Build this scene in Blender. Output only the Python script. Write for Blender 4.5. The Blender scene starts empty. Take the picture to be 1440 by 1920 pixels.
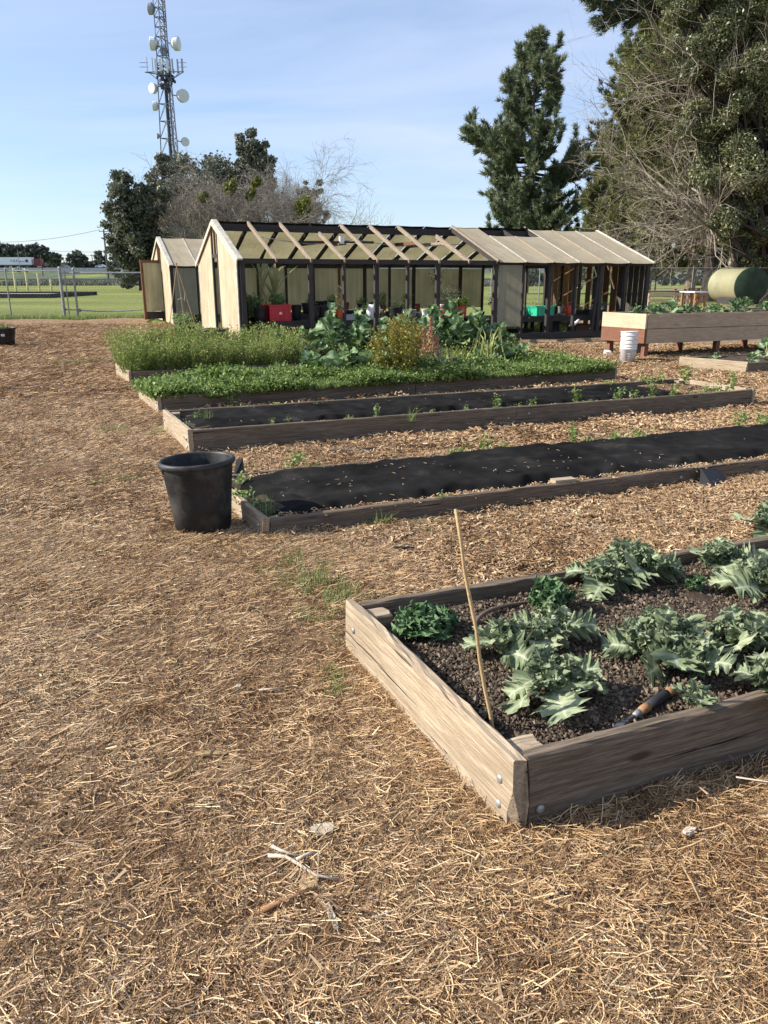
import bpy, math, random
import numpy as np
from mathutils import Vector, Matrix, Euler

SC = bpy.context.scene
COL = SC.collection
R = math.radians
# ------------------------------------------------------------------ camera, sky, sun, exposure
EYE = 1.5
FPX = 1443.0                       # focal length in pixels of the 1440x1920 photograph
TH = math.atan((960 - 520) / FPX)  # downward pitch
CT, ST = math.cos(TH), math.sin(TH)
cam_d = bpy.data.cameras.new('camera')
cam_d.sensor_fit = 'VERTICAL'
cam_d.sensor_height = 24.0
cam_d.lens = FPX / 1920 * 24.0
cam_d.clip_start = 0.05
cam_d.clip_end = 6000
cam = bpy.data.objects.new('camera', cam_d)
COL.objects.link(cam)
cam.location = (0, 0, EYE)
cam.rotation_euler = (R(90) - TH, 0, 0)
SC.camera = cam

SUN_EL = R(32)
SUN_DIR = Vector((math.cos(SUN_EL) * 1.0, 0.02, -math.sin(SUN_EL))).normalized()   # direction the light travels
world = bpy.data.worlds.new('World')
SC.world = world
world.use_nodes = True
wn, wl = world.node_tree.nodes, world.node_tree.links
wn.clear()
w_out = wn.new('ShaderNodeOutputWorld')
w_bg = wn.new('ShaderNodeBackground')
w_bg.inputs[1].default_value = 0.10
sky = wn.new('ShaderNodeTexSky')
sky.sky_type = 'NISHITA'
sky.sun_disc = False
sky.sun_elevation = SUN_EL
sky.sun_rotation = R(270)
sky.altitude = 20
sky.air_density = 1.0
sky.dust_density = 0.3
sky.ozone_density = 4.5
# thin cirrus, laid on a plane high above by projecting the view direction
tc = wn.new('ShaderNodeTexCoord')
sep = wn.new('ShaderNodeSeparateXYZ')
wl.new(tc.outputs['Generated'], sep.inputs[0])
def wmath(op, a, b=None, clamp=False):
    n = wn.new('ShaderNodeMath'); n.operation = op; n.use_clamp = clamp
    for i, v in enumerate((a, b)):
        if v is None: continue
        if isinstance(v, (int, float)): n.inputs[i].default_value = v
        else: wl.new(v, n.inputs[i])
    return n.outputs[0]
zc = wmath('ADD', wmath('MAXIMUM', sep.outputs[2], 0.0), 0.12)
comb = wn.new('ShaderNodeCombineXYZ')
wl.new(wmath('DIVIDE', sep.outputs[0], zc), comb.inputs[0])
wl.new(wmath('DIVIDE', sep.outputs[1], zc), comb.inputs[1])
mp = wn.new('ShaderNodeMapping')
mp.inputs['Scale'].default_value = (0.55, 1.15, 1)
mp.inputs['Rotation'].default_value = (0, 0, 0.5)
wl.new(comb.outputs[0], mp.inputs[0])
nz = wn.new('ShaderNodeTexNoise')
nz.inputs['Scale'].default_value = 0.9
nz.inputs['Detail'].default_value = 7
nz.inputs['Roughness'].default_value = 0.55
nz.inputs['Distortion'].default_value = 0.5
wl.new(mp.outputs[0], nz.inputs['Vector'])
cr = wn.new('ShaderNodeMapRange')
cr.inputs[1].default_value = 0.36; cr.inputs[2].default_value = 0.78
cr.inputs[3].default_value = 0.2; cr.inputs[4].default_value = 0.75
wl.new(nz.outputs[0], cr.inputs[0])
mixc = wn.new('ShaderNodeMix'); mixc.data_type = 'RGBA'
wl.new(cr.outputs[0], mixc.inputs[0])
wl.new(sky.outputs[0], mixc.inputs[6])
mixc.inputs[7].default_value = (4.9, 5.4, 6.9, 1)
wl.new(mixc.outputs[2], w_bg.inputs[0])
wl.new(w_bg.outputs[0], w_out.inputs[0])

sun_d = bpy.data.lights.new('sun', 'SUN')
sun_d.energy = 5.0
sun_d.angle = R(0.55)
sun_d.color = (1.0, 0.945, 0.86)
sun = bpy.data.objects.new('sun', sun_d)
COL.objects.link(sun)
sun.rotation_euler = SUN_DIR.to_track_quat('-Z', 'Y').to_euler()
SC.view_settings.view_transform = 'Standard'
SC.view_settings.look = 'None'
SC.view_settings.exposure = 0.80
SC.view_settings.gamma = 1.0
SC.view_settings.use_curve_mapping = False

# ------------------------------------------------------------------ photograph pixel <-> place
def G(px, py, z=0.0):
    d = (py - 960) * CT + FPX * ST; w = FPX * CT - (py - 960) * ST
    t = (EYE - z) / d
    return Vector(((px - 720) * t, w * t, z))
def at(px, py, Y):
    d = (py - 960) * CT + FPX * ST; w = FPX * CT - (py - 960) * ST
    t = Y / w
    return Vector(((px - 720) * t, Y, EYE - d * t))

# ------------------------------------------------------------------ object helpers
def tag(o, label=None, cat=None, group=None, kind=None):
    if label: o['label'] = label
    if cat: o['category'] = cat
    if group: o['group'] = group
    if kind: o['kind'] = kind
    return o
def thing(name, label, cat, loc=(0, 0, 0), rotz=0.0, group=None, tilt=None):
    o = bpy.data.objects.new(name, None)
    o.empty_display_size = 0.1
    COL.objects.link(o)
    o.location = loc
    o.rotation_euler = (tilt[0], tilt[1], rotz) if tilt else (0, 0, rotz)
    return tag(o, label, cat, group)
def np_mesh(name, V, F, v=None, rib=None, smooth=False):
    """V (n,3); F (m,k) or a list of such arrays with different k."""
    V = np.asarray(V, dtype=np.float32).reshape(-1, 3)
    Fs = F if isinstance(F, list) else [F]
    Fs = [np.asarray(f, dtype=np.int32) for f in Fs if len(f)]
    me = bpy.data.meshes.new(name)
    me.vertices.add(len(V)); me.vertices.foreach_set('co', V.ravel())
    tot = np.concatenate([np.full(len(f), f.shape[1], np.int32) for f in Fs])
    idx = np.concatenate([f.ravel() for f in Fs])
    st = np.concatenate([[0], np.cumsum(tot)[:-1]]).astype(np.int32)
    me.loops.add(len(idx)); me.loops.foreach_set('vertex_index', idx)
    me.polygons.add(len(tot)); me.polygons.foreach_set('loop_start', st)
    me.polygons.foreach_set('loop_total', tot)
    me.polygons.foreach_set('use_smooth', np.full(len(tot), bool(smooth)))
    if v is not None:
        a = me.attributes.new('v', 'FLOAT', 'FACE'); a.data.foreach_set('value', np.asarray(v, np.float32))
    if rib is not None:
        a = me.attributes.new('rib', 'FLOAT', 'POINT'); a.data.foreach_set('value', np.asarray(rib, np.float32))
    me.update(calc_edges=True)
    return me
def obj(name, me, mat=None, parent=None, loc=None, rot=None):
    o = bpy.data.objects.new(name, me)
    COL.objects.link(o)
    if mat is not None and not me.materials: me.materials.append(mat)
    if parent is not None: o.parent = parent
    if loc is not None: o.location = loc
    if rot is not None: o.rotation_euler = rot
    return o
class MB:
    def __init__(s): s.V = []; s.F = {}; s.n = 0
    def add(s, V, F):
        V = np.asarray(V, float).reshape(-1, 3)
        for f in F:
            s.F.setdefault(len(f), []).append([i + s.n for i in f])
        s.V.append(V); s.n += len(V)
        return s
    def addnp(s, V, F):
        F = np.asarray(F)
        s.F.setdefault(F.shape[1], []).extend((F + s.n).tolist())
        s.V.append(np.asarray(V)); s.n += len(V)
        return s
    def box(s, c, d, rz=0.0, M=None, taper=1.0):
        x, y, z = d[0] / 2, d[1] / 2, d[2] / 2
        P = [(-x, -y, -z), (x, -y, -z), (x, y, -z), (-x, y, -z), (-x * taper, -y * taper, z), (x * taper, -y * taper, z), (x * taper, y * taper, z), (-x * taper, y * taper, z)]
        m = M if M is not None else Matrix.Rotation(rz, 3, 'Z')
        P = [tuple(m @ Vector(p) + Vector(c)) for p in P]
        return s.add(P, [(0, 3, 2, 1), (4, 5, 6, 7), (0, 1, 5, 4), (1, 2, 6, 5), (2, 3, 7, 6), (3, 0, 4, 7)])
    def tube(s, pts, r, n=8, cap=True):
        pts = [Vector(p) for p in pts]
        rs = r if isinstance(r, (list, tuple)) else [r] * len(pts)
        V = []; F = []
        for i, p in enumerate(pts):
            d = (pts[min(i + 1, len(pts) - 1)] - pts[max(i - 1, 0)]).normalized()
            a = d.cross(Vector((0, 0, 1)))
            if a.length < 1e-3: a = d.cross(Vector((0, 1, 0)))
            a.normalize(); b = d.cross(a)
            for k in range(n):
                t = 2 * math.pi * k / n
                V.append(p + (a * math.cos(t) + b * math.sin(t)) * rs[i])
        for i in range(len(pts) - 1):
            for k in range(n):
                k2 = (k + 1) % n
                F.append((i * n + k, (i + 1) * n + k, (i + 1) * n + k2, i * n + k2))
        if cap:
            F.append(tuple(range(n))); F.append(tuple(reversed(range((len(pts) - 1) * n, len(pts) * n))))
        return s.add([tuple(v) for v in V], F)
    def lathe(s, prof, n=24, c=(0, 0, 0), sx=1, sy=1):
        V = []; F = []
        for (r, z) in prof:
            for k in range(n):
                t = 2 * math.pi * k / n
                V.append((c[0] + r * sx * math.cos(t), c[1] + r * sy * math.sin(t), c[2] + z))
        m = len(prof)
        for i in range(m - 1):
            for k in range(n):
                k2 = (k + 1) % n
                F.append((i * n + k, i * n + k2, (i + 1) * n + k2, (i + 1) * n + k))
        F.append(tuple(reversed(range(n)))); F.append(tuple(range((m - 1) * n, m * n)))
        return s.add(V, F)
    def mesh(s, name, smooth=False):
        return np_mesh(name, np.concatenate(s.V), [np.array(f) for f in s.F.values()], smooth=smooth)
    def build(s, name, mat, parent=None, loc=None, rot=None, smooth=False):
        return obj(name, s.mesh(name, smooth), mat, parent, loc, rot)

# ------------------------------------------------------------------ materials
def new_mat(name):
    m = bpy.data.materials.new(name); m.use_nodes = True
    nt = m.node_tree; nt.nodes.clear()
    out = nt.nodes.new('ShaderNodeOutputMaterial')
    return m, nt, nt.nodes, nt.links, out
def ramp(N, L, fac, stops):
    r = N.new('ShaderNodeValToRGB')
    el = r.color_ramp.elements
    while len(el) < len(stops): el.new(0.5)
    for e, (p, c) in zip(el, stops):
        e.position = p; e.color = (*c, 1)
    L.new(fac, r.inputs[0])
    return r.outputs[0]
def noise(N, L, vec, scale, detail=4, rough=0.55, dist=0.0):
    n = N.new('ShaderNodeTexNoise')
    n.inputs['Scale'].default_value = scale; n.inputs['Detail'].default_value = detail
    n.inputs['Roughness'].default_value = rough; n.inputs['Distortion'].default_value = dist
    if vec is not None: L.new(vec, n.inputs['Vector'])
    return n.outputs[0]
def mixrgb(N, L, fac, a, b, blend='MIX'):
    m = N.new('ShaderNodeMix'); m.data_type = 'RGBA'; m.blend_type = blend
    for i, v in ((0, fac), (6, a), (7, b)):
        if isinstance(v, (int, float)): m.inputs[i].default_value = v
        elif isinstance(v, tuple): m.inputs[i].default_value = (*v, 1)
        else: L.new(v, m.inputs[i])
    return m.outputs[2]
def mth(N, L, op, a, b=0.0, clamp=False):
    n = N.new('ShaderNodeMath'); n.operation = op; n.use_clamp = clamp
    for i, v in enumerate((a, b)):
        if isinstance(v, (int, float)): n.inputs[i].default_value = v
        else: L.new(v, n.inputs[i])
    return n.outputs[0]
def coords(N, L, scale=(1, 1, 1), kind='Object', rand=False):
    t = N.new('ShaderNodeTexCoord'); mp = N.new('ShaderNodeMapping')
    mp.inputs['Scale'].default_value = scale
    L.new(t.outputs[kind], mp.inputs[0])
    if rand:
        oi = N.new('ShaderNodeObjectInfo')
        mu = N.new('ShaderNodeVectorMath'); mu.operation = 'SCALE'
        mu.inputs[0].default_value = (37, 19, 53)
        L.new(oi.outputs['Random'], mu.inputs['Scale'])
        L.new(mu.outputs[0], mp.inputs['Location'])
    return mp.outputs[0]
def world_coords(N, L, scale=(1, 1, 1)):
    g = N.new('ShaderNodeNewGeometry'); mp = N.new('ShaderNodeMapping')
    mp.inputs['Scale'].default_value = scale
    L.new(g.outputs['Position'], mp.inputs[0])
    return mp.outputs[0]
def bsdf(N, L, out, col, rough=0.8, metal=0.0, bump=None, bstr=0.3, bdist=0.01, spec=0.5, transl=0.0):
    p = N.new('ShaderNodeBsdfPrincipled')
    if isinstance(col, tuple): p.inputs['Base Color'].default_value = (*col, 1)
    else: L.new(col, p.inputs['Base Color'])
    if isinstance(rough, (int, float)): p.inputs['Roughness'].default_value = rough
    else: L.new(rough, p.inputs['Roughness'])
    p.inputs['Metallic'].default_value = metal
    p.inputs['Specular IOR Level'].default_value = spec
    if bump is not None:
        b = N.new('ShaderNodeBump'); b.inputs['Strength'].default_value = bstr; b.inputs['Distance'].default_value = bdist
        L.new(bump, b.inputs['Height']); L.new(b.outputs[0], p.inputs['Normal'])
    sh = p.outputs[0]
    if transl > 0:
        t = N.new('ShaderNodeBsdfTranslucent')
        if isinstance(col, tuple): t.inputs[0].default_value = (*col, 1)
        else: L.new(col, t.inputs[0])
        ms = N.new('ShaderNodeMixShader'); ms.inputs[0].default_value = transl
        L.new(sh, ms.inputs[1]); L.new(t.outputs[0], ms.inputs[2]); sh = ms.outputs[0]
    L.new(sh, out.inputs[0])
    return p
def plain(name, col, rough=0.7, metal=0.0, var=0.25, scale=6.0, bstr=0.15, spec=0.5, transl=0.0, dirt=None):
    m, nt, N, L, out = new_mat(name)
    v = coords(N, L, rand=True)
    n = noise(N, L, v, scale, 6)
    lo = tuple(c * (1 - var) for c in col); hi = tuple(min(1, c * (1 + var)) for c in col)
    c = ramp(N, L, n, [(0.3, lo), (0.7, hi)])
    if dirt:
        n2 = noise(N, L, v, scale * 0.6, 8, 0.7)
        f = mth(N, L, 'MULTIPLY', mth(N, L, 'SUBTRACT', n2, 0.48, True), 4.0, True)
        c = mixrgb(N, L, f, c, dirt)
    n3 = noise(N, L, v, scale * 6, 5)
    bsdf(N, L, out, c, rough, metal, n3, bstr, 0.004, spec, transl)
    return m
def foliage(name, stops, rough=0.55, transl=0.3, spec=0.35, rib=None, scale=0.0, patch=None):
    m, nt, N, L, out = new_mat(name)
    a = N.new('ShaderNodeAttribute'); a.attribute_name = 'v'
    fac = a.outputs['Fac']
    if scale:
        n = noise(N, L, world_coords(N, L), scale, 3)
        fac = mth(N, L, 'ADD', mth(N, L, 'MULTIPLY', fac, 0.6), mth(N, L, 'MULTIPLY', mth(N, L, 'SUBTRACT', n, 0.3), 1.0), True)
    c = ramp(N, L, fac, stops)
    if patch:
        g_ = world_coords(N, L)
        pn = mth(N, L, 'ADD', mth(N, L, 'MULTIPLY', noise(N, L, g_, 5.5, 5, 0.7), 0.55), mth(N, L, 'MULTIPLY', noise(N, L, g_, 0.9, 3, 0.5), 0.45))
        c = mixrgb(N, L, 1.0, c, ramp(N, L, pn, [(0.38, patch), (0.5, (0.94, 0.90, 0.86)), (0.62, (1.0, 1.0, 1.0))]), 'MULTIPLY')
    if rib:
        b = N.new('ShaderNodeAttribute'); b.attribute_name = 'rib'
        c = mixrgb(N, L, b.outputs['Fac'], c, rib)
    bsdf(N, L, out, c, rough, 0, None, spec=spec, transl=transl)
    return m
def wood(name, c1, c2, dark, rough=0.85, gs=1.0, knots=True, bstr=0.5, crack=1.0):
    m, nt, N, L, out = new_mat(name)
    v = coords(N, L, (1.5 * gs, 34 * gs, 38 * gs), rand=True)
    n1 = noise(N, L, v, 2.2, 10, 0.7, 0.5)
    vf = coords(N, L, (4.0 * gs, 90 * gs, 110 * gs), rand=True)
    n2 = noise(N, L, vf, 2.0, 6, 0.75)
    vb = coords(N, L, (1, 1.6, 1.6), rand=True)
    n3 = noise(N, L, vb, 1.7, 4, 0.5)
    c = ramp(N, L, n1, [(0.36, c2), (0.5, tuple((a + b) / 2 for a, b in zip(c1, c2))), (0.62, c1)])
    c = mixrgb(N, L, mth(N, L, 'MULTIPLY', mth(N, L, 'SUBTRACT', 0.58, n2), 3.6, True), c, tuple(a * .6 + d * .4 for a, d in zip(c2, dark)))
    c = mixrgb(N, L, mth(N, L, 'MULTIPLY', mth(N, L, 'SUBTRACT', n3, 0.5), 1.6, True), c, tuple(x * 0.72 for x in c2))
    # long drying cracks
    vc = coords(N, L, (1.0 * gs, 34 * gs, 40 * gs), rand=True)
    n4 = noise(N, L, vc, 1.5, 4, 0.5, 0.25)
    ck = mth(N, L, 'MULTIPLY', mth(N, L, 'SUBTRACT', 0.345, n4), 30.0 * crack, True)
    c = mixrgb(N, L, ck, c, dark)
    h = mth(N, L, 'SUBTRACT', mth(N, L, 'ADD', mth(N, L, 'MULTIPLY', n1, 0.7), mth(N, L, 'MULTIPLY', n2, 0.5)), mth(N, L, 'MULTIPLY', ck, 1.2))
    if knots:
        vo = N.new('ShaderNodeTexVoronoi'); vo.inputs['Scale'].default_value = 1.0
        L.new(coords(N, L, (1.5, 5, 5), rand=True), vo.inputs['Vector'])
        kf = mth(N, L, 'MULTIPLY', mth(N, L, 'SUBTRACT', 0.09, vo.outputs['Distance']), 24.0, True)
        c = mixrgb(N, L, kf, c, tuple(x * 0.55 for x in c2))
    bsdf(N, L, out, c, rough, 0, h, bstr, 0.006, 0.25)
    return m

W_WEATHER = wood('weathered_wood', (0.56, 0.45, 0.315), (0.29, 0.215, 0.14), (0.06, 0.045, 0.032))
W_GREY_SHADE = wood('shade_darkened_grey_wood', (0.27, 0.21, 0.15), (0.11, 0.08, 0.055), (0.02, 0.015, 0.012))  # darker copy of the weathered wood; bed front boards' shade put into the colour
W_DARK = wood('dark_frame_wood', (0.075, 0.066, 0.06), (0.04, 0.035, 0.032), (0.012, 0.01, 0.01), knots=False)
W_RAFTER = wood('bare_rafter_wood', (0.42, 0.345, 0.25), (0.22, 0.17, 0.12), (0.08, 0.05, 0.04), knots=False)
W_BROWN = wood('brown_siding_wood', (0.24, 0.13, 0.07), (0.12, 0.062, 0.035), (0.02, 0.012, 0.01))
W_HONEY = wood('honey_siding_wood', (0.42, 0.24, 0.11), (0.26, 0.14, 0.07), (0.04, 0.025, 0.015))
W_GREYB = wood('slate_grey_siding_wood', (0.11, 0.105, 0.10), (0.06, 0.056, 0.055), (0.015, 0.013, 0.012))
W_CEDAR = wood('fresh_cedar_wood', (0.68, 0.56, 0.40), (0.50, 0.385, 0.25), (0.25, 0.15, 0.08), bstr=0.2, crack=0.2)
W_RED = wood('red_stained_wood', (0.27, 0.13, 0.08), (0.18, 0.08, 0.05), (0.06, 0.02, 0.015), bstr=0.2, crack=0.3)
W_TAN = wood('tan_plank_wood', (0.62, 0.48, 0.33), (0.38, 0.27, 0.175), (0.06, 0.04, 0.025), bstr=0.25, crack=0.35)
M_TRIM = plain('pale_trim_paint', (0.52, 0.47, 0.38), 0.6, dirt=(0.30, 0.26, 0.20), scale=12)
M_PLASTIC_BLACK = plain('black_nursery_plastic', (0.018, 0.018, 0.019), 0.5, var=0.4, scale=7, bstr=0.08, spec=0.3, dirt=(0.085, 0.078, 0.068))
M_BLACK = plain('matt_black', (0.015, 0.015, 0.017), 0.7)
M_WHITE_P = plain('white_bucket_plastic', (0.80, 0.80, 0.79), 0.4, var=0.05, bstr=0.02, transl=0.1)
M_STICKER = plain('white_sticker', (0.72, 0.72, 0.70), 0.6, var=0.06)
M_PRINTGREY = plain('faded_grey_print', (0.50, 0.50, 0.50), 0.6)
M_GALV = plain('galvanised_steel', (0.27, 0.28, 0.28), 0.55, 0.5, var=0.2)
M_GALVD = plain('dull_fence_steel', (0.20, 0.21, 0.21), 0.6, 0.4)
M_TOWER = plain('tower_steel', (0.13, 0.14, 0.165), 0.5, 0.3)
M_CABLE = plain('dark_cable', (0.03, 0.035, 0.05), 0.6)
M_DISH = plain('dish_white', (0.62, 0.63, 0.64), 0.5, var=0.06)
M_DISHG = plain('dish_grey', (0.30, 0.32, 0.35), 0.5, var=0.08)
M_RED = plain('red_crate_plastic', (0.50, 0.02, 0.03), 0.4, var=0.15)
M_GREEN = plain('green_crate_plastic', (0.02, 0.42, 0.24), 0.4, var=0.12)
M_ORANGE = plain('orange_pot_plastic', (0.62, 0.14, 0.03), 0.5)
M_CANRED = plain('red_watering_can_plastic', (0.62, 0.07, 0.04), 0.45)
M_TERRA = plain('terracotta', (0.26, 0.075, 0.05), 0.8)
M_TANK = plain('olive_tank_plastic', (0.27, 0.25, 0.14), 0.5, var=0.1, scale=2, dirt=(0.17, 0.18, 0.10))
M_TANKE = plain('shade_darkened_tank_end_plastic', (0.035, 0.055, 0.035), 0.85, var=0.3, scale=2, spec=0.1)  # end faces away from the sun; its shade is put into this dark green
M_HOSE = plain('brown_drip_tubing', (0.13, 0.09, 0.065), 0.6)
M_BAMBOO = wood('bamboo', (0.58, 0.42, 0.22), (0.45, 0.30, 0.14), (0.2, 0.12, 0.05), knots=False, bstr=0.1)
M_STEEL = plain('bolt_zinc', (0.36, 0.355, 0.34), 0.5, 0.6, var=.4, scale=60)
M_HANDLE = wood('tool_handle_wood', (0.44, 0.25, 0.12), (0.30, 0.15, 0.07), (0.1, 0.04, 0.02), rough=0.5, knots=False)
M_BLADE = plain('tool_steel', (0.16, 0.15, 0.15), 0.4, 0.8)
M_CONC = plain('pale_concrete', (0.42, 0.42, 0.40), 0.85, scale=2)
M_GLASSD = plain('dark_window_glass', (0.03, 0.035, 0.04), 0.15)
M_TYRE = plain('tyre_rubber', (0.02, 0.02, 0.02), 0.8)
M_CARW = plain('white_car_paint', (0.75, 0.76, 0.78), 0.3, var=0.03)
M_CARR = plain('dark_red_car_paint', (0.16, 0.02, 0.025), 0.35)
M_TRAILER = plain('white_trailer_side', (0.74, 0.76, 0.80), 0.5, var=0.04)
M_PRINT = plain('navy_print', (0.04, 0.05, 0.10), 0.6)
M_YELLOWP = plain('pale_yellow_paint', (0.60, 0.55, 0.28), 0.6)
M_SAND = plain('pale_sand', (0.36, 0.30, 0.24), 0.95)
M_POLE = wood('utility_pole_wood', (0.16, 0.13, 0.11), (0.10, 0.08, 0.07), (0.03, 0.02, 0.02), knots=False)
M_STICKW = wood('bleached_stick', (0.72, 0.65, 0.53), (0.48, 0.40, 0.30), (0.15, 0.11, 0.08), gs=2, knots=False)
M_STICKB = wood('brown_stick', (0.42, 0.24, 0.12), (0.30, 0.15, 0.08), (0.06, 0.03, 0.02), gs=2, knots=False)
M_STICKT = wood('tan_bark', (0.50, 0.36, 0.19), (0.36, 0.24, 0.12), (0.09, 0.05, 0.03), gs=2, knots=False)

def fiberglass(name, c1, c2, transl):
    m, nt, N, L, out = new_mat(name)
    v = coords(N, L, (1, 1, 1), rand=True)
    vs = coords(N, L, (14, 14, 0.6), rand=True)
    n = noise(N, L, v, 1.6, 6, 0.6); n2 = noise(N, L, vs, 1.0, 4, 0.6)
    f = mth(N, L, 'ADD', mth(N, L, 'MULTIPLY', n, 0.5), mth(N, L, 'MULTIPLY', n2, 0.5))
    c = ramp(N, L, f, [(0.35, c2), (0.62, c1)])
    bsdf(N, L, out, c, 0.6, 0, n2, 0.12, 0.004, 0.3, transl)
    return m
M_FIBER = fiberglass('aged_fiberglass', (0.60, 0.51, 0.35), (0.46, 0.385, 0.255), 0.35)
M_FIBERR = fiberglass('rear_roof_fiberglass', (0.74, 0.70, 0.54), (0.56, 0.52, 0.38), 0.55)
M_FIBERW = fiberglass('cream_wall_fiberglass', (0.62, 0.50, 0.34), (0.36, 0.27, 0.165), 0.12)
M_FIBERB = fiberglass('greenish_wall_fiberglass', (0.52, 0.50, 0.38), (0.36, 0.35, 0.25), 0.5)

def bark(name, c1, c2):
    m, nt, N, L, out = new_mat(name)
    v = coords(N, L, (6, 6, 1.2)); n = noise(N, L, v, 2.5, 8, 0.7, 0.5)
    c = ramp(N, L, n, [(0.35, c2), (0.65, c1)])
    bsdf(N, L, out, c, 0.9, 0, n, 0.9, 0.05, 0.2)
    return m
B_PINE = bark('pine_bark', (0.28, 0.20, 0.14), (0.10, 0.07, 0.05))
B_GREY = bark('grey_twig_bark', (0.38, 0.335, 0.28), (0.22, 0.19, 0.155))
B_PALE = bark('pale_twig_bark', (0.36, 0.31, 0.245), (0.20, 0.165, 0.13))
B_DARK = bark('dark_bark', (0.07, 0.055, 0.045), (0.03, 0.024, 0.02))
F_PINE = foliage('pine_needles', [(0.0, (0.05, 0.07, 0.04)), (0.5, (0.15, 0.18, 0.10)), (1.0, (0.30, 0.33, 0.19))], transl=0.2, rough=0.5)
F_PINEY = foliage('olive_pine_needles', [(0.0, (0.055, 0.07, 0.022)), (0.5, (0.155, 0.165, 0.06)), (1.0, (0.29, 0.27, 0.12))], transl=0.2, rough=0.5)
F_OAK = foliage('live_oak_leaves', [(0.0, (0.055, 0.07, 0.028)), (0.55, (0.15, 0.165, 0.075)), (0.88, (0.26, 0.26, 0.13)), (1.0, (0.44, 0.42, 0.25))], transl=0.2, rough=0.4, spec=0.5)
F_DARKT = foliage('dark_evergreen_leaves', [(0.0, (0.045, 0.055, 0.038)), (0.5, (0.125, 0.135, 0.092)), (1.0, (0.24, 0.245, 0.17))], transl=0.2)
F_FAR = foliage('far_eucalyptus_leaves', [(0.0, (0.055, 0.07, 0.06)), (0.6, (0.10, 0.12, 0.10)), (1.0, (0.17, 0.18, 0.14))], transl=0.15)
F_MISTLE = foliage('yellow_green_mistletoe', [(0.0, (0.10, 0.12, 0.02)), (1.0, (0.26, 0.26, 0.06))])
F_KALE = foliage('blue_green_kale', [(0.0, (0.075, 0.11, 0.055)), (0.5, (0.19, 0.235, 0.125)), (1.0, (0.37, 0.415, 0.25))], rough=0.6, transl=0.25, spec=0.2, rib=(0.58, 0.62, 0.42))
F_CURLY = foliage('dark_curly_kale', [(0.0, (0.03, 0.07, 0.028)), (0.5, (0.07, 0.135, 0.05)), (1.0, (0.15, 0.235, 0.10))], transl=0.2, rib=(0.22, 0.34, 0.14))
F_LIME = foliage('yellow_green_leaves', [(0.0, (0.10, 0.20, 0.03)), (0.5, (0.18, 0.30, 0.05)), (1.0, (0.30, 0.42, 0.09))], transl=0.35)
F_COLL = foliage('collard_leaves', [(0.0, (0.06, 0.12, 0.035)), (0.5, (0.15, 0.245, 0.085)), (1.0, (0.28, 0.37, 0.18))], rough=0.5, transl=0.3, spec=0.25, rib=(0.36, 0.45, 0.28))
F_COVER = foliage('chickweed_leaves', [(0.0, (0.07, 0.12, 0.02)), (0.45, (0.19, 0.28, 0.065)), (1.0, (0.40, 0.48, 0.19))], transl=0.4)
F_HERB = foliage('olive_herb_leaves', [(0.0, (0.08, 0.13, 0.02)), (0.45, (0.18, 0.25, 0.05)), (0.85, (0.32, 0.38, 0.10)), (1.0, (0.40, 0.32, 0.14))], transl=0.35)
F_FENNEL = foliage('mustard_yellow_shrub_leaves', [(0.0, (0.10, 0.09, 0.015)), (0.5, (0.24, 0.20, 0.03)), (0.8, (0.28, 0.27, 0.05)), (1.0, (0.34, 0.15, 0.03))], transl=0.3)
F_SPIKE = foliage('salmon_seed_spike', [(0.0, (0.35, 0.15, 0.09)), (1.0, (0.62, 0.36, 0.24))], transl=0.2)
F_STRAP = foliage('pale_strap_leaves', [(0.0, (0.22, 0.28, 0.10)), (1.0, (0.50, 0.48, 0.28))], transl=0.3)
F_YSTEM = foliage('yellow_stems', [(0.0, (0.26, 0.30, 0.08)), (1.0, (0.52, 0.52, 0.20))], transl=0.2)
F_GRASS = foliage('grass_blades', [(0.0, (0.09, 0.13, 0.03)), (0.5, (0.18, 0.25, 0.06)), (1.0, (0.34, 0.38, 0.14))], transl=0.3)
F_FLOWER = foliage('cream_petals', [(0.0, (0.62, 0.55, 0.25)), (1.0, (0.85, 0.80, 0.60))], transl=0.2)
F_STRAW = foliage('dry_pine_needles', [(0.0, (0.07, 0.036, 0.018)), (0.26, (0.28, 0.165, 0.083)), (0.5, (0.56, 0.375, 0.19)), (0.85, (0.72, 0.535, 0.30)), (1.0, (0.84, 0.72, 0.50))], rough=0.5, transl=0.08, spec=0.4, scale=0, patch=(0.60, 0.50, 0.42))
F_CHIP = foliage('wood_chip_mulch', [(0.0, (0.085, 0.048, 0.026)), (0.3, (0.26, 0.155, 0.085)), (0.65, (0.48, 0.33, 0.185)), (0.92, (0.64, 0.49, 0.30)), (1.0, (0.78, 0.68, 0.50))], rough=0.8, transl=0.0, spec=0.2, patch=(0.5, 0.42, 0.36))
F_CLOD = foliage('soil_clods', [(0.0, (0.045, 0.034, 0.025)), (0.5, (0.12, 0.09, 0.065)), (1.0, (0.30, 0.235, 0.17))], rough=0.95, transl=0.0, spec=0.1)
F_PETIOLE = foliage('leaf_stalks', [(0.0, (0.20, 0.28, 0.14)), (1.0, (0.36, 0.42, 0.24))], transl=0.1)

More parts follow.
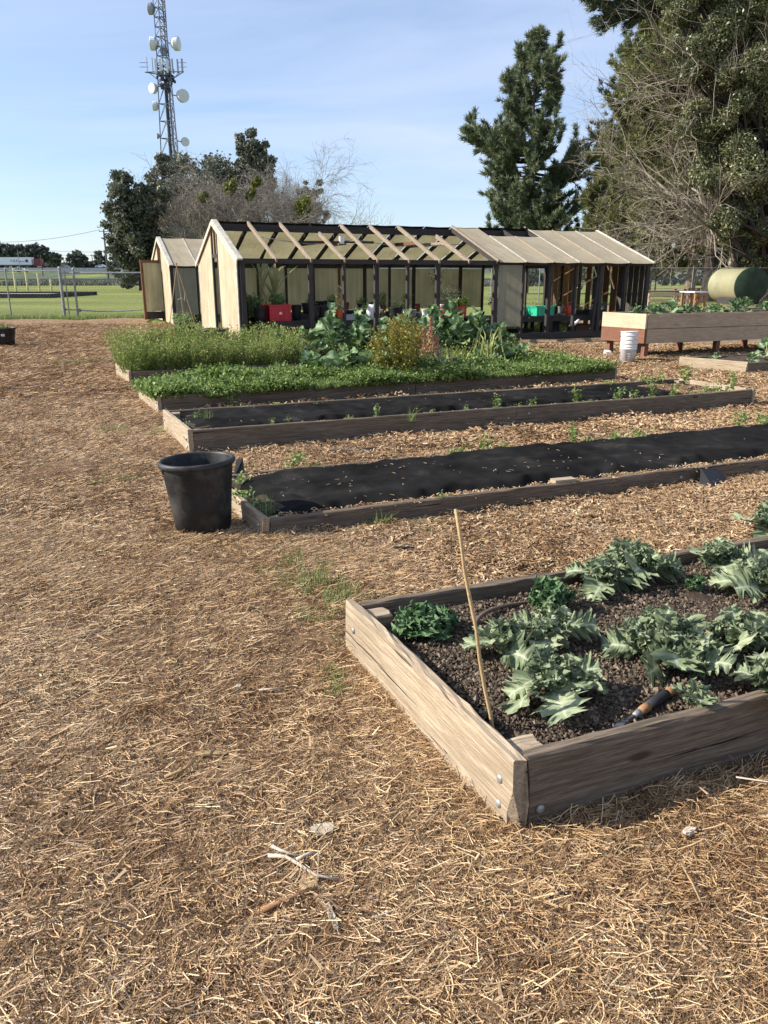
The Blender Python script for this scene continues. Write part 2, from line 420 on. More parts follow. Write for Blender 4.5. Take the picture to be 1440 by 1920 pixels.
def ground_mat():
    m, nt, N, L, out = new_mat('straw_and_chip_mulch')
    v = world_coords(N, L)
    n1 = noise(N, L, v, 0.55, 5, 0.6); n2 = noise(N, L, v, 9, 8, 0.7); n3 = noise(N, L, v, 55, 6, 0.75, 1.2)
    f = mth(N, L, 'ADD', mth(N, L, 'MULTIPLY', n2, 0.45), mth(N, L, 'MULTIPLY', n3, 0.55))
    c1 = ramp(N, L, f, [(0.38, (0.04, 0.022, 0.012)), (0.48, (0.20, 0.12, 0.065)), (0.58, (0.42, 0.27, 0.15)), (0.72, (0.62, 0.46, 0.28))])
    c2 = ramp(N, L, f, [(0.34, (0.08, 0.05, 0.03)), (0.47, (0.28, 0.185, 0.11)), (0.58, (0.46, 0.33, 0.20)), (0.72, (0.68, 0.56, 0.38))])
    a = N.new('ShaderNodeAttribute'); a.attribute_name = 'chip'
    c = mixrgb(N, L, a.outputs['Fac'], c1, c2)
    c = mixrgb(N, L, mth(N, L, 'MULTIPLY', mth(N, L, 'SUBTRACT', n1, 0.45), 2.0, True), c, mixrgb(N, L, 0.3, c, (0.09, 0.055, 0.035)))
    bsdf(N, L, out, c, 0.95, 0, f, 1.0, 0.05, 0.1)
    return m
def field_mat():
    m, nt, N, L, out = new_mat('field_turf')
    v = world_coords(N, L)
    n1 = noise(N, L, world_coords(N, L, (0.35, 1.0, 1)), 0.09, 5, 0.6); n2 = noise(N, L, v, 3.5, 8, 0.75)
    f = mth(N, L, 'ADD', mth(N, L, 'MULTIPLY', n1, 0.7), mth(N, L, 'MULTIPLY', n2, 0.3))
    c = ramp(N, L, f, [(0.36, (0.11, 0.13, 0.045)), (0.5, (0.19, 0.215, 0.06)), (0.62, (0.28, 0.29, 0.085)), (0.74, (0.31, 0.27, 0.14))])
    bsdf(N, L, out, c, 0.95, 0, n2, 0.8, 0.08, 0.1)
    return m
def soil_mat():
    m, nt, N, L, out = new_mat('dark_garden_soil')
    v = world_coords(N, L)
    n1 = noise(N, L, v, 6, 8, 0.7); n2 = noise(N, L, v, 60, 6, 0.7)
    f = mth(N, L, 'ADD', mth(N, L, 'MULTIPLY', n1, 0.5), mth(N, L, 'MULTIPLY', n2, 0.5))
    c = ramp(N, L, f, [(0.35, (0.035, 0.026, 0.019)), (0.55, (0.095, 0.072, 0.053)), (0.72, (0.22, 0.17, 0.125))])
    bsdf(N, L, out, c, 0.95, 0, f, 1.0, 0.03, 0.1)
    return m
def fabric_mat():
    m, nt, N, L, out = new_mat('black_weed_fabric')
    v = world_coords(N, L)
    n1 = noise(N, L, v, 2.5, 6, 0.6); n2 = noise(N, L, v, 300, 2, 0.5)
    c = ramp(N, L, n1, [(0.35, (0.007, 0.0066, 0.0062)), (0.6, (0.018, 0.017, 0.016)), (0.75, (0.05, 0.044, 0.037))])
    bsdf(N, L, out, c, 0.9, 0, n2, 0.25, 0.002, 0.04)
    return m
M_GROUND, M_FIELD, M_SOIL, M_FABRIC = ground_mat(), field_mat(), soil_mat(), fabric_mat()

# ------------------------------------------------------------------ geometry generators (numpy)
RNG = np.random.default_rng(11)
rnd = random.Random(5)
def unit(a):
    return a / np.maximum(np.linalg.norm(a, axis=-1, keepdims=True), 1e-9)
def tubes_np(P, Rr, sides=4):
    """P (n,m,3) polylines, Rr (n,m) radii."""
    n, m, _ = P.shape
    D = np.empty_like(P); D[:, 1:-1] = P[:, 2:] - P[:, :-2]; D[:, 0] = P[:, 1] - P[:, 0]; D[:, -1] = P[:, -1] - P[:, -2]
    D = unit(D)
    ref = np.where(np.abs(D[..., 2:3]) > 0.9, np.array([1.0, 0, 0]), np.array([0, 0, 1.0]))
    A = unit(np.cross(D, ref)); B = np.cross(D, A)
    t = np.arange(sides) * 2 * np.pi / sides
    V = P[:, :, None] + (A[:, :, None] * np.cos(t)[None, None, :, None] + B[:, :, None] * np.sin(t)[None, None, :, None]) * Rr[:, :, None, None]
    base = (np.arange(n) * m * sides)[:, None, None] + (np.arange(m - 1) * sides)[None, :, None]
    k = np.arange(sides); k2 = (k + 1) % sides
    F = np.stack([base + k, base + k2, base + sides + k2, base + sides + k], -1).reshape(-1, 4)
    return V.reshape(-1, 3), F
def join(parts):
    Vs = []; Fs = []; n = 0
    for V, F in parts:
        Vs.append(V); Fs.append(np.asarray(F) + n); n += len(V)
    k = {f.shape[1] for f in Fs}
    return np.concatenate(Vs), ([np.concatenate([f for f in Fs if f.shape[1] == kk]) for kk in k] if len(k) > 1 else np.concatenate(Fs))
def rand_dirs(n, rng):
    return unit(rng.normal(size=(n, 3)))
def leaves_np(C, size, rng, aspect=0.5, up=0.0):
    n = len(C)
    D = rand_dirs(n, rng); E = rand_dirs(n, rng)
    if up: E = E + np.array([0, 0, up])
    D = unit(D); A = unit(np.cross(D, E))
    s = (size * (0.6 + 0.8 * rng.random(n)))[:, None]
    V = np.stack([C - D * s * .5, C + A * s * aspect * .5 - D * s * 0.05, C + D * s * .5, C - A * s * aspect * .5 - D * s * 0.05], 1).reshape(-1, 3)
    return V, np.arange(4 * n).reshape(n, 4)
def blob_points(cent, rad, n, rng, shell=0.55, sq=(1, 1, 1)):
    """points through the outer part of clumps."""
    cent = np.asarray(cent, float); rad = np.asarray(rad, float)
    w = rad ** 2; w = w / w.sum()
    k = rng.choice(len(cent), n, p=w)
    r = (shell + (1 - shell) * rng.random(n)) ** 0.7 * (0.8 + 0.3 * rng.random(n))
    d = rand_dirs(n, rng) * np.array(sq)
    return cent[k] + d * (r * rad[k])[:, None], k
def grow(starts, dirs, lens, rads, rng, m=4, wob=0.18, bias=(0, 0, 0.1), tip=0.45):
    n = len(starts)
    P = np.empty((n, m, 3)); P[:, 0] = starts
    d = dirs.copy()
    for i in range(1, m):
        d = unit(d + rng.normal(size=(n, 3)) * wob + np.array(bias))
        P[:, i] = P[:, i - 1] + d * (lens / (m - 1))[:, None]
    Rr = rads[:, None] * (1 - (1 - tip) * np.linspace(0, 1, m))[None]
    return P, Rr, d
def spawn(P, Rr, k, rng, lo=0.25, spread=0.8, lf=0.6, rf=0.55, lens=None):
    n, m, _ = P.shape
    idx = np.repeat(np.arange(n), k)
    t = lo + (1 - lo) * rng.random(len(idx)); t = t * (m - 1)
    i = np.minimum(t.astype(int), m - 2); f = (t - i)[:, None]
    S = P[idx, i] * (1 - f) + P[idx, i + 1] * f
    pd = unit(P[idx, i + 1] - P[idx, i])
    q = unit(np.cross(pd, rand_dirs(len(idx), rng)))
    D = unit(pd + q * spread * (0.6 + 0.8 * rng.random(len(idx)))[:, None])
    Rn = (Rr[idx, i] * (1 - f[:, 0]) + Rr[idx, i + 1] * f[:, 0]) * rf
    Ln = lens[idx] * lf * (0.55 + 0.7 * rng.random(len(idx)))
    return S, D, Ln, Rn
def scatter(name, proto, pts, rot, scl, mat, label, cat, parent=None):
    """a layer nobody could count: one object whose geometry nodes repeat a small patch of real pieces."""
    V, F, v = proto
    n = len(V); P = np.asarray(pts, float)
    me = np_mesh(name, np.concatenate([V, P]), F, v=v)
    a = me.attributes.new('ispt', 'FLOAT', 'POINT'); a.data.foreach_set('value', np.r_[np.zeros(n), np.ones(len(P))].astype(np.float32))
    a = me.attributes.new('rot', 'FLOAT_VECTOR', 'POINT'); a.data.foreach_set('vector', np.concatenate([np.zeros((n, 3)), rot]).astype(np.float32).ravel())
    a = me.attributes.new('scl', 'FLOAT', 'POINT'); a.data.foreach_set('value', np.r_[np.ones(n), scl].astype(np.float32))
    me.materials.append(mat)
    o = bpy.data.objects.new(name, me); COL.objects.link(o)
    ng = bpy.data.node_groups.new(name + '_nodes', 'GeometryNodeTree')
    ng.interface.new_socket('Geometry', in_out='INPUT', socket_type='NodeSocketGeometry')
    ng.interface.new_socket('Geometry', in_out='OUTPUT', socket_type='NodeSocketGeometry')
    N, L = ng.nodes, ng.links
    gi, go = N.new('NodeGroupInput'), N.new('NodeGroupOutput')
    def named(nm, t):
        q = N.new('GeometryNodeInputNamedAttribute'); q.data_type = t; q.inputs[0].default_value = nm; return q.outputs[0]
    cmp_ = N.new('FunctionNodeCompare'); cmp_.data_type = 'FLOAT'; cmp_.operation = 'GREATER_THAN'; cmp_.inputs[1].default_value = 0.5
    L.new(named('ispt', 'FLOAT'), cmp_.inputs[0])
    sg = N.new('GeometryNodeSeparateGeometry'); sg.domain = 'POINT'
    L.new(gi.outputs[0], sg.inputs[0]); L.new(cmp_.outputs[0], sg.inputs[1])
    ip = N.new('GeometryNodeInstanceOnPoints')
    L.new(sg.outputs[0], ip.inputs['Points']); L.new(sg.outputs[1], ip.inputs['Instance'])
    L.new(named('rot', 'FLOAT_VECTOR'), ip.inputs['Rotation']); L.new(named('scl', 'FLOAT'), ip.inputs['Scale'])
    L.new(ip.outputs[0], go.inputs[0])
    md = o.modifiers.new('patches', 'NODES'); md.node_group = ng
    tag(o, label, cat, None, 'stuff')
    if parent: o.parent = parent
    return o
# ================================================================== LAYOUT (metres, derived from the photograph)
def dirv(deg):                      # heading, degrees to the right of straight ahead
    return Vector((math.sin(R(deg)), math.cos(R(deg)), 0))
BED_W = 1.2
class Bed: pass
def bed(n, head, length, top, soil, side=-25.5):
    b = Bed(); b.n = Vector((n[0], n[1], 0)); b.u = dirv(head); b.v = dirv(side); b.L = length; b.top = top; b.soil = soil
    return b
def bp(b, u, v, z=0.0):
    p = b.n + b.u * u + b.v * v; return Vector((p.x, p.y, z))
BA = bed(G(960, 1567), 67.8, 6.7, 0.235, 0.165)
BB = bed(G(493, 1012), 66.8, 6.9, 0.125, 0.095, -27)
BC = bed(G(355, 852), 67.1, 6.72, 0.215, 0.155, -25.5)
BD = bed(G(297, 776), 64.6, 6.75, 0.205, 0.17, -27)
BE = bed(G(243, 723), 66.5, 7.0, 0.20, 0.17, -27)
BF = bed(G(1398, 702), 70, 3.2, 0.19, 0.15, -38)
GH_O = Vector((-3.03, 16.95, 0)); GH_U = dirv(67.1); GH_V = dirv(67.1 - 90); GH_L, GH_W, GH_E, GH_R = 10.85, 4.64, 1.88, 2.73
def gp(u, v, z=0.0):
    p = GH_O + GH_U * u + GH_V * v; return Vector((p.x, p.y, z))
def g_u(px, v, py=590):             # where a sight line through the long side meets the row at depth v
    k = (px - 720) / (FPX * CT - (py - 960) * ST)
    a = GH_O + GH_V * v
    return (k * a.y - a.x) / (GH_U.x - k * GH_U.y)
def sstep(a, b, x):
    t = np.clip((x - a) / (b - a), 0, 1); return t * t * (3 - 2 * t)

# ------------------------------------------------------------------ terrain, yard, air
def terrain():
    ys = np.r_[np.linspace(-30, 20, 12), np.linspace(25, 200, 60), np.linspace(205, 350, 50), [400, 460, 600, 1000, 2000, 4500]]
    xs = np.r_[[-3500, -1500, -700], np.linspace(-400, 400, 81), [700, 1500, 3500]]
    X, Y = np.meshgrid(xs, ys)
    Z = -0.05 + 5.2 * sstep(262, 330, Y) + 0.10 * np.sin(X * .05 + Y * .03) * sstep(40, 120, Y)
    V = np.stack([X, Y, Z], -1).reshape(-1, 3); nx = len(xs)
    i, j = np.meshgrid(np.arange(len(ys) - 1), np.arange(nx - 1), indexing='ij')
    b = (i * nx + j).ravel()
    F = np.stack([b, b + 1, b + nx + 1, b + nx], 1)
    o = obj('field', np_mesh('field', V, F, smooth=True), M_FIELD)
    tag(o, kind='structure')
terrain()
FEN_A, FEN_B = Vector((-40, 30.3, 0)), Vector((-7.0, 30.6, 0))
def yard():
    """mulched yard, undulating by a couple of centimetres; its far edge follows the fence and the greenhouse."""
    st = 0.16
    xs = np.arange(-24, 27, st); ys = np.arange(-2, 46.5, st)
    xs = np.where(True, xs, xs)
    X, Y = np.meshgrid(xs, ys)
    rg = np.random.default_rng(3)
    Z = np.zeros_like(X)
    for k in range(26):
        a = rg.random() * 2 * np.pi; w = rg.uniform(.6, 7); am = 0.006 / w ** .35
        Z += am * np.sin((X * np.cos(a) + Y * np.sin(a)) * w + rg.random() * 7)
    V = np.stack([X, Y, Z], -1).reshape(-1, 3)
    nx = len(xs)
    i, j = np.meshgrid(np.arange(len(ys) - 1), np.arange(nx - 1), indexing='ij')
    b = (i * nx + j).ravel()
    F = np.stack([b, b + 1, b + nx + 1, b + nx], 1)
    cx = X[:-1, :-1].ravel(); cy = Y[:-1, :-1].ravel()
    wig = 0.25 * np.sin(cx * 1.7) + 0.15 * np.sin(cx * 4.1 + 1)
    # in greenhouse coordinates
    du = (cx - GH_O.x) * GH_U.x + (cy - GH_O.y) * GH_U.y; dv = (cx - GH_O.x) * GH_V.x + (cy - GH_O.y) * GH_V.y
    keep = (cy < 29.9 + wig + np.where(cx > 8, 15, 0))
    keep &= ~((dv > 0.9 + wig * .5) & (du > -.4 + wig) & (du < 11.6))
    me = np_mesh('ground', V, F[keep], smooth=True)
    # how chip-like (rather than needle-like) the litter is
    x, y = V[:, 0], V[:, 1]
    line = x - (BA.n.x - (y - BA.n.y) * 0.36)            # metres right of the row of bed ends
    chip = sstep(-0.6, 0.5, line + 0.35 * np.sin(y * 1.3) + 0.2 * np.sin(y * 3.1 + x)) * sstep(2.3, 3.6, y + 0.25 * x * 0)
    chip = np.maximum(chip, sstep(19, 21, y) * 0.75)
    a = me.attributes.new('chip', 'FLOAT', 'POINT'); a.data.foreach_set('value', chip.astype(np.float32))
    o = obj('ground', me, M_GROUND); tag(o, kind='structure')
    return
yard()
def chipness(x, y):
    line = x - (BA.n.x - (y - BA.n.y) * 0.36)
    c = sstep(-0.6, 0.5, line + 0.35 * np.sin(y * 1.3) + 0.2 * np.sin(y * 3.1 + x)) * sstep(2.3, 3.6, y)
    return np.maximum(c, sstep(19, 21, y) * 0.75)

# ------------------------------------------------------------------ litter: needles and chips
def needle_patch(n, r, rng, L=(0.05, 0.11), w=0.0011, lift=0.02, seg=3):
    c = (rng.random((n, 2)) - .5) * 2 * r
    c = c[(c ** 2).sum(1) < r * r]; n = len(c)
    z = rng.random(n) ** 1.5 * lift
    a = rng.random(n) * 2 * np.pi; ln = rng.uniform(*L, n)
    til = rng.normal(size=n) * 0.16
    bend = rng.normal(size=n) * 0.5
    t = np.linspace(-.5, .5, seg + 1)
    aa = a[:, None] + bend[:, None] * t[None] * 1.6
    dx = np.cos(aa); dy = np.sin(aa)
    px = c[:, 0:1] + np.cumsum(dx, 1) * ln[:, None] / seg; py = c[:, 1:2] + np.cumsum(dy, 1) * ln[:, None] / seg
    pz = z[:, None] + np.abs(np.tan(til)[:, None] * (t[None] + .5) * ln[:, None]) + 0.001
    P = np.stack([px, py, pz], -1)
    ww = w * rng.uniform(.7, 1.5, n)[:, None]
    S = np.stack([-np.sin(aa) * ww, np.cos(aa) * ww, np.zeros_like(aa) + ww * .5], -1)
    V = np.stack([P - S, P + S], 2).reshape(-1, 3)
    b = (np.arange(n) * (seg + 1) * 2)[:, None] + (np.arange(seg) * 2)[None]
    F = np.stack([b, b + 1, b + 3, b + 2], -1).reshape(-1, 4)
    v = np.repeat(np.clip(rng.beta(1.1, 1.4, n) * 0.97 + (rng.random(n) < .05) * .3, 0, 1), seg)
    return V, F, v
def chip_patch(n, r, rng, L=(0.012, 0.04), w=(0.003, 0.010), lift=0.018, pale=0.0):
    c = (rng.random((n, 2)) - .5) * 2 * r
    c = c[(c ** 2).sum(1) < r * r]; n = len(c)
    z = rng.random(n) * lift + .003
    a = rng.random(n) * 2 * np.pi; ln = rng.uniform(*L, n); wd = rng.uniform(*w, n)
    D = unit(np.stack([np.cos(a), np.sin(a), rng.normal(size=n) * .25], 1))
    Sd = unit(np.cross(np.array([0, 0, 1.0]) + rng.normal(size=(n, 3)) * .35, D)); Nn = np.cross(D, Sd)
    C = np.concatenate([c, z[:, None]], 1); th = wd * .18
    q = []
    for sx, sy, sz in ((-1, -1, 0), (1, -.6, 0), (1, .6, 0), (-1, 1, 0), (-1, -1, 1), (.9, -.5, 1), (1, .7, 1), (-.9, .9, 1)):
        q.append(C + D * (sx * ln * .5)[:, None] + Sd * (sy * wd * .5)[:, None] + Nn * (sz * th)[:, None])
    V = np.stack(q, 1).reshape(-1, 3)
    b = (np.arange(n) * 8)[:, None]
    F = np.concatenate([b + np.array(f) for f in ((4, 5, 6, 7), (0, 1, 5, 4), (2, 3, 7, 6), (1, 2, 6, 5))])
    v = np.tile(np.clip(rng.beta(2, 1.8, n) + pale, 0, 1), 4)
    return V, F, v
def in_bed(b, x, y, m=0.02, L=None):
    dx, dy = x - b.n.x, y - b.n.y
    det = b.u.x * b.v.y - b.u.y * b.v.x
    u = (dx * b.v.y - dy * b.v.x) / det; v = (b.u.x * dy - b.u.y * dx) / det
    return (u > -m) & (u < (L or b.L) + m) & (v > -m) & (v < BED_W + m)
def any_bed(x, y, m):
    k = np.zeros_like(x, bool)
    for b in (BA, BB, BC, BD, BE, BF): k |= in_bed(b, x, y, m)
    return k
def visible(x, y, pad=0.5):
    return (np.abs(x) < 0.56 * y + pad)
def litter():
    rg = np.random.default_rng(21)
    # near needles, thick and fine
    def pts(n, y0, y1, keepfn, pad=.5, pw=1.0):
        y = y0 + (y1 - y0) * rg.random(n) ** pw
        x = (rg.random(n) * 2 - 1) * (0.56 * y1 + pad)
        k = visible(x, y, pad) & keepfn(x, y)
        x, y = x[k], y[k]
        return np.stack([x, y, np.zeros_like(x)], 1)
    def rots(n, t=0.05):
        return np.stack([rg.normal(size=n) * t, rg.normal(size=n) * t, rg.random(n) * 6.28], 1)
    nd = lambda th: (lambda x, y: (chipness(x, y) < th + .25 * (rg.random(len(x)) - .5)) & ~any_bed(x, y, .13))
    P = pts(4400, 0.5, 4.4, nd(.55), 1.4)
    scatter('dry_pine_needles', needle_patch(1150, .19, rg, (.03, .08), .00066, .018), P, rots(len(P), .05), .8 + .5 * rg.random(len(P)), F_STRAW, 'thick litter of dry tan pine needles covering the near ground', 'pine needles')
    P = pts(6200, 4.0, 9.5, nd(.6), 1.4)
    scatter('dry_pine_needles', needle_patch(560, .24, rg, (0.03, 0.075), .0011, .016, 2), P, rots(len(P), .035), .8 + .5 * rg.random(len(P)), F_STRAW, 'litter of reddish dry pine needles on the ground left of the beds', 'pine needles')
    P = pts(9000, 9.0, 26, lambda x, y: (x < BE.n.x + 1.5 - (y - 11) * .2) & ~any_bed(x, y, .1) & (y < 29.5), .3, .8)
    V, F, v = needle_patch(330, .38, rg, (0.05, 0.11), .0024, .025, 2)
    scatter('dry_pine_needles', (V, F, v * .8), P, rots(len(P), .05), .8 + .6 * rg.random(len(P)), F_STRAW, 'distant brown needle litter between the left fence and the beds', 'pine needles')
    # chips
    cf = lambda x, y: (chipness(x, y) > .35 + .5 * (rg.random(len(x)) - .5)) & ~any_bed(x, y, .12)
    P = pts(4400, 2.6, 7.5, cf, 1.4)
    scatter('wood_chips', chip_patch(420, .2, rg), P, rots(len(P), .08), .8 + .5 * rg.random(len(P)), F_CHIP, 'layer of tan wood chips between the two nearest raised beds', 'wood chips')
    P = pts(6500, 7.0, 18, lambda x, y: cf(x, y) & ~((x < 2) & (y > 12.5)), .3)
    scatter('wood_chips', chip_patch(240, .3, rg, (.02, .06), (.008, .018), .025), P, rots(len(P), .08), .8 + .6 * rg.random(len(P)), F_CHIP, 'layer of tan wood chips around the farther raised beds', 'wood chips')
    # sprinkled pale chips among the needles
    P = pts(3000, 1.0, 9, lambda x, y: ~any_bed(x, y, .1), .3)
    P[:, 2] = .012
    scatter('wood_chips', chip_patch(16, .22, rg, (.010, .038), (.003, .012), .014, -.05), P, rots(len(P), .12), .7 + .5 * rg.random(len(P)), F_CHIP, 'scattered pale wood chips lying among the pine needles', 'wood chips')
litter()
def grass_tuft(n, r, h, rng, w=.0022, lean=.5):
    c = rng.normal(size=(n, 2)) * r * .5
    a = rng.random(n) * 6.28; hh = h * rng.uniform(.5, 1.1, n); ln = np.abs(rng.normal(size=n)) * lean * hh
    t = np.array([0, .4, .75, 1.0])
    P = np.stack([c[:, 0:1] + np.cos(a)[:, None] * ln[:, None] * t ** 2, c[:, 1:2] + np.sin(a)[:, None] * ln[:, None] * t ** 2, hh[:, None] * (t - .25 * t ** 2 * (ln / hh)[:, None])], -1)
    ww = w * np.array([1, .9, .6, .08])[None] * rng.uniform(.7, 1.3, n)[:, None]
    S = np.stack([-np.sin(a)[:, None] * ww, np.cos(a)[:, None] * ww, np.zeros_like(ww)], -1)
    V = np.stack([P - S, P + S], 2).reshape(-1, 3)
    b = (np.arange(n) * 8)[:, None] + (np.arange(3) * 2)[None]
    F = np.stack([b, b + 1, b + 3, b + 2], -1).reshape(-1, 4)
    return V, F, np.repeat(rng.random(n), 3)
def sprig(n, r, h, rng, size=.02, stems=8):
    """low leafy weed: small leaves along several stems"""
    C = []
    for k in range(stems):
        a = rng.random() * 6.28; rr = r * rng.random() ** .6; hh = h * rng.uniform(.5, 1)
        for t in np.linspace(.2, 1, max(3, n // stems)):
            C.append((math.cos(a) * rr * t + rng.normal() * size * .5, math.sin(a) * rr * t + rng.normal() * size * .5, hh * t + rng.normal() * size * .3))
    C = np.array(C); C[:, 2] = np.abs(C[:, 2]) + .004
    V, F = leaves_np(C, size, rng, .7, 1.4)
    return V, F, rng.random(len(F))
def zrot(n, rg, t=.1): return np.stack([rg.normal(size=n) * t, rg.normal(size=n) * t, rg.random(n) * 6.28], 1)
def greens():
    rg = np.random.default_rng(31)
    # low grass showing in the litter
    spots = [(545, 1085, .14, 14), (600, 1110, .16, 16), (622, 1150, .12, 8), (630, 1290, .10, 7), (640, 1130, .08, 5), (215, 810, .14, 9), (295, 815, .1, 5), (225, 905, .1, 5),
             (110, 686, .45, 46), (155, 682, .4, 36), (65, 640, .3, 12), (560, 880, .2, 7), (780, 985, .2, 6), (700, 990, .12, 6), (1110, 830, .25, 8), (255, 730, .2, 10), (1250, 685, .6, 26), (1330, 690, .5, 16), (1240, 722, .4, 14), (1075, 728, .35, 10), (590, 1165, .12, 5), (660, 1215, .05, 3), (905, 850, .2, 5), (1270, 655, .5, 16), (1330, 655, .5, 14)]
    P = []
    for px, py, r, n in spots:
        g = G(px, py); P += [(g.x + rg.normal() * r * .7, g.y + rg.normal() * r * .7, .004) for _ in range(n)]
    P = np.array(P)
    scatter('grass', grass_tuft(20, .05, .075, rg, .0016, .8), P, zrot(len(P), rg), .6 + .7 * rg.random(len(P)), F_GRASS, 'sparse short tufts of fresh green grass poking through the litter', 'grass')
    # ragged taller grass at the yard edge, the fence foot and under the greenhouse
    P = []
    for k in range(420):
        P.append((rg.uniform(-24, -6.5), 30.15 + rg.normal() * .18, -.03))
    for k in range(2600):
        u, v = rg.uniform(0, 12), 0.9 + 14 * rg.random() ** 1.6
        p = gp(u, v); P.append((p.x, p.y, -.04))
    for k in range(400): P.append((rg.uniform(8, 27), 45.5 + rg.normal() * .5, -.03))
    P = np.array(P)
    scatter('grass', grass_tuft(26, .16, .17, rg, .006), P, zrot(len(P), rg), .6 + .8 * rg.random(len(P)), F_GRASS, 'rough green grass along the fence and under the greenhouse benches', 'grass')
greens()

# ------------------------------------------------------------------ raised beds
def plank(name, p0, p1, th, z0, z1, mat, parent, seg=1, wear=0.0, side=1, rng=rnd, skew=0.0):
    """a sawn board from p0 to p1, its own object with local X along the grain."""
    p0, p1 = Vector((p0.x, p0.y, 0)), Vector((p1.x, p1.y, 0))
    L = (p1 - p0).length; h = z1 - z0; b = min(.006, th * .2)
    prof = [(0, 0), (th, 0), (th, h - b), (th - b, h), (b, h), (0, h - b)]
    if seg > 1: prof = [(0, 0), (th, 0), (th, h * .5), (th, h - b), (th - b, h), (th * .5, h), (b, h), (0, h - b), (0, h * .66), (0, h * .33)]
    n = len(prof); V = []; F = []
    ph = rng.random() * 9
    for i in range(seg + 1):
        x = L * i / seg
        e = wear * (1 + 2.5 * (i in (0, seg)))
        for (y, z) in prof:
            top = z > h * .6
            dz = (math.sin(x * 2.1 + ph) * .5 + math.sin(x * 5.3 + ph * 2) * .3) * wear * 1.2 * (z / h) + rng.gauss(0, 1) * wear * .35 * top
            dy = rng.gauss(0, 1) * wear * .25 + math.sin(x * 1.4 + ph) * wear * .6
            V.append((x + (rng.gauss(0, 1) * e * .5 if i in (0, seg) else 0), side * (y + dy), z + dz))
    for i in range(seg):
        for k in range(n):
            k2 = (k + 1) % n
            F.append((i * n + k, i * n + k2, (i + 1) * n + k2, (i + 1) * n + k) if side > 0 else (i * n + k2, i * n + k, (i + 1) * n + k, (i + 1) * n + k2))
    a, c = tuple(range(n)), tuple(range(seg * n, seg * n + n))
    F += [tuple(reversed(a)), c] if side > 0 else [a, tuple(reversed(c))]
    mb = MB().add(V, F)
    o = mb.build(name, mat, parent)
    ang = math.atan2((p1 - p0).y, (p1 - p0).x)
    o.rotation_euler = (0, 0, ang)
    w = Vector((p0.x, p0.y, z0))
    if parent is not None: w = w - parent.location
    o.location = w
    return o
def bolt(parent, p, nrm, r=.014):
    mb = MB().lathe([(r, -.004), (r, .001), (r * .8, .004), (r * .3, .006)], 12)
    o = mb.build('bolt', M_STEEL, parent, smooth=True)
    o.rotation_euler = Vector(nrm).to_track_quat('Z', 'Y').to_euler()
    o.location = Vector(p) - parent.location
def make_bed(b, label, group, left_mat, front_mat, th=.042, segs=(12, 30), wear=.004, bolts=True, stagger=True, back=True, pads=True):
    root = thing('raised_bed', label, 'raised bed', (b.n.x, b.n.y, 0), 0, group)
    v90 = Vector((-b.u.y, b.u.x, 0))
    # left end board sits proud of the front board end by its thickness
    lo = b.v * 1.0; nl = Vector((-b.v.y, b.v.x, 0))      # outward (left) normal
    if nl.x > 0: nl = -nl
    nf = Vector((b.u.y, -b.u.x, 0))                      # outward (camera side) normal
    p0 = bp(b, 0, 0); p1 = bp(b, 0, BED_W)
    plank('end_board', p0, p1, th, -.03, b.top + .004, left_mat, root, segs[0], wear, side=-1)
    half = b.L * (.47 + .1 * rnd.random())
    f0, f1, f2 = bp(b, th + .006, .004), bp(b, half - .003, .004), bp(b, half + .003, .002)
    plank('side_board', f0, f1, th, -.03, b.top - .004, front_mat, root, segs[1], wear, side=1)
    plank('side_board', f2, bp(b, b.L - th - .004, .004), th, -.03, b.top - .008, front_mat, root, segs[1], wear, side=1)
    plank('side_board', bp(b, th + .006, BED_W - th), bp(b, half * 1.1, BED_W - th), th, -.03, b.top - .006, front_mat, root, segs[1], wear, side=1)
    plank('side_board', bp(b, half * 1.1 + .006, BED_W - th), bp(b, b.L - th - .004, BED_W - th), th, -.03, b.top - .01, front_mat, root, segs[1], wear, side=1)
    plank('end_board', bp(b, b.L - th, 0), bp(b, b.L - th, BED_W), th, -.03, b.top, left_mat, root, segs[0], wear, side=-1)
    for (u, v) in ((th + .01, th + .012), (th + .01, BED_W - th - .1), (b.L - th - .1, th + .01), (b.L - th - .1, BED_W - th - .1)):
        plank('corner_post', bp(b, u, v), bp(b, u + .09, v), .088, 0, b.top - .02, W_WEATHER, root, 3, wear * .6, side=1)
    if bolts:
        for v, z in ((.07, .6), (BED_W - .08, .62), (.07, .25)):
            bolt(root, bp(b, 0, v, b.top * z) + nl * .002, nl)
        for u, z in ((.09, .26), (half - .1, .45), (half + .15, .6)):
            bolt(root, bp(b, u, .004, b.top * z) + nf * .003, nf)
    # soil inside
    nu, nv = (150, 34) if wear > .005 else (60, 12)
    U, Vv = np.meshgrid(np.linspace(th, b.L - th, nu), np.linspace(th, BED_W - th, nv))
    rg = np.random.default_rng(int(b.L * 100 + b.n.y * 10))
    Z = np.full_like(U, b.soil)
    for k in range(34):
        a = rg.random() * 6.28; w = rg.uniform(3, 40); Z += .012 / w ** .55 * np.sin((U * math.cos(a) + Vv * math.sin(a)) * w + rg.random() * 9)
    Z += rg.normal(size=Z.shape) * (.004 if wear > .005 else .002)
    P = np.stack([U * b.u.x + Vv * b.v.x, U * b.u.y + Vv * b.v.y, Z], -1).reshape(-1, 3)
    i, j = np.meshgrid(np.arange(nv - 1), np.arange(nu - 1), indexing='ij'); q = (i * nu + j).ravel()
    o = obj('soil', np_mesh('soil', P, np.stack([q, q + 1, q + nu + 1, q + nu], 1), smooth=True), M_SOIL, root)
    return root
RA = make_bed(BA, 'nearest raised bed, of pale weathered planks with bolts, filled with kale', 'long wooden raised beds', W_WEATHER, W_GREY_SHADE, segs=(16, 40), wear=.006)
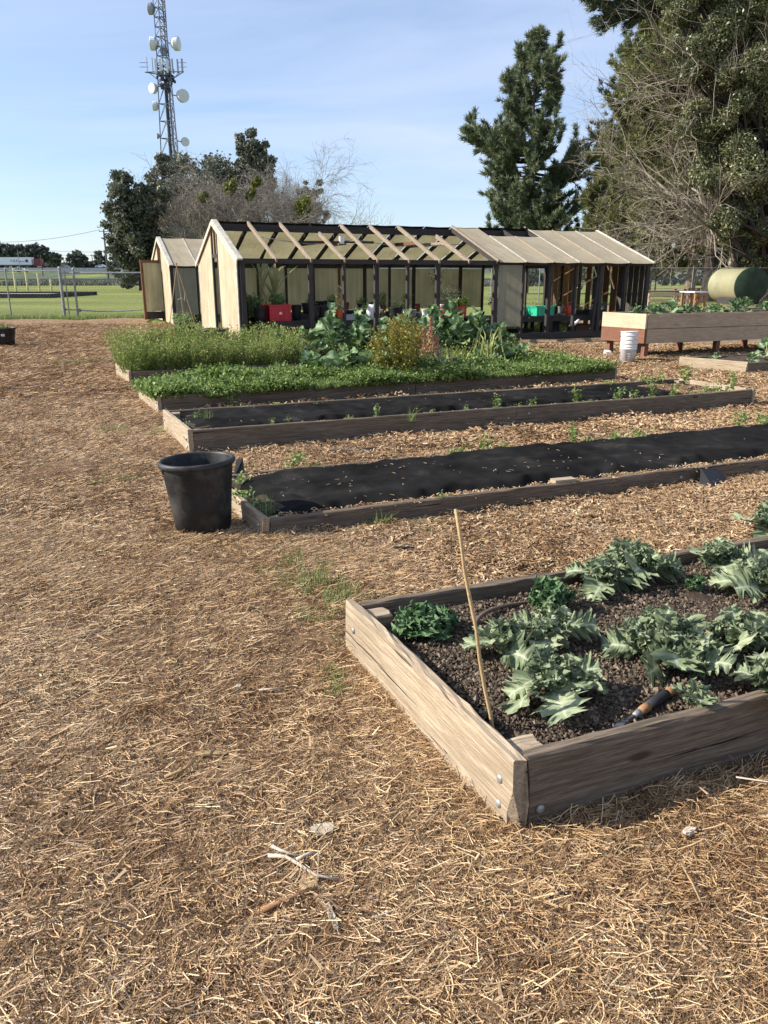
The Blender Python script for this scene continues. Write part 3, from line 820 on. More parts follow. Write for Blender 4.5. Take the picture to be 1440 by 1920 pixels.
RB = make_bed(BB, 'low half-sunk raised bed under black fabric beside the big black pot', 'long wooden raised beds', W_WEATHER, W_GREY_SHADE, wear=.004)
RC = make_bed(BC, 'raised bed under black fabric with small weeds along its front board', 'long wooden raised beds', W_WEATHER, W_GREY_SHADE, wear=.003)
RD = make_bed(BD, 'raised bed overflowing with low bright green leafy ground cover', 'long wooden raised beds', W_WEATHER, W_GREY_SHADE, wear=.003)
RE_ = make_bed(BE, 'rearmost long raised bed, planted with tall herbs and collards', 'long wooden raised beds', W_WEATHER, W_GREY_SHADE, wear=.003)
RF = make_bed(BF, 'short low raised bed with collards, near the white buckets', 'long wooden raised beds', W_WEATHER, W_GREY_SHADE, wear=.003, bolts=False)

# ------------------------------------------------------------------ weed fabric
def fabric(b, u0, u1, v0, v1, seed, label, lift=.0, hump=None, dent=None):
    rg = np.random.default_rng(seed)
    nu, nv = 240, 44
    S, T = np.meshgrid(np.linspace(0, 1, nu), np.linspace(0, 1, nv))
    U = u0 + (u1 - u0) * S; Vv = v0 + (v1 - v0) * T
    ed = lambda t, k: .03 * np.sin(t * 9 + k) + .015 * np.sin(t * 31 + k * 2)
    Vv = Vv + ed(U, 1) * (1 - T) + ed(U, 3) * T
    U = U + (.05 * np.sin(T * 7) + .12 * (T - .5)) * (1 - S)
    Z = np.full_like(U, b.soil + .018 + lift)
    for k in range(16):
        a = rg.normal() * .35 + (math.pi / 2 if k % 2 else 0); w = rg.uniform(2, 15)
        ph = (U * math.cos(a) + Vv * math.sin(a)) * w + rg.random() * 9 + .8 * np.sin(U * 1.3 + k)
        Z += .017 / w ** .5 * (1 - np.abs(np.sin(ph))) ** 2.5 + .01 / w ** .6 * np.sin(ph * .5)
    if hump is not None: Z += hump(U, Vv)
    edge = np.minimum(np.minimum(S * 40, (1 - S) * 40), np.minimum(T * 10, (1 - T) * 10)).clip(0, 1)
    Z = b.soil + .004 + (Z - b.soil) * edge
    P = np.stack([U * b.u.x + Vv * b.v.x, U * b.u.y + Vv * b.v.y, Z], -1).reshape(-1, 3)
    i, j = np.meshgrid(np.arange(nv - 1), np.arange(nu - 1), indexing='ij'); q = (i * nu + j).ravel()
    o = obj('weed_fabric', np_mesh('weed_fabric', P, np.stack([q, q + 1, q + nu + 1, q + nu], 1), smooth=True), M_FABRIC, None, (b.n.x, b.n.y, 0))
    tag(o, label, 'weed fabric')
    return o
fabric(BB, .13, 6.8, .085, 1.12, 4, 'black weed fabric strewn with chips, on the bed beside the big pot', .012, lambda u, v: .035 * np.exp(-((u - 2.2) / 1.1) ** 2) * np.exp(-((v - .8) / .4) ** 2) - .02 * np.exp(-((u - .4) / .2) ** 2 - ((v - .35) / .15) ** 2))
fabric(BC, .14, 5.9, .19, 1.12, 7, 'rumpled black weed fabric in the bed with a row of weeds before it', .008)

def strew():
    rg = np.random.default_rng(77)
    P = []
    for k in range(60):
        u, v = rg.uniform(.3, 6.6), .15 + .9 * rg.random() ** (1.2)
        p = bp(BB, u, v, BB.soil + .045 + .03 * math.exp(-((u - 2.2) / 1.1) ** 2)); P.append(p[:])
    for k in range(26):
        p = bp(BC, rg.uniform(.3, 5.7), rg.uniform(.3, 1.05), BC.soil + .045); P.append(p[:])
    P = np.array(P)
    scatter('wood_chips', chip_patch(4, .12, rg, (.008, .03), (.002, .007), .003, .1), P, zrot(len(P), rg), .7 + .6 * rg.random(len(P)), F_CHIP, 'stray pale wood chips lying on the black weed fabric', 'wood chips')
    # bare dirt and chips along the fabric edges
    P = []
    for k in range(200):
        P.append(bp(BB, rg.uniform(.1, 6.7), .055 + .03 * rg.random(), BB.soil + .004)[:])
        P.append(bp(BC, rg.uniform(.1, 6.5), .08 + .12 * rg.random(), BC.soil + .004)[:])
        P.append(bp(BB, rg.uniform(.1, 6.7), 1.12 + .04 * rg.random(), BB.soil + .004)[:])
    for k in range(60): P.append(bp(BC, rg.uniform(5.9, 6.6), rg.uniform(.1, 1.1), BC.soil + .004)[:])
    P = np.array(P)
    scatter('wood_chips', chip_patch(60, .06, rg, (.01, .03), (.004, .01), .012), P, zrot(len(P), rg), .8 + .5 * rg.random(len(P)), F_CHIP, 'chips and dirt showing along the edges of the black fabric', 'wood chips')
strew()
def clods():
    rg = np.random.default_rng(78)
    n = 150
    r = .075
    c = (rg.random((n, 2)) - .5) * 2 * r; z = np.abs(rg.normal(size=n)) * .006
    s = rg.uniform(.0018, .0075, n) * (1 + (rg.random(n) < .08) * .7)
    base = unit(np.array([(1, 0, 0), (-1, 0, 0), (0, 1, 0), (0, -1, 0), (0, 0, 1), (0, 0, -1)], float))
    V = (c[:, None, :].repeat(6, 1)); V = np.concatenate([V, z[:, None, None].repeat(6, 1)], 2) + base[None] * s[:, None, None] * rg.uniform(.6, 1.3, (n, 6, 1)) + rg.normal(size=(n, 6, 3)) * s[:, None, None] * .25
    fb = np.array([(0, 2, 4), (2, 1, 4), (1, 3, 4), (3, 0, 4), (2, 0, 5), (1, 2, 5), (3, 1, 5), (0, 3, 5)])
    F = (np.arange(n)[:, None, None] * 6 + fb[None]).reshape(-1, 3)
    v = np.repeat(rg.beta(2, 3, n), 8)
    P = []
    for k in range(3800):
        P.append(bp(BA, rg.uniform(.16, 6.4), rg.uniform(.15, 1.06), BA.soil + .002)[:])
    P = np.array(P)
    scatter('soil_clods', (V.reshape(-1, 3), F, v), P, zrot(len(P), rg, .05), .7 + .8 * rg.random(len(P)), F_CLOD, 'crumbly dark soil clods in the nearest raised bed', 'soil')
    P = np.array([bp(BA, rg.uniform(.1, 5), rg.uniform(.09, 1.1), BA.soil + .004)[:] for k in range(150)])
    scatter('wood_chips', chip_patch(9, .1, rg, (.008, .03), (.002, .006), .006), P, zrot(len(P), rg), .7 + .6 * rg.random(len(P)), F_CHIP, 'fine straw bits mixed into the dark soil of the nearest bed', 'wood chips')
clods()
# ------------------------------------------------------------------ leaves and vegetable plants
def leaf_mesh(name, L, W, rng, e0=30, droop=50, lobes=5, depth=.5, ruf=.10, teeth=.3, stalk=.22, ns=40, nc=5, cup=.15, fwd=.55, tone=(.3, .8), tipw=.12):
    s = np.linspace(0, 1, ns + 1)
    pitch = R(e0) - R(droop) * s ** 1.3
    mx = np.concatenate([[0], np.cumsum(np.cos(pitch[:-1]) * L / ns)]); mz = np.concatenate([[0], np.cumsum(np.sin(pitch[:-1]) * L / ns)])
    my = np.cumsum(rng.normal() * .0004 + rng.normal(size=ns + 1) * .0005) * (L / .2)
    q = np.clip((s - stalk) / (1 - stalk), 0, 1)
    prof = np.sin(np.pi * np.clip(q * (1 - tipw) + .04, 0, 1)) ** .75 * (q > 0)
    prof *= np.where(q > 0, np.minimum(1, q * 5 + .15), 0)
    V = []; rib = []
    cs = np.linspace(0, 1, nc + 1) ** (1.7 if nc > 3 else .9)
    tx, tz = np.cos(pitch), np.sin(pitch); nx, nz = -tz, tx
    for side in (1, -1):
        ph = rng.random() * .35
        lob = (1 - depth) + depth * np.abs(np.sin(np.pi * (q * lobes + ph))) ** .8
        tt = 1 + teeth * (.55 * np.sin(2 * np.pi * (q * lobes * 3.0 + ph)) + .5 * rng.normal(size=ns + 1).clip(-1.3, 1.3))
        w = W * .5 * prof * lob * np.maximum(.25, tt)
        w = np.maximum(w, .0012 + .0022 * (s < stalk))
        f1, f2 = rng.uniform(18, 26), rng.uniform(38, 55); p1, p2 = rng.random(2) * 6
        for k, c in enumerate(cs):
            ww = w * c
            r = ruf * W * c ** 1.6 * (np.sin(s * f1 + p1 + c) + .6 * np.sin(s * f2 + p2 + c * 2)) * prof
            r += cup * ww * c + rng.normal(size=ns + 1) * ruf * W * .12 * c * prof
            sh = fwd * ww * c
            V.append(np.stack([mx + tx * sh + nx * r, my + side * ww * (1 - .25 * np.abs(r) / (W + 1e-6)), mz + tz * sh + nz * r], 1))
            vein = (1 - c) ** 9
            side_v = np.clip(1 - np.abs(((q * lobes * 1.0 + ph - .15 * c) % 1) - .5) * 9, 0, 1) * .6 * (1 - c * .6) if k else 0
            rib.append(np.clip(np.maximum(np.full(ns + 1, vein), side_v * (q > 0)) + (s < stalk) * 1.0, 0, 1))
    V = np.concatenate(V); rib = np.concatenate(rib)
    F = []; vv = []
    n = ns + 1
    t0, t1 = tone; base = rng.uniform(t0, t1)
    for side in range(2):
        for k in range(nc):
            a = side * (nc + 1) * n + k * n
            i = np.arange(ns)
            f = np.stack([a + i, a + i + 1, a + n + i + 1, a + n + i], 1)
            if side: f = f[:, ::-1]
            F.append(f); vv.append(np.clip(base + rng.normal(size=ns) * .10 - .1 + .1 * (k / nc), 0, 1))
    return np_mesh(name, V, np.concatenate(F), v=np.concatenate(vv), rib=rib, smooth=True)
def plant_leaves(root, meshes, mat, spec, rng, name='leaf'):
    """spec: list of (azimuth deg, elevation add deg, scale, height)"""
    for i, (az, el, sc, h) in enumerate(spec):
        me = meshes[rng.integers(len(meshes))] if not isinstance(meshes, dict) else meshes[i]
        o = obj(name, me, mat, root)
        o.rotation_euler = (rng.normal() * .4, -R(el), R(az)); o.location = (0, 0, h); o.scale = (sc, sc, sc)
rk = np.random.default_rng(91)
KALE_BIG = [leaf_mesh('leaf', .185, .14, rk, e0=38, droop=rk.uniform(45, 95), lobes=5, depth=.72, ruf=.09, teeth=.34, ns=60, nc=6, fwd=.45, tone=(.35, .9)) for k in range(6)]
KALE_FRILL = [leaf_mesh('leaf', .115, .07, rk, e0=40, droop=rk.uniform(-10, 60), lobes=6, depth=.5, ruf=.24, teeth=.4, ns=50, nc=4, fwd=.3, tone=(.15, .9)) for k in range(6)]
CURLY = [leaf_mesh('leaf', .11, .075, rk, e0=45, droop=rk.uniform(50, 90), lobes=9, depth=.35, ruf=.32, teeth=.5, ns=50, nc=4, fwd=.3, tone=(.2, .95)) for k in range(4)]
COLLARD = [leaf_mesh('leaf', .29, .21, rk, e0=50, droop=rk.uniform(40, 90), lobes=3, depth=.12, ruf=.08, teeth=.10, ns=12, nc=2, stalk=.3, cup=.35, fwd=.1, tone=(.1, 1.0)) for k in range(6)]
def kale(px, py, size, label, nbig=8, nfr=9, seed=0, group='blue green kale plants in the nearest bed', big=KALE_BIG, fr=KALE_FRILL, mat=F_KALE, z=None, azs=None, name='kale_plant', cat='kale plant'):
    rg = np.random.default_rng(seed)
    g = G(px, py, BA.soil if z is None else z); size *= 1.08
    root = thing(name, label, cat, g - Vector((0, 0, .005)), 0, group)
    sp = []
    a0 = rg.random() * 360
    for k in range(max(3, int(nbig * .85))):
        az = a0 + k * 360 / max(3, int(nbig * .85)) + rg.normal() * 14
        sp.append((az, rg.normal() * 12 + 12, size * rg.uniform(.85, 1.12), .02 + .03 * rg.random()))
    plant_leaves(root, big, mat, sp, rg)
    if azs: plant_leaves(root, big, mat, [(a, e, size * s, .05) for a, e, s in azs], rg)
    sp = [(rg.random() * 360, rg.uniform(-5, 45), size * rg.uniform(.55, 1.15), .03 + .04 * rg.random()) for k in range(int(nfr * 4.6))]
    plant_leaves(root, fr, mat, sp, rg)
    return root
kale(797, 1190, 1.15, 'small dark green curly kale mound alone in the near left of the nearest bed', 11, 16, 1, 'curly green kale plants in the nearest bed', CURLY, CURLY, F_CURLY).scale.z = .62
kale(945, 1240, .95, 'blue green kale plant just right of the bamboo stake', 7, 9, 2)
kale(1030, 1310, .95, 'kale plant with a broad leaf drooping towards the corner of the nearest bed', 6, 10, 3, azs=[(-78, -8, 1.15), (-20, 0, 1.0), (200, -4, .9)])
kale(1030, 1215, .85, 'kale plant between the stake plant and the middle clump, beside the tubing', 5, 8, 4, azs=[(5, 0, 1.1)])
kale(1030, 1150, .85, 'yellow green curly leafed plant beside the brown tubing', 7, 9, 5, 'curly green kale plants in the nearest bed', CURLY, CURLY, F_LIME)
kale(1185, 1095, 1.1, 'large kale plant against the far board of the nearest bed', 8, 13, 6, azs=[(215, -4, 1.1), (170, 0, 1.1)])
kale(1130, 1110, .9, 'kale plant left of the large one at the far board, one leaf on the tubing', 4, 5, 61, azs=[(235, -8, 1.1), (160, 5, 1.0)])
kale(1225, 1245, 1.15, 'dense frilly kale clump in the middle of the nearest bed', 8, 20, 7)
kale(1290, 1270, .95, 'frilly kale plant right behind the wooden tool handle', 6, 12, 71)
kale(1385, 1235, 1.05, 'broad leafed kale plant at the right edge behind the tool', 8, 10, 8)
kale(1350, 1075, .9, 'kale plant near the far board at the right, with narrow grey leaves', 6, 14, 9)
kale(1432, 1120, 1.1, 'kale plant cut by the right edge of the view, beside the far board', 8, 10, 10)
kale(1450, 1010, 1.2, 'tall yellowish kale plant at the right edge beyond the far board corner', 7, 8, 14)
kale(1305, 1345, .55, 'small young kale plant beside the near board, right of the tool', 4, 4, 11)
kale(1470, 1330, 1.0, 'kale plant at the lower right edge reaching over the near board', 7, 6, 12)
kale(1300, 1118, .42, 'tiny bright yellow green seedling by the tubing', 5, 6, 13, 'curly green kale plants in the nearest bed', CURLY, CURLY, F_LIME)

# bamboo stake
b0 = G(927, 1392, BA.soil - .03)
t0 = at(853, 955, b0.y + .06)
mb = MB(); n = 9
pts = [b0.lerp(t0, i / (n - 1)) + Vector((.003 * math.sin(i * 1.9), 0, 0)) for i in range(n)]
mb.tube([p - b0 for p in pts], [.0062 - .0016 * i / n + .0006 * (i % 2) for i in range(n)], 8)
s = mb.build('bamboo_stake', M_BAMBOO, None, b0, smooth=True)
tag(s, 'thin leaning bamboo stake standing in the near corner of the kale bed', 'stake')
# drip tubing
def tubing(path, z, r, label, cat='hose'):
    P = [G(x, y, z + dz) for x, y, dz in path]
    o0 = P[0].copy()
    # smooth by Catmull-Rom
    Q = []
    for i in range(len(P) - 1):
        a, b, c, d = P[max(0, i - 1)], P[i], P[i + 1], P[min(len(P) - 1, i + 2)]
        for k in range(6):
            t = k / 6
            Q.append(.5 * ((2 * b) + (c - a) * t + (2 * a - 5 * b + 4 * c - d) * t * t + (3 * b - a - 3 * c + d) * t ** 3))
    Q.append(P[-1])
    o = MB().tube([q - o0 for q in Q], r, 8).build('drip_tubing', M_HOSE, None, o0, smooth=True)
    tag(o, label, cat); return o
tubing([(895, 1200, -.03), (891, 1172, .02), (905, 1152, .04), (935, 1139, .035), (985, 1130, .02), (1060, 1118, .012), (1180, 1108, .012), (1300, 1097, .014), (1440, 1083, .014), (1600, 1060, .01)], BA.soil, .0085, 'brown drip tubing looping across the soil of the nearest bed')
# hand weeder
def weeder():
    a = G(1265, 1291, BA.soil + .035); b = G(1192, 1340, BA.soil + .028); c = G(1143, 1371, BA.soil + .012)
    d = (b - a); L = d.length; d.normalize()
    root = thing('hand_weeder', 'hand weeding tool with wood and black handle lying on the soil', 'garden tool', a)
    MB().tube([d * t * L for t in (0, .04, .12, .24)], [.009, .0145, .016, .0155], 12).build('handle', M_HANDLE, root, smooth=True)
    MB().tube([d * t * L for t in (.22, .3, .5, .7)], [.0165, .018, .018, .0165], 12).build('grip', M_BLACK, root, smooth=True)
    MB().tube([d * t * L for t in (.69, .8, .93)], [.0155, .0155, .012], 12).build('handle', M_HANDLE, root, smooth=True)
    MB().tube([d * t * L for t in (.92, .98, 1.04)], [.0125, .011, .008], 12).build('ferrule', M_GALV, root, smooth=True)
    e = c - a; s0 = d * L * 1.02
    mb = MB()
    m = s0.lerp(e, .35)
    mb.tube([s0, m], [.006, .0055], 8)
    sd = (e - m).normalized().cross(Vector((0, 0, 1))) * .011
    up = Vector((0, 0, .002))
    k = m.lerp(e, .4)
    mb.add([tuple(x) for x in (m - sd * .4 - up, m + sd * .4 - up, k + sd - up, e, k - sd - up, m - sd * .4 + up, m + sd * .4 + up, k + sd + up, e + up, k - sd + up)],
           [(0, 4, 3, 2, 1), (5, 6, 7, 8, 9), (0, 1, 6, 5), (1, 2, 7, 6), (2, 3, 8, 7), (3, 4, 9, 8), (4, 0, 5, 9)])
    mb.build('blade', M_BLADE, root)
weeder()

# ------------------------------------------------------------------ big black nursery pot
def nursery_pot(loc, h, rt, rb, label, tilt=(0, 0), sticker=None, group=None, soil=None, mat=M_PLASTIC_BLACK, drain=True, name='nursery_pot', n=48):
    root = thing(name, label, 'plant pot', loc, 0, group, tilt=tilt)
    o = MB().lathe([(rb * .92, 0), (rb, .006), (rb + (rt - rb) * .45, h * .45), (rt * .985, h * .80), (rt * .985, h * .815), (rt * .998, h * .82), (rt, h * .92)], n).mesh('pot_wall', True)
    # open wall: outer skin, rim and inner skin as one turned body
    prof = [(rb * .5, .004), (rb * .92, 0), (rb, .008), (rb + (rt - rb) * .45, h * .45), (rt * .97, h * .80), (rt * .985, h * .815), (rt * .985, h * .90), (rt * 1.0, h * .925), (rt * 1.075, h * .93), (rt * 1.085, h * .945), (rt * 1.08, h * .985), (rt * 1.04, h), (rt * .985, h * .995), (rt * .965, h * .97), (rt * .955, h * .82), (rt * .94, h * .80), (rb + (rt - rb) * .45 - .006, h * .45), (rb - .006, .02), (rb * .3, .016)]
    bpy.data.meshes.remove(o)
    MB().lathe(prof, n).build('wall', mat, root, smooth=True)
    if drain:
        for k in range(4):
            a = k * math.pi / 2 + .5
            mb = MB().box((0, 0, 0), (.03, .012, h * .09))
            q = mb.build('rim_clip', mat, root); q.location = (math.cos(a) * rt * .985, math.sin(a) * rt * .985, h * .90); q.rotation_euler = (0, 0, a + math.pi / 2)
    if soil: MB().lathe([(rt * .5, h * soil), (rt * .96, h * soil)], n).build('soil', M_SOIL, root)
    if sticker:
        a, z, w, hh = sticker
        V = []; F = []
        m = 6
        rr = rb + (rt * .97 - rb) * z / .8 * 1.0 + .0015
        rr2 = rb + (rt * .97 - rb) * (z + hh / h) / .8 + .0015
        for i in range(m + 1):
            t = a + (i / m - .5) * w / rr
            V += [(rr * math.cos(t), rr * math.sin(t), z * h), (rr2 * math.cos(t), rr2 * math.sin(t), z * h + hh)]
        for i in range(m): F.append((i * 2, i * 2 + 2, i * 2 + 3, i * 2 + 1))
        MB().add(V, F).build('sticker', M_STICKER, root)
        V2 = [(v[0] * 1.004, v[1] * 1.004, v[2]) for v in V]
        mb = MB()
        for (za, zb, f0, f1) in ((.72, .82, 1, 5), (.5, .58, 1, 4), (.28, .36, 1, 5)):
            for i in range(f0, f1):
                p, q = V2[i * 2], V2[i * 2 + 1]; p2, q2 = V2[i * 2 + 2], V2[i * 2 + 3]
                L_ = lambda A, B, t: tuple(A[j] * (1 - t) + B[j] * t for j in range(3))
                mb.add([L_(p, q, za), L_(p2, q2, za), L_(p2, q2, zb), L_(p, q, zb)], [(0, 1, 2, 3)])
        mb.build('print_lines', M_PRINTGREY, root)
    return root
nursery_pot(G(383, 991, .008), .445, .212, .168, 'big empty black nursery pot standing at the end of the half-sunk bed', tilt=(R(-1), R(-2.5)), sticker=(R(197), .66, .05, .045))
pt = nursery_pot(G(11, 650), .42, .245, .19, 'black pot with green sprouts standing alone at the left edge of the yard', sticker=(R(-72), .58, .075, .05), soil=.93)
rp = np.random.default_rng(5)
V, F, v = sprig(160, .21, .14, rp, .035, 16)
o = obj('sprouts', np_mesh('sprouts', V, F, v=v), F_COVER, pt, (0, 0, .36))

# small weeds along the fabric beds, each a thing
WEED = []
for k in range(4):
    V, F, v = sprig(46 + 10 * k, .055, .13, rp, .026, 6); WEED.append(np_mesh('weed', V, F, v=v))
for k in range(2):
    V, F, v = sprig(60, .11, .06, rp, .022, 8); WEED.append(np_mesh('weed', V, F, v=v))
ORD = ['first', 'second', 'third', 'fourth', 'fifth', 'sixth', 'seventh', 'eighth', 'ninth', 'tenth', 'eleventh', 'twelfth', 'thirteenth', 'fourteenth', 'fifteenth', 'sixteenth', 'seventeenth', 'eighteenth', 'nineteenth', 'twentieth']
def weeds(lst, label, group):
    lst = sorted(lst)
    for i, (px, py, sc, kind, z) in enumerate(lst):
        me = WEED[kind]
        o = obj('weed', me, F_COVER, None, G(px, py, z)); o.scale = (sc, sc, sc); o.rotation_euler = (0, 0, rp.random() * 6)
        tag(o, ('low spreading' if kind > 3 else 'tall' if sc > 1.3 else 'small') + ' weed, ' + ORD[i] + ' from the left ' + label, 'weed', group)
zc_, zb_ = BC.soil, BB.soil
weeds([(512, 798, .7, 1, zc_), (541, 796, .6, 0, zc_), (655, 792, .7, 2, zc_), (707, 786, 1.1, 3, zc_), (812, 782, .8, 1, zc_), (872, 776, .8, 0, zc_), (930, 772, 1.3, 3, zc_), (972, 768, 1.1, 4, zc_), (998, 766, 1.0, 1, zc_), (1080, 758, 1.5, 3, zc_), (1105, 760, 1.1, 4, zc_),
       (1157, 754, 1.5, 2, zc_), (1188, 750, 1.2, 1, zc_), (1205, 752, 1.0, 4, zc_), (1222, 748, 1.5, 3, zc_), (1262, 746, 1.4, 2, zc_), (1295, 744, 1.1, 4, zc_), (1320, 742, 1.2, 1, zc_), (1368, 738, 1.9, 3, zc_), (1345, 738, 1.2, 2, zc_)],
      'along the front of the rumpled fabric bed', 'weeds along the front of the farther fabric bed')
weeds([(430, 770, .9, 4, zc_), (455, 768, .8, 5, zc_), (435, 757, .9, 2, .08), (520, 767, 1.1, 5, zc_), (370, 787, .8, 1, zc_), (600, 762, 1, 4, zc_), (352, 806, .8, 0, zc_), (1150, 727, 1.5, 5, zc_), (1220, 722, 2.0, 5, zc_), (1240, 720, 1.6, 1, zc_), (1285, 720, 1.8, 3, zc_)],
      'behind the rumpled fabric bed', 'weeds behind the farther fabric bed')
weeds([(560, 870, 1.5, 5, zb_), (545, 884, 1.0, 1, zb_), (1075, 837, 1.5, 3, zb_), (1100, 833, 1.2, 4, zb_), (1150, 828, 1.6, 5, zb_), (1190, 822, 1.5, 5, zb_), (912, 846, 1.3, 2, zb_), (850, 858, 1.1, 5, zb_), (860, 855, 1.2, 4, zb_), (1380, 800, 1.4, 1, zb_), (1425, 795, 2.0, 5, zb_), (1395, 797, 1.2, 2, zb_), (940, 850, 1, 0, zb_)],
      'behind the half-sunk fabric bed', 'weeds behind the nearer fabric bed')
weeds([(450, 905, 1.2, 5, zb_), (462, 935, 1.3, 5, zb_), (475, 950, 1.2, 4, zb_), (828, 940, .6, 0, zb_), (845, 936, .4, 1, zb_), (500, 965, .7, 4, zb_)],
      'by the left end of the half-sunk bed', 'weeds at the left end of the nearer fabric bed')

# grass clumps, each a thing
rg_ = np.random.default_rng(8)
TUFT = []
for k in range(3):
    V, F, v = grass_tuft(26, .05, .17, rg_, .0022, .7); TUFT.append(np_mesh('grass_clump', V, F, v=v))
for i, (px, py, sc, z, lab) in enumerate([(508, 966, .9, zb_, 'grass clump inside the near left corner of the half-sunk bed'), (712, 992, .8, 0, 'upright grass blades against the front board left of the bamboo stake'), (908, 952, .8, 0, 'thin curved grass blades against the front board right of the bamboo stake'), (1290, 905, .8, 0, 'grass clump against the front board near the right edge'),
                                    (1150, 920, .9, 0, 'dark grass clump in the shade of the front board'), (770, 790, .9, zc_, 'spreading grass clump in the rumpled fabric bed'), (390, 792, 1.0, zc_, 'arching grass blades at the left end of the rumpled fabric bed'), (548, 1070, 1.0, 0, 'bright grass clump in the litter between the pot and the kale bed'), (600, 1105, 1.1, 0, 'grass clump in the litter left of the kale bed corner'), (632, 1300, .5, 0, 'small faint grass clump beside the kale bed end board'),
                                    (675, 1222, .3, .05, 'tiny green sprout on the end board of the kale bed')]):
    o = obj('grass_clump', TUFT[i % 3], F_GRASS, None, G(px, py, z)); o.scale = (sc,) * 3; o.rotation_euler = (0, 0, i * 1.3)
    tag(o, lab, 'grass')

# ------------------------------------------------------------------ leafy ground cover of the fourth bed and its spill
def cover():
    rg = np.random.default_rng(55)
    V, F, v = sprig(130, .12, .14, rg, .034, 16)
    P = []; S = []
    for k in range(1700):
        u, vv = rg.uniform(-.02, 6.6), rg.uniform(.02, 1.15)
        if rg.random() < .3 and u > .6: vv = rg.uniform(-.06, .1)
        h = .7 + .3 * math.exp(-((vv - .7) / .4) ** 2) + .25 * math.sin(u * 2.3) + .3 * math.sin(u * 5.1 + vv * 4) + .5 * rg.random() ** 3
        if u > 5.2: h *= .8
        P.append(bp(BD, u, vv, BD.soil - .02 + (.02 + .10 * max(0, vv) * (.3 + .7 * rg.random())) * float(sstep(.5, 1.4, u)) * (1 - .5 * float(sstep(4.6, 5.6, u))))[:]); S.append(max(.45, h))
    P = np.array(P)
    scatter('leafy_ground_cover', (V, F, v), P, zrot(len(P), rg, .2), np.array(S), F_COVER, 'dense bright green small leafed ground cover filling and spilling over the fourth bed', 'ground cover')
    P = []; S = []
    for k in range(420):
        u, vv = rg.uniform(3.2, 6.8), rg.uniform(.0, 1.2); P.append(bp(BE, u, vv, BE.soil)[:]); S.append(rg.uniform(.9, 1.6))
    for k in range(140):
        P.append(bp(BD, rg.uniform(4.0, 6.7), rg.uniform(.6, 2.2), .1)[:]); S.append(rg.uniform(.9, 1.5))
    P = np.array(P)
    V, F, v = sprig(150, .13, .22, rg, .022, 26)
    scatter('leafy_ground_cover', (V, F, v), P, zrot(len(P), rg, .25), np.array(S), F_HERB, 'feathery low green growth at the right end of the two rear beds', 'ground cover')
cover()
# herb bushes
def bush_mesh(name, h, r, n, size, rng, stems=40):
    a = rng.random(stems) * 6.28; rr = r * rng.random(stems) ** .5
    hh = h * (1 - .25 * (rr / r) ** 2) * rng.uniform(.75, 1.08, stems)
    base = np.stack([np.cos(a) * rr * .55, np.sin(a) * rr * .55, np.zeros(stems)], 1)
    top = np.stack([np.cos(a) * rr * 1.1, np.sin(a) * rr * 1.1, hh], 1)
    k = rng.integers(stems, size=n); t = rng.random(n) ** .75
    C = base[k] * (1 - t)[:, None] + top[k] * t[:, None] + rng.normal(size=(n, 3)) * np.array([.03, .03, .015])
    V, F = leaves_np(C, size, rng, .55, .6)
    P = np.stack([base, (base + top) / 2 + rng.normal(size=base.shape) * .01, top], 1)
    TV, TF = tubes_np(P, np.tile([.004, .003, .0015], (stems, 1)), 3)
    vv = np.clip(.25 + .5 * t + rng.normal(size=n) * .18, 0, 1)
    return np_mesh(name, V, F, v=vv), np_mesh(name, TV, TF)
rb_ = np.random.default_rng(61)
HB = [bush_mesh('foliage', .52, .42, 3400, .030, rb_, 90) for k in range(3)]
M_STEMH = plain('herb_stems', (0.20, 0.22, 0.08), 0.7)
posw = ['at the left end of the rear bed', 'second from the left end of the rear bed', 'in front of the open door of the farther greenhouse', 'in front of the gap between the two greenhouses', 'in front of the greenhouse gable end', 'in front of the near greenhouse corner', 'right of the greenhouse corner, beside the first collard']
for i, u in enumerate([.15, .55, .95, 1.35, 1.78, 2.2, 2.6]):
    for row in range(2):
        me = HB[(i + row) % 3]
        root = thing('herb_bush', ('front ' if row == 0 else 'back ') + 'bushy herb ' + posw[i], 'herb bush', bp(BE, u + .1 * row, .28 + .55 * row, BE.soil - .02), rb_.random() * 6, 'bushy herbs in the rear bed')
        a = obj('foliage', me[0], F_HERB, root); b = obj('stems', me[1], M_STEMH, root)
        sc = (1.0, .98, 1.05, .92, .88, .95, .9)[i] * (1.0 if row else .88); root.scale = (sc, sc, sc * (1.3 if row else 1.12))
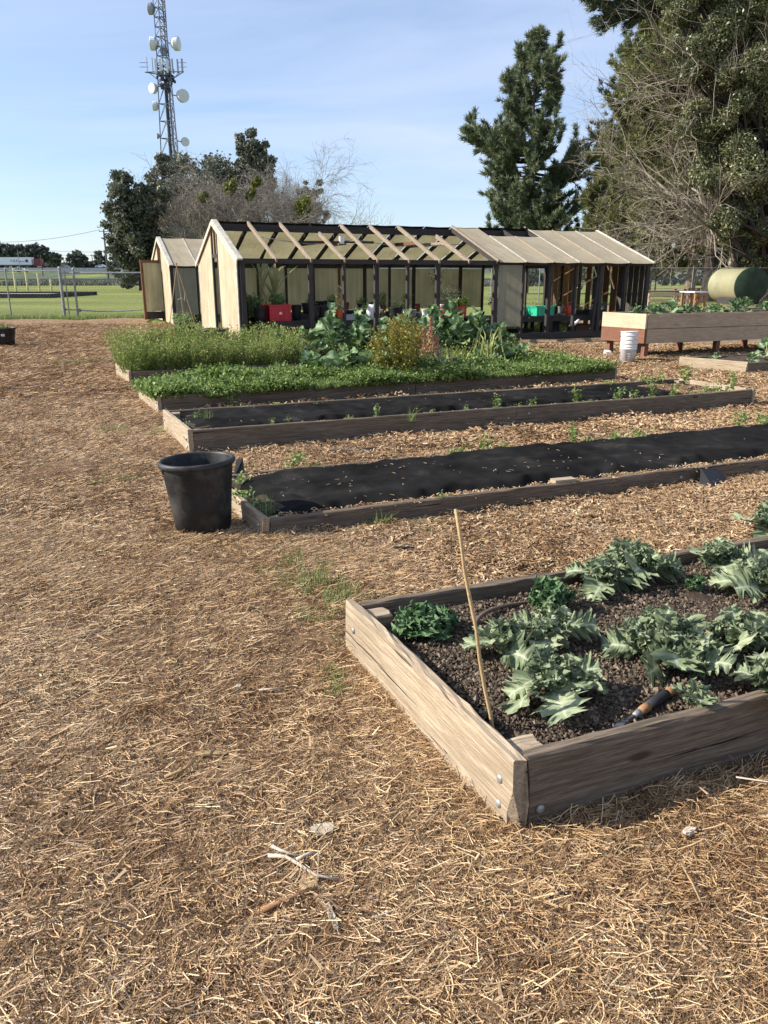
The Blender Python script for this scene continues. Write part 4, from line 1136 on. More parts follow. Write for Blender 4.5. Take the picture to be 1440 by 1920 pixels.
# collards
def collard(p, size, label, group, seed, n=13, mat=F_COLL, stem=.25, meshes=COLLARD):
    rg = np.random.default_rng(seed)
    root = thing('collard_plant', label, 'collard plant', p, 0, group)
    MB().tube([(0, 0, -.02), (.01, 0, stem * size * .6), (.0, .01, stem * size)], [.016, .013, .008], 6).build('stalk', M_STEMH, root)
    sp = []
    for k in range(n):
        f = k / n
        sp.append((k * 137.5 + rg.normal() * 12, -25 + 75 * f + rg.normal() * 16, size * (1.0 - .45 * f) * rg.uniform(.65, 1.15), stem * size * (.05 + .95 * f) * rg.uniform(.8, 1.1)))
    plant_leaves(root, meshes, mat, sp, rg)
    return root
cgrp = 'collard and broccoli plants in the rear beds'
cl = [(2.75, .35, 1.05, .25), (3.0, .8, 1.15, .4), (3.25, .3, 1.1, .4), (3.5, .85, 1.2, .55), (3.7, .3, 1.15, .45), (3.95, .8, 1.25, .62), (4.1, .25, 1.1, .4), (5.35, .75, 1.5, .6), (5.55, .25, 1.35, .45), (5.75, .8, 1.5, .6), (6.0, .35, 1.4, .45), (6.25, .8, 1.4, .5), (6.5, .4, 1.25, .35), (6.75, .75, 1.2, .3), (5.0, .3, 1.25, .45), (2.45, .7, .95, .4), (3.35, .6, 1.2, .75), (4.35, .7, 1.15, .55), (4.6, .3, 1.0, .35), (4.85, .85, 1.35, .5), (2.95, .2, 1.0, .3), (3.85, .15, 1.0, .3), (5.6, .5, 1.15, .6), (6.1, .6, 1.1, .5)]
cw = ['beside the last herb bush, under the red crate', 'tall, behind the first collard', 'front one below the red crate', 'tall, in front of the stacked dark pots', 'front one left of the orange pot', 'tallest, reaching up to the orange pot', 'left of the mustard yellow shrub', 'tall, below the greenish wall panel', 'front one right of the salmon seed spikes', 'behind the bundle of yellow stems', 'front one right of the yellow stems', 'below the seedling tray', 'front one near the right end of the row', 'last at the right end of the row', 'small one between the spikes and the yellow stems', 'behind the last herb bush', 'in the middle of the left group, taller than its neighbours', 'behind the mustard yellow shrub', 'low one at the foot of the mustard yellow shrub', 'behind the salmon seed spikes', 'low front one of the left group', 'low front one left of the yellow shrub', 'tall one behind the yellow stem bundle', 'behind the right group of collards']
for i, (u, v_, s_, st_) in enumerate(cl):
    collard(bp(BE, u, v_, BE.soil), s_ * 1.15, 'leafy blue green collard ' + cw[i], cgrp, 200 + i, 34, stem=st_ * .7)
for i, (u, v_, s_) in enumerate([(.9, .35, .6), (2.2, .85, 1.3), (2.75, .95, 1.45), (3.6, .95, 1.5), (3.1, .75, 1.4), (4.1, .9, 1.3), (2.5, .55, 1.1), (5.3, 1.05, 1.4), (5.8, 1.1, 1.3)]):
    collard(bp(BD, u, v_, BD.soil), s_, ['small pale leafed collard near the left end of the ground cover bed', 'collard rising from the ground cover below the farther herb bushes', 'collard in the middle of the ground cover bed', 'broad leafed collard in the ground cover, left of the salmon spikes', 'collard low in the ground cover with one bright upturned leaf', 'collard in the ground cover at the foot of the yellow shrub', 'collard in the ground cover under the orange pot', 'collard at the rear of the ground cover, right of the spikes', 'collard at the rear of the ground cover, under the yellow stems'][i], 'collards in the ground cover bed', 300 + i, 16, stem=.15)
# mustard-yellow shrub, seed spikes, strap leaves, yellow stems
rs = np.random.default_rng(71)
def shrub(loc, h, r, n, size, mat, name, label, cat, rng, stems=60):
    f, s_ = bush_mesh('foliage', h, r, n, size, rng, stems)
    root = thing(name, label, cat, loc); obj('foliage', f, mat, root); obj('stems', s_, M_STEMH, root); return root
shrub(G(752, 716, .15) + Vector((0, .2, 0)), .86, .42, 5200, .036, F_FENNEL, 'yellow_shrub', 'rounded mustard yellow and rust coloured shrub in the middle of the rear beds', 'shrub', rs)
def spike(px, py, h, lab):
    rt = thing('seed_spike', lab, 'flower spike', G(px, py, .15), 0, 'salmon coloured seed spikes')
    MB().tube([(0, 0, 0), (.01, 0, h * .5), (-.01, 0, h)], [.009, .007, .003], 6).build('stem', M_STICKB, rt)
    n = 900; t = .38 + .62 * rs.random(n)
    rr = .055 * (1.15 - t) * (1 + rs.normal(size=n) * .3)
    C = np.stack([rs.normal(size=n) * rr, rs.normal(size=n) * rr, t * h], 1)
    V, F = leaves_np(C, .022, rs, .6)
    obj('seed_head', np_mesh('seed_head', V, F, v=rs.random(n)), F_SPIKE, rt)
spike(806, 702, .82, 'tallest salmon coloured seed spike standing in the ground cover')
spike(793, 700, .66, 'shorter salmon coloured seed spike left of the tallest one')
spike(817, 702, .55, 'thin salmon coloured seed spike right of the tallest one')
def straps(px, py, n, L, lab):
    rt = thing('strap_leafed_plant', lab, 'plant', G(px, py, .17))
    for k in range(n):
        a = rs.random() * 6.28; e = rs.uniform(50, 84)
        me = leaf_mesh('leaf', L * rs.uniform(.7, 1.1), .06, rs, e0=e, droop=18, lobes=1, depth=0, ruf=0, teeth=0, stalk=.0, ns=8, nc=1, cup=.4, fwd=0, tipw=.0)
        obj('leaf', me, F_STRAP, rt, (0, 0, 0), (0, 0, a))
straps(822, 706, 7, .48, 'clump of pale sword shaped leaves right of the salmon spikes')
straps(845, 700, 5, .38, 'smaller clump of pale sword shaped leaves leaning right')
rt = thing('yellow_stem_bundle', 'drooping bundle of yellow stems among the collards', 'plant', G(915, 690, .17))
P = []
for k in range(26):
    a = rs.random() * 6.28; r_ = rs.uniform(.1, .3); h_ = rs.uniform(.35, .62)
    P.append([(rs.normal() * .03, rs.normal() * .03, 0), (math.cos(a) * r_ * .4, math.sin(a) * r_ * .4, h_ * .8), (math.cos(a) * r_ * .8, math.sin(a) * r_ * .8, h_), (math.cos(a) * r_ * 1.1, math.sin(a) * r_ * 1.1, h_ * .4)])
V, F = tubes_np(np.array(P), np.tile([.008, .008, .006, .004], (26, 1)), 4)
obj('stems', np_mesh('stems', V, F, v=rs.random(len(F))), F_YSTEM, rt)

# ------------------------------------------------------------------ sticks, bark and scraps on the litter
def stick(paths, r, mat, name, label, cat, z=.034):
    o0 = G(*paths[0][0][:2], z)
    mb = MB()
    for p in paths:
        P = [G(x, y, z + dz) - o0 for x, y, dz in p]
        mb.tube(P, [r * (1 - .45 * i / max(1, len(P) - 1)) * rnd.uniform(.85, 1.15) for i in range(len(P))], 7)
    tag(mb.build(name, mat, None, o0, smooth=True), label, cat)
def flake(px, py, w, l, rot, mat, label, name='wood_chip', cat='wood chip', z=.032, th=.007):
    mb = MB(); n = 9; V = []
    for zz in (0, 1):
        for k in range(n):
            t = 2 * math.pi * k / n
            rr = rnd.uniform(.75, 1.1)
            V.append((math.cos(t) * l / 2 * rr, math.sin(t) * w / 2 * rr, zz * th + rnd.uniform(0, .003)))
    F = [tuple(reversed(range(n))), tuple(range(n, 2 * n))] + [(k, (k + 1) % n, n + (k + 1) % n, n + k) for k in range(n)]
    o = mb.add(V, F).build(name, mat, None, G(px, py, z), (R(rnd.uniform(-8, 8)), R(rnd.uniform(-8, 8)), rot)); tag(o, label, cat)
stick([[(503, 1604, .012), (535, 1606, .015), (560, 1620, .012), (590, 1640, .01), (638, 1650, .006)], [(556, 1612, .012), (575, 1602, .016), (597, 1594, .014)], [(506, 1585, .01), (530, 1596, .012), (555, 1604, .012)]], .0052, M_STICKW, 'stick', 'bleached white forked stick lying on the needle litter', 'stick')
stick([[(490, 1707, .008), (540, 1686, .012), (595, 1664, .012)]], .0075, M_STICKB, 'stick', 'smooth reddish brown stick below the bleached forked stick', 'stick')
flake(580, 1655, .045, .085, 1.2, M_STICKT, 'tan triangular bark piece between the white and the brown stick', 'bark_piece', 'bark')
flake(605, 1557, .045, .07, .2, M_STICKW, 'flat pale weathered wood chip above the forked stick')
flake(598, 1690, .014, .07, -1.0, M_STICKT, 'narrow tan sliver pointing down from the brown stick')
flake(655, 1672, .010, .05, 1.0, M_STICKT, 'small yellowish sliver right of the forked stick')
flake(622, 1720, .016, .09, -1.2, M_STICKW, 'greyish bark strip at the lower end of the stick pile', 'bark_piece', 'bark')
stick([[(697, 1720, .004), (720, 1714, .006), (742, 1707, .004)]], .0028, M_STICKW, 'twig', 'short white twig right of the stick pile', 'twig')
stick([[(222, 1347, .012), (240, 1336, .01), (290, 1325, .008), (340, 1295, .01), (385, 1268, .008)], [(222, 1347, .01), (218, 1334, .02)]], .0042, M_STICKB, 'twig', 'long crooked dark twig with a pale end at the left', 'twig')
stick([[(308, 1457, .006), (345, 1443, .012), (366, 1425, .016)]], .006, M_STICKT, 'bark_strip', 'curled dark bark strip below the long crooked twig', 'bark')
flake(398, 1415, .026, .11, .15, M_STICKT, 'flat tan strip continuing the curled bark strip', 'bark_piece', 'bark')
stick([[(430, 1413, .01), (462, 1424, .008), (495, 1436, .004)]], .0028, M_STICKT, 'twig', 'thin straw at the right end of the tan strip', 'twig')
stick([[(485, 1294, .006), (535, 1289, .006)]], .0042, M_STICKW, 'twig', 'pale straight twig midway between pot and bark strip', 'twig')
stick([[(183, 1191, .006), (210, 1204, .008)]], .004, M_STICKT, 'wood_sliver', 'yellow wood sliver on the left of the litter', 'wood sliver')
flake(1292, 1560, .03, .05, .6, M_STICKW, 'pale curled chip lying in front of the kale bed')
stick([[(1380, 1457, .02), (1440, 1466, .02), (1480, 1470, .02)]], .003, M_STICKW, 'twig', 'pale straight twig at the right edge below the front board', 'twig')
stick([[(1278, 1620, .01), (1300, 1660, .012), (1318, 1700, .006)]], .003, M_STICKT, 'twig', 'thin brown twig in the litter below the pale curled chip', 'twig')
flake(755, 1028, .03, .12, .15, M_BLACK, 'small black plastic scrap beyond the kale bed', 'plastic_scrap', 'plastic scrap')
flake(640, 846, .06, .22, .1, M_BLACK, 'black plastic scrap on the chips behind the fabric bed', 'plastic_scrap', 'plastic scrap')
flake(690, 842, .04, .18, .3, M_BLACK, 'narrow black plastic scrap right of the other scrap', 'plastic_scrap', 'plastic scrap')
flake(445, 1290, .02, .04, .7, M_STICKW, 'small cream chip in the litter left of the pale twig')
# block and fabric corner at bed B
o = MB().box((0, 0, .0), (.17, .07, .06), R(20)).build('wood_block', W_WEATHER, None, G(1056, 905, .11)); tag(o, 'pale wood block lying on the fabric against the front board', 'wood block')
e = G(449, 900, .06)
o = MB().add([(-.05, 0, 0), (.05, 0, 0), (.03, .05, 0), (.03, .02, .16), (-.02, .03, .15), (.035, .0, .12)], [(0, 1, 5, 3, 4), (0, 4, 3, 2), (1, 2, 3, 5), (0, 2, 1)]).build('fabric_corner', M_BLACK, None, e); tag(o, 'stiff black folded corner sticking up behind the big pot', 'fabric corner')
mb = MB().add([(0, 0, 0), (.28, .1, 0), (.22, .2, .09), (.05, .12, .12), (.1, -.05, 0)], [(0, 4, 3), (4, 1, 2, 3), (0, 3, 2, 1)])
o = mb.build('fabric_flap', M_BLACK, None, G(1310, 915, 0)); tag(o, 'loose black fabric flap sticking out under the front board', 'fabric flap')
# ================================================================== GREENHOUSES
def beam(name, a, b, w, h, mat, parent, up=(0, 0, 1), bev=True, seg=1):
    """timber from a to b in the parent's coordinates; w across, h along 'up'; own local X is the grain."""
    a, b = Vector(a), Vector(b); x = (b - a); L = x.length; x.normalize()
    u = Vector(up); y = u.cross(x).normalized(); z = x.cross(y)
    mb = MB().box((L / 2, 0, 0), (L, w, h))
    o = mb.build(name, mat, parent)
    m = Matrix((x, y, z)).transposed().to_4x4(); m.translation = a
    o.matrix_local = m if parent is None else m
    o.location = a; o.rotation_euler = m.to_euler()
    return o
def prism(name, outline, x, th, mat, parent):
    """flat sheet whose outline lies in the local YZ plane at X = x."""
    n = len(outline)
    V = [(x, p[0], p[1]) for p in outline] + [(x + th, p[0], p[1]) for p in outline]
    F = [tuple(range(n)), tuple(reversed(range(n, 2 * n)))] + [(k, n + k, n + (k + 1) % n, (k + 1) % n) for k in range(n)]
    return MB().add(V, F).build(name, mat, parent)
def greenhouse(O, L, W, zE, zR, nb, label, full):
    ang = math.atan2(GH_U.y, GH_U.x)
    g = thing('greenhouse', label, 'greenhouse', O, ang, 'timber framed greenhouses')
    bay = L / nb
    rz = lambda v: zE + (zR - zE) * (1 - abs(v - W / 2) / (W / 2))
    sl = math.atan2(zR - zE, W / 2)
    fn = Vector((0, -math.sin(sl), math.cos(sl))); bn = Vector((0, math.sin(sl), math.cos(sl)))
    # sills and eave beams
    beam('sill', (0, 0, .10), (L, 0, .10), .10, .14, W_DARK, g)
    beam('sill', (0, W, .10), (L, W, .10), .10, .14, W_DARK, g)
    beam('eave_beam', (-.05, 0, zE - .05), (L + .05, 0, zE - .05), .09, .10, W_DARK, g)
    beam('eave_beam', (0, W, zE - .05), (L, W, zE - .05), .09, .12, W_DARK, g)
    beam('ridge_beam', (0, W / 2, zR - .11), (L, W / 2, zR - .11), .05, .16, W_DARK, g)
    # posts
    for k in range(nb + 1):
        u = bay * k
        main = (k % 2 == 0)
        if full and k in (1, 7): continue
        if not full and k > 1 and not main: continue
        w = .10 if main else .055
        lean = .0
        if k == nb: u -= .05
        if k == 0: u += .05
        beam('post', (u, 0, .17), (u + lean, 0, zE - .10), w, .09, W_DARK, g, up=(0, 1, 0))
        if full and k == 12: beam('post', (u - .17, .0, .02), (u - .06, 0, zE - .3), .07, .06, W_DARK, g, up=(0, 1, 0))
    for k in range(nb + 1):
        u = min(max(bay * k, .05), L - .05)
        beam('post', (u, W, .17), (u, W, zE - .11), .08 if k % 2 == 0 else .05, .08, W_DARK if k not in (5, 12) else W_BROWN, g, up=(0, 1, 0))
    # rafters
    for k in range(nb + 1):
        u = min(max(bay * k, .03), L - .03)
        cov = (not full) or k >= 8
        t0 = .0
        if full and k in (3, 7): t0 = .28
        a = Vector((u, W / 2 * (1 - t0) + .0, zR - (zR - zE) * t0)); b = Vector((u, -.10, zE - (zR - zE) * .10 / (W / 2)))
        if 0 < k < nb:
            off = fn * (-.035 if cov else .0)
            beam('rafter', a + off, b + off, .06 if cov else .042, .09, W_DARK if cov else W_RAFTER, g, up=fn)
        b2 = Vector((u, W + .08, zE - .03))
        if 0 < k < nb:
            q = -bn * .05
            beam('rafter', Vector((u, W / 2, zR)) + q, b2 + q, .06, .09, W_DARK, g, up=bn)
    # collar ties and a purlin across the open bays
    if full:
        for k in (3, 4, 6, 7):
            z = zR - .42
            hw = W / 2 * (.42 / (zR - zE))
            beam('collar_tie', (bay * k + .07, W / 2 - hw * .9, z), (bay * k + .07, W / 2 + hw * .9, z), .04, .08, W_RAFTER if k in (4, 7) else W_BROWN, g)
        beam('purlin', (bay * 2, W * .28, zE + .40), (bay * 4.6, W * .28, zE + .42), .04, .05, W_DARK, g)
        tb = MB().tube([(bay * 1, W * .3, zE + .5), (bay * 2.6, W * .32, zE + .36), (bay * 4.1, W * .3, zE + .48), (bay * 5.5, W * .34, zE + .35), (bay * 7.8, W * .3, zE + .42)], .009, 6)
        tb.build('overhead_cable', M_GALV, g, smooth=True)
        MB().box((bay * 3.55, W * .28, zE + .46), (.10, .09, .16)).build('fan_box', M_STICKER, g)
    # roof sheets: front slope
    def sheet(name, k, t0, t1, mat, front, n=6, wid=None):
        V = []; F = []
        u0, u1 = bay * k + .012, bay * (k + 1) - .012
        nrm = fn if front else bn
        for j in range(5):
            t = t0 + (t1 - t0) * j / 4
            v = W / 2 - W / 2 * t if front else W / 2 + W / 2 * t
            z = zR - (zR - zE) * t
            for i in range(n + 1):
                uu = u0 + (u1 - u0) * i / n
                s = .012 * math.sin(math.pi * i / n) * (-1) + rnd.gauss(0, .002)
                p = Vector((uu, v, z)) + nrm * (.030 + s + (0 if front else .004))
                V.append(tuple(p))
        m = n + 1
        for j in range(4):
            for i in range(n): F.append((j * m + i, j * m + i + 1, (j + 1) * m + i + 1, (j + 1) * m + i) if front else (j * m + i, (j + 1) * m + i, (j + 1) * m + i + 1, j * m + i + 1))
        N_ = len(V)
        V += [tuple(Vector(v) - nrm * .004) for v in V]
        F += [tuple(N_ + i for i in reversed(f)) for f in F]
        MB().add(V, F).build(name, mat, g, smooth=False)
    for k in range(nb):
        if (not full) or k >= 8:
            t0 = .02
            if full and k in (9, 10): t0 = .26
            sheet('roof_panel', k, t0, 1.07, M_FIBER, True)
            if full and k in (9, 10): sheet('ridge_sheet', k, -.02, .22, M_BLACK, False)
        if full:
            sheet('ridge_sheet', k, .0, .20, M_BLACK, False)
            sheet('roof_panel', k, .215, 1.05, M_FIBERR, False)
        else: sheet('roof_panel', k, .02, 1.05, M_FIBER, False)
        if ((not full) or k > 8) and k > 0:
            a = Vector((bay * k, W / 2 * (1 - (.27 if full and k in (9, 10, 11) and k < 11 else .02)), 0)); a.z = rz(a.y)
            b = Vector((bay * k, -.14, zE - .055))
            beam('batten', a + fn * .038, b + fn * .038, .035, .010, M_TRIM if k % 2 else W_TAN, g, up=fn)
    if full:
        beam('rafter', Vector((bay * 8, W / 2, zR)) + fn * .05, Vector((bay * 8, -.12, zE - .05)) + fn * .05, .05, .05, W_RAFTER, g, up=fn)
    # rake trim at both gable ends
    for (u, w) in ((-.02, .12), (L + .02, .05)):
        for s in (0, 1):
            v1 = -.16 if s == 0 else W + .14
            nrm = fn if s == 0 else bn
            a = Vector((u, W / 2, zR + .045)); b = Vector((u, v1, zE - .02))
            beam('rake_trim', a, b, w, .035, M_TRIM, g, up=nrm)
            if u < 0: beam('rake_face', a + Vector((-.07, 0, -.06)), b + Vector((-.07, 0, -.06)), .02, .09, M_TRIM, g, up=nrm)
    # left gable: cream sheets either side of a dark narrow doorway
    d0, d1 = W / 2 - .30, W / 2 + .34
    hd = 1.98
    top = lambda v: rz(v) - .06
    def vsheets(v0, v1, zb, n):
        for i in range(n):
            a, b = v0 + (v1 - v0) * i / n + .004, v0 + (v1 - v0) * (i + 1) / n - .004
            pts = [(a, zb), (b, zb), (b, top(b))]
            if a < W / 2 < b: pts.append((W / 2, top(W / 2)))
            pts.append((a, top(a)))
            prism('wall_panel', pts, -.045, .02, M_FIBERW, g)
    vsheets(.02, d0 - .05, .05, 3); vsheets(d1 + .05, W - .02, .05, 2)
    for v in (d0, d1): beam('door_jamb', (-.03, v, .0), (-.03, v, rz(v) - .10), .05, .09, W_DARK, g, up=(0, 1, 0))
    beam('door_head', (-.035, d0, hd), (-.035, d1, hd), .06, .07, W_DARK, g)
    beam('transom_bar', (-.035, W / 2, hd), (-.035, W / 2, zR - .12), .05, .05, W_BROWN, g, up=(0, 1, 0))
    prism('transom_pane', [(d0 + .03, hd + .04), (d1 - .03, hd + .04), (d1 - .03, top(d1)), (W / 2, top(W / 2)), (d0 + .03, top(d0))], -.02, .01, M_FIBER, g)
    for v in (.045, W - .045):
        beam('corner_post', (-.0, v, 0), (-.0, v, zE - .10), .09, .09, W_DARK if v < 1 else M_TRIM, g, up=(0, 1, 0))
    beam('corner_trim', (-.06, .03, .0), (-.06, .03, zE - .03), .02, .07, M_TRIM, g, up=(0, 1, 0))
    # back wall sheets
    nback = 1 + int(g_u(872, W, 550) / bay + .5) if full else nb
    for k in range(nback):
        V = MB().box((bay * (k + .5), W - .0 + .055, (.62 + zE - .14) / 2), (bay - .03, .012, zE - .14 - .62))
        V.build('wall_panel', M_FIBERB, g)
    return g, rz, bay
gh, gz, gbay = greenhouse(GH_O, GH_L, GH_W, GH_E, GH_R, 14, 'nearer long greenhouse with half its roof stripped to bare rafters', True)
def gh_extras():
    L, W = GH_L, GH_W
    MB().box((gbay * 8.5, -.055, (.34 + GH_E - .1) / 2), (gbay - .12, .012, GH_E - .1 - .34)).build('wall_panel', M_FIBERB, gh)
    # right gable: vertical boards with gaps
    rr = random.Random(4); v = .0
    mats = [W_GREYB, W_GREYB, W_GREYB, W_GREYB, W_BROWN, W_GREYB, W_BROWN, W_BROWN, W_HONEY, W_GREYB, W_BROWN, W_HONEY, W_TAN, W_BROWN, W_BROWN, W_HONEY, W_BROWN, W_BROWN, W_BROWN, W_HONEY]
    i = 0
    while v < W - .1:
        w = rr.uniform(.17, .27)
        w = min(w, W - v)
        if i != 11:
            beam('siding_board', (L + .03, v + w / 2, .04), (L + .03, v + w / 2, gz(v + w / 2) - .10), w - .012, .02, mats[i % len(mats)], gh, up=(1, 0, 0))
        v += w + (.02 if i not in (6, 9) else .09); i += 1
    for v in (.9, 1.9, 2.9, 3.8):
        beam('stud', (L - .03, v, .1), (L - .03, v, gz(v) - .1), .045, .08, W_DARK, gh, up=(1, 0, 0))
    beam('sill', (L, .05, .10), (L, W - .05, .10), .08, .13, W_DARK, gh)
gh_extras()
gh2, gz2, gbay2 = greenhouse(gp(0, 9.1) + Vector((-.1, 0, 0)), 7.0, GH_W, GH_E, GH_R + .02, 9, 'farther greenhouse behind, with its door standing open', False)
def gh2_extras():
    # front wall sheets and the open door
    for k in range(2):
        MB().box((gbay2 * (k + .5), -.055, (.35 + GH_E - .1) / 2), (gbay2 - .08, .012, GH_E - .45)).build('wall_panel', M_FIBERB, gh2)
gh2_extras()
def open_door():
    # hinged on the near greenhouse-side jamb of the farther gable, swung out to the left
    a = at(312, 488, 27.6); b = at(262, 489, 27.0)
    w = (b - a); w.z = 0; Lw = w.length
    root = thing('greenhouse_door', 'open greenhouse door with translucent pane in a dark brown frame, at the far greenhouse', 'door', (a.x, a.y, .12), math.atan2(w.y, w.x))
    h = a.z - .12
    for x in (.04, Lw - .04): beam('door_stile', (x, 0, 0), (x, 0, h), .08, .05, W_BROWN, root, up=(0, 1, 0))
    beam('door_rail', (.08, 0, h - .04), (Lw - .08, 0, h - .04), .05, .08, W_BROWN, root)
    beam('door_rail', (.08, 0, .14), (Lw - .08, 0, .14), .05, .24, W_DARK, root)
    MB().box((Lw / 2, 0, h / 2 + .1), (Lw - .16, .012, h - .34)).build('pane', M_FIBERB, root)
    MB().tube([(Lw - .04, -.03, h * .48), (Lw - .04, -.08, h * .48)], .03, 8).build('door_knob', M_GALV, root)
open_door()
# teepee of canes
e = at(331, 498, 16.0)
rt = thing('cane_teepee', 'tall teepee of three thin canes tied together in front of the greenhouses', 'plant support', (e.x, e.y, 0))
for dx, dy in ((-.32, -.1), (.40, 0.1), (.02, .4)):
    MB().tube([(dx, dy, 0), (-dx * .03, -dy * .03, e.z + .05)], [.011, .007], 6).build('cane', M_BAMBOO, rt)
MB().tube([(-.03, 0, e.z * .62), (.05, .02, e.z * .64), (.10, .02, e.z * .6), (.12, .03, e.z * .7)], .006, 5).build('tie', M_STICKW, rt)
# ------------------------------------------------------------------ benches
BZ = .56
def bench(u0, u1, v0, v1, label, z=BZ):
    root = thing('potting_bench', label, 'bench', gp(u0, v0), math.atan2(GH_U.y, GH_U.x), 'slatted dark benches in the greenhouse')
    L, W = u1 - u0, v1 - v0
    for k in range(5): beam('slat', (0, W * (k + .5) / 5, z - .02), (L, W * (k + .5) / 5, z - .02), W / 5 - .02, .03, W_DARK, root)
    beam('rail', (0, .02, z - .09), (L, .02, z - .09), .035, .10, W_DARK, root); beam('rail', (0, W - .02, z - .09), (L, W - .02, z - .09), .035, .10, W_DARK, root)
    for x in (.05, L - .05):
        for y in (.05, W - .05): beam('leg', (x, y, 0), (x, y, z - .04), .07, .07, W_DARK, root, up=(0, 1, 0))
for i, (a, b) in enumerate(((.35, 2.9), (3.0, 5.5), (5.6, 7.9), (8.0, 10.4))):
    bench(a, b, .22, 1.15, ['front bench at the left, under the first red crate', 'front bench holding the orange pot', 'front bench under the second red crate', 'front bench under the green crate'][i])
for i, (a, b) in enumerate(((.4, 3.3), (3.4, 6.2))):
    bench(a, b, 3.45, 4.4, ['back bench at the left against the greenish wall', 'back bench in the middle against the greenish wall'][i])
def spot(px, v=.6, py=590): return gp(g_u(px, v, py), v, BZ)
def crate(px, v, w, l, h, rz, mat, label, emblem=False, dz=0):
    p = spot(px, v); p.z += dz
    root = thing('plastic_crate', label, 'crate', p, math.atan2(GH_U.y, GH_U.x) + R(rz), 'plastic tote crates on the benches')
    t = .012; mb = MB()
    for sx, sy, dx, dy in ((0, -1, w, t), (0, 1, w, t), (-1, 0, t, l - 2 * t), (1, 0, t, l - 2 * t)):
        mb.box((sx * (w / 2 - t / 2), sy * (l / 2 - t / 2), h / 2), (dx, dy, h))
    mb.box((0, 0, .01), (w - .03, l - .03, .012)); mb.build('body', mat, root)
    rm = MB()
    for sy in (-1, 1): rm.box((0, sy * (l / 2 + .008), h - .015), (w + .04, .02, .03))
    for sx in (-1, 1): rm.box((sx * (w / 2 + .008), 0, h - .0155), (.02, l - .01, .029))
    rm.build('rim', mat, root)
    rb = MB()
    for k in range(5): rb.box((-w / 2 + w * (k + .5) / 5, -l / 2 - .005, h / 2 - .02), (.012, .012, h - .06))
    rb.build('ribs', mat, root)
    if emblem:
        MB().add([(-.03, -l / 2 - .014, h * .42), (.03, -l / 2 - .014, h * .42), (.035, -l / 2 - .014, h * .50), (.0, -l / 2 - .014, h * .58), (-.03, -l / 2 - .014, h * .52)], [(0, 1, 2, 3, 4)]).build('emblem', M_STICKER, root)
    return root
crate(523, .55, .48, .36, .36, -4, M_RED, 'dark red plastic crate with a small white mark, at the left end of the benches', True)
crate(492, .85, .30, .36, .34, 8, M_RED, 'dull red crate half hidden behind the marked red crate')
crate(848, .62, .58, .40, .25, -6, M_RED, 'low bright red crate in the middle of the greenhouse')
crate(1012, .55, .60, .40, .23, 10, M_GREEN, 'emerald green plastic crate on the right bench')
crate(950, 1.5, .5, .32, .36, 0, M_TERRA, 'reddish brown box planter behind the tray of cream flowers', dz=.0)
def pot(px, v, h, r, mat, label, dz=0, group='pots on the greenhouse benches', soil=.9):
    p = spot(px, v); p.z += dz
    return nursery_pot(p, h, r, r * .75, label, soil=soil, mat=mat, drain=False, group=group, n=16)
pot(638, .45, .24, .10, M_ORANGE, 'bright orange plastic pot holding dry stems')
pot(474, .9, .42, .17, M_PLASTIC_BLACK, 'big dark pot just right of the greenhouse corner post')
pot(487, .5, .30, .15, M_BLACK, 'black pot left of the marked red crate')
pot(556, .75, .34, .12, M_BLACK, 'black pot right of the marked red crate')
for i, (px, v, h, r, dz) in enumerate([(590, .5, .30, .13, 0), (607, .55, .32, .15, 0), (588, .9, .26, .10, .1), (618, .95, .30, .12, .12), (600, 1.3, .3, .12, .1), (575, 1.0, .25, .11, .12)]):
    pot(px, v, h, r, M_BLACK if i % 2 else M_PLASTIC_BLACK, ['dark pot in front of the pile right of the second post', 'widest dark pot left of the orange pot', 'small dark pot on the left of the pile', 'dark pot stacked high behind the widest one', 'dark pot at the back of the pile', 'dark pot touching the second post'][i], dz)
pot(742, .5, .26, .155, M_BLACK, 'square looking black pot with thin green shoots')
pot(660, .9, .20, .16, M_TERRA, 'shallow terracotta bowl right of the orange pot')
pot(830, .95, .30, .11, M_WHITE_P, 'white pot with rosemary like stems behind the low red crate')
for i, px in enumerate((762, 774, 797)): pot(px, .6, .2, .085, M_STICKER if i != 1 else M_GALV, ['white tub left of the middle post', 'grey tub left of the middle post', 'white tub right of the middle post'][i])
def jug():
    p = spot(697, .45)
    root = thing('white_container', 'leaning pale grey plastic container between the orange and the black pot', 'container', p, R(20), tilt=(R(8), R(10)))
    MB().lathe([(.10, 0), (.13, .02), (.15, .16), (.145, .27), (.12, .32)], 16, sx=1.1, sy=.8).build('body', M_WHITE_P, root, smooth=True)
    MB().lathe([(.06, .31), (.06, .35), (.05, .36)], 12, c=(.02, 0, 0)).build('lid', M_DISHG, root, smooth=True)
jug()
def watering_can():
    p = spot(1068, .5)
    root = thing('watering_can', 'orange red plastic watering can on the right bench', 'watering can', p, R(15))
    MB().lathe([(.10, 0), (.115, .02), (.105, .18), (.085, .22), (.05, .24)], 16).build('body', M_CANRED, root, smooth=True)
    MB().tube([(-.06, 0, .20), (-.05, 0, .31), (.03, 0, .33), (.09, 0, .27), (.10, 0, .12)], .012, 8).build('handle', M_CANRED, root, smooth=True)
    MB().tube([(-.08, 0, .06), (-.18, 0, .18), (-.22, 0, .27)], [.03, .018, .022], 8).build('spout', M_CANRED, root, smooth=True)
watering_can()
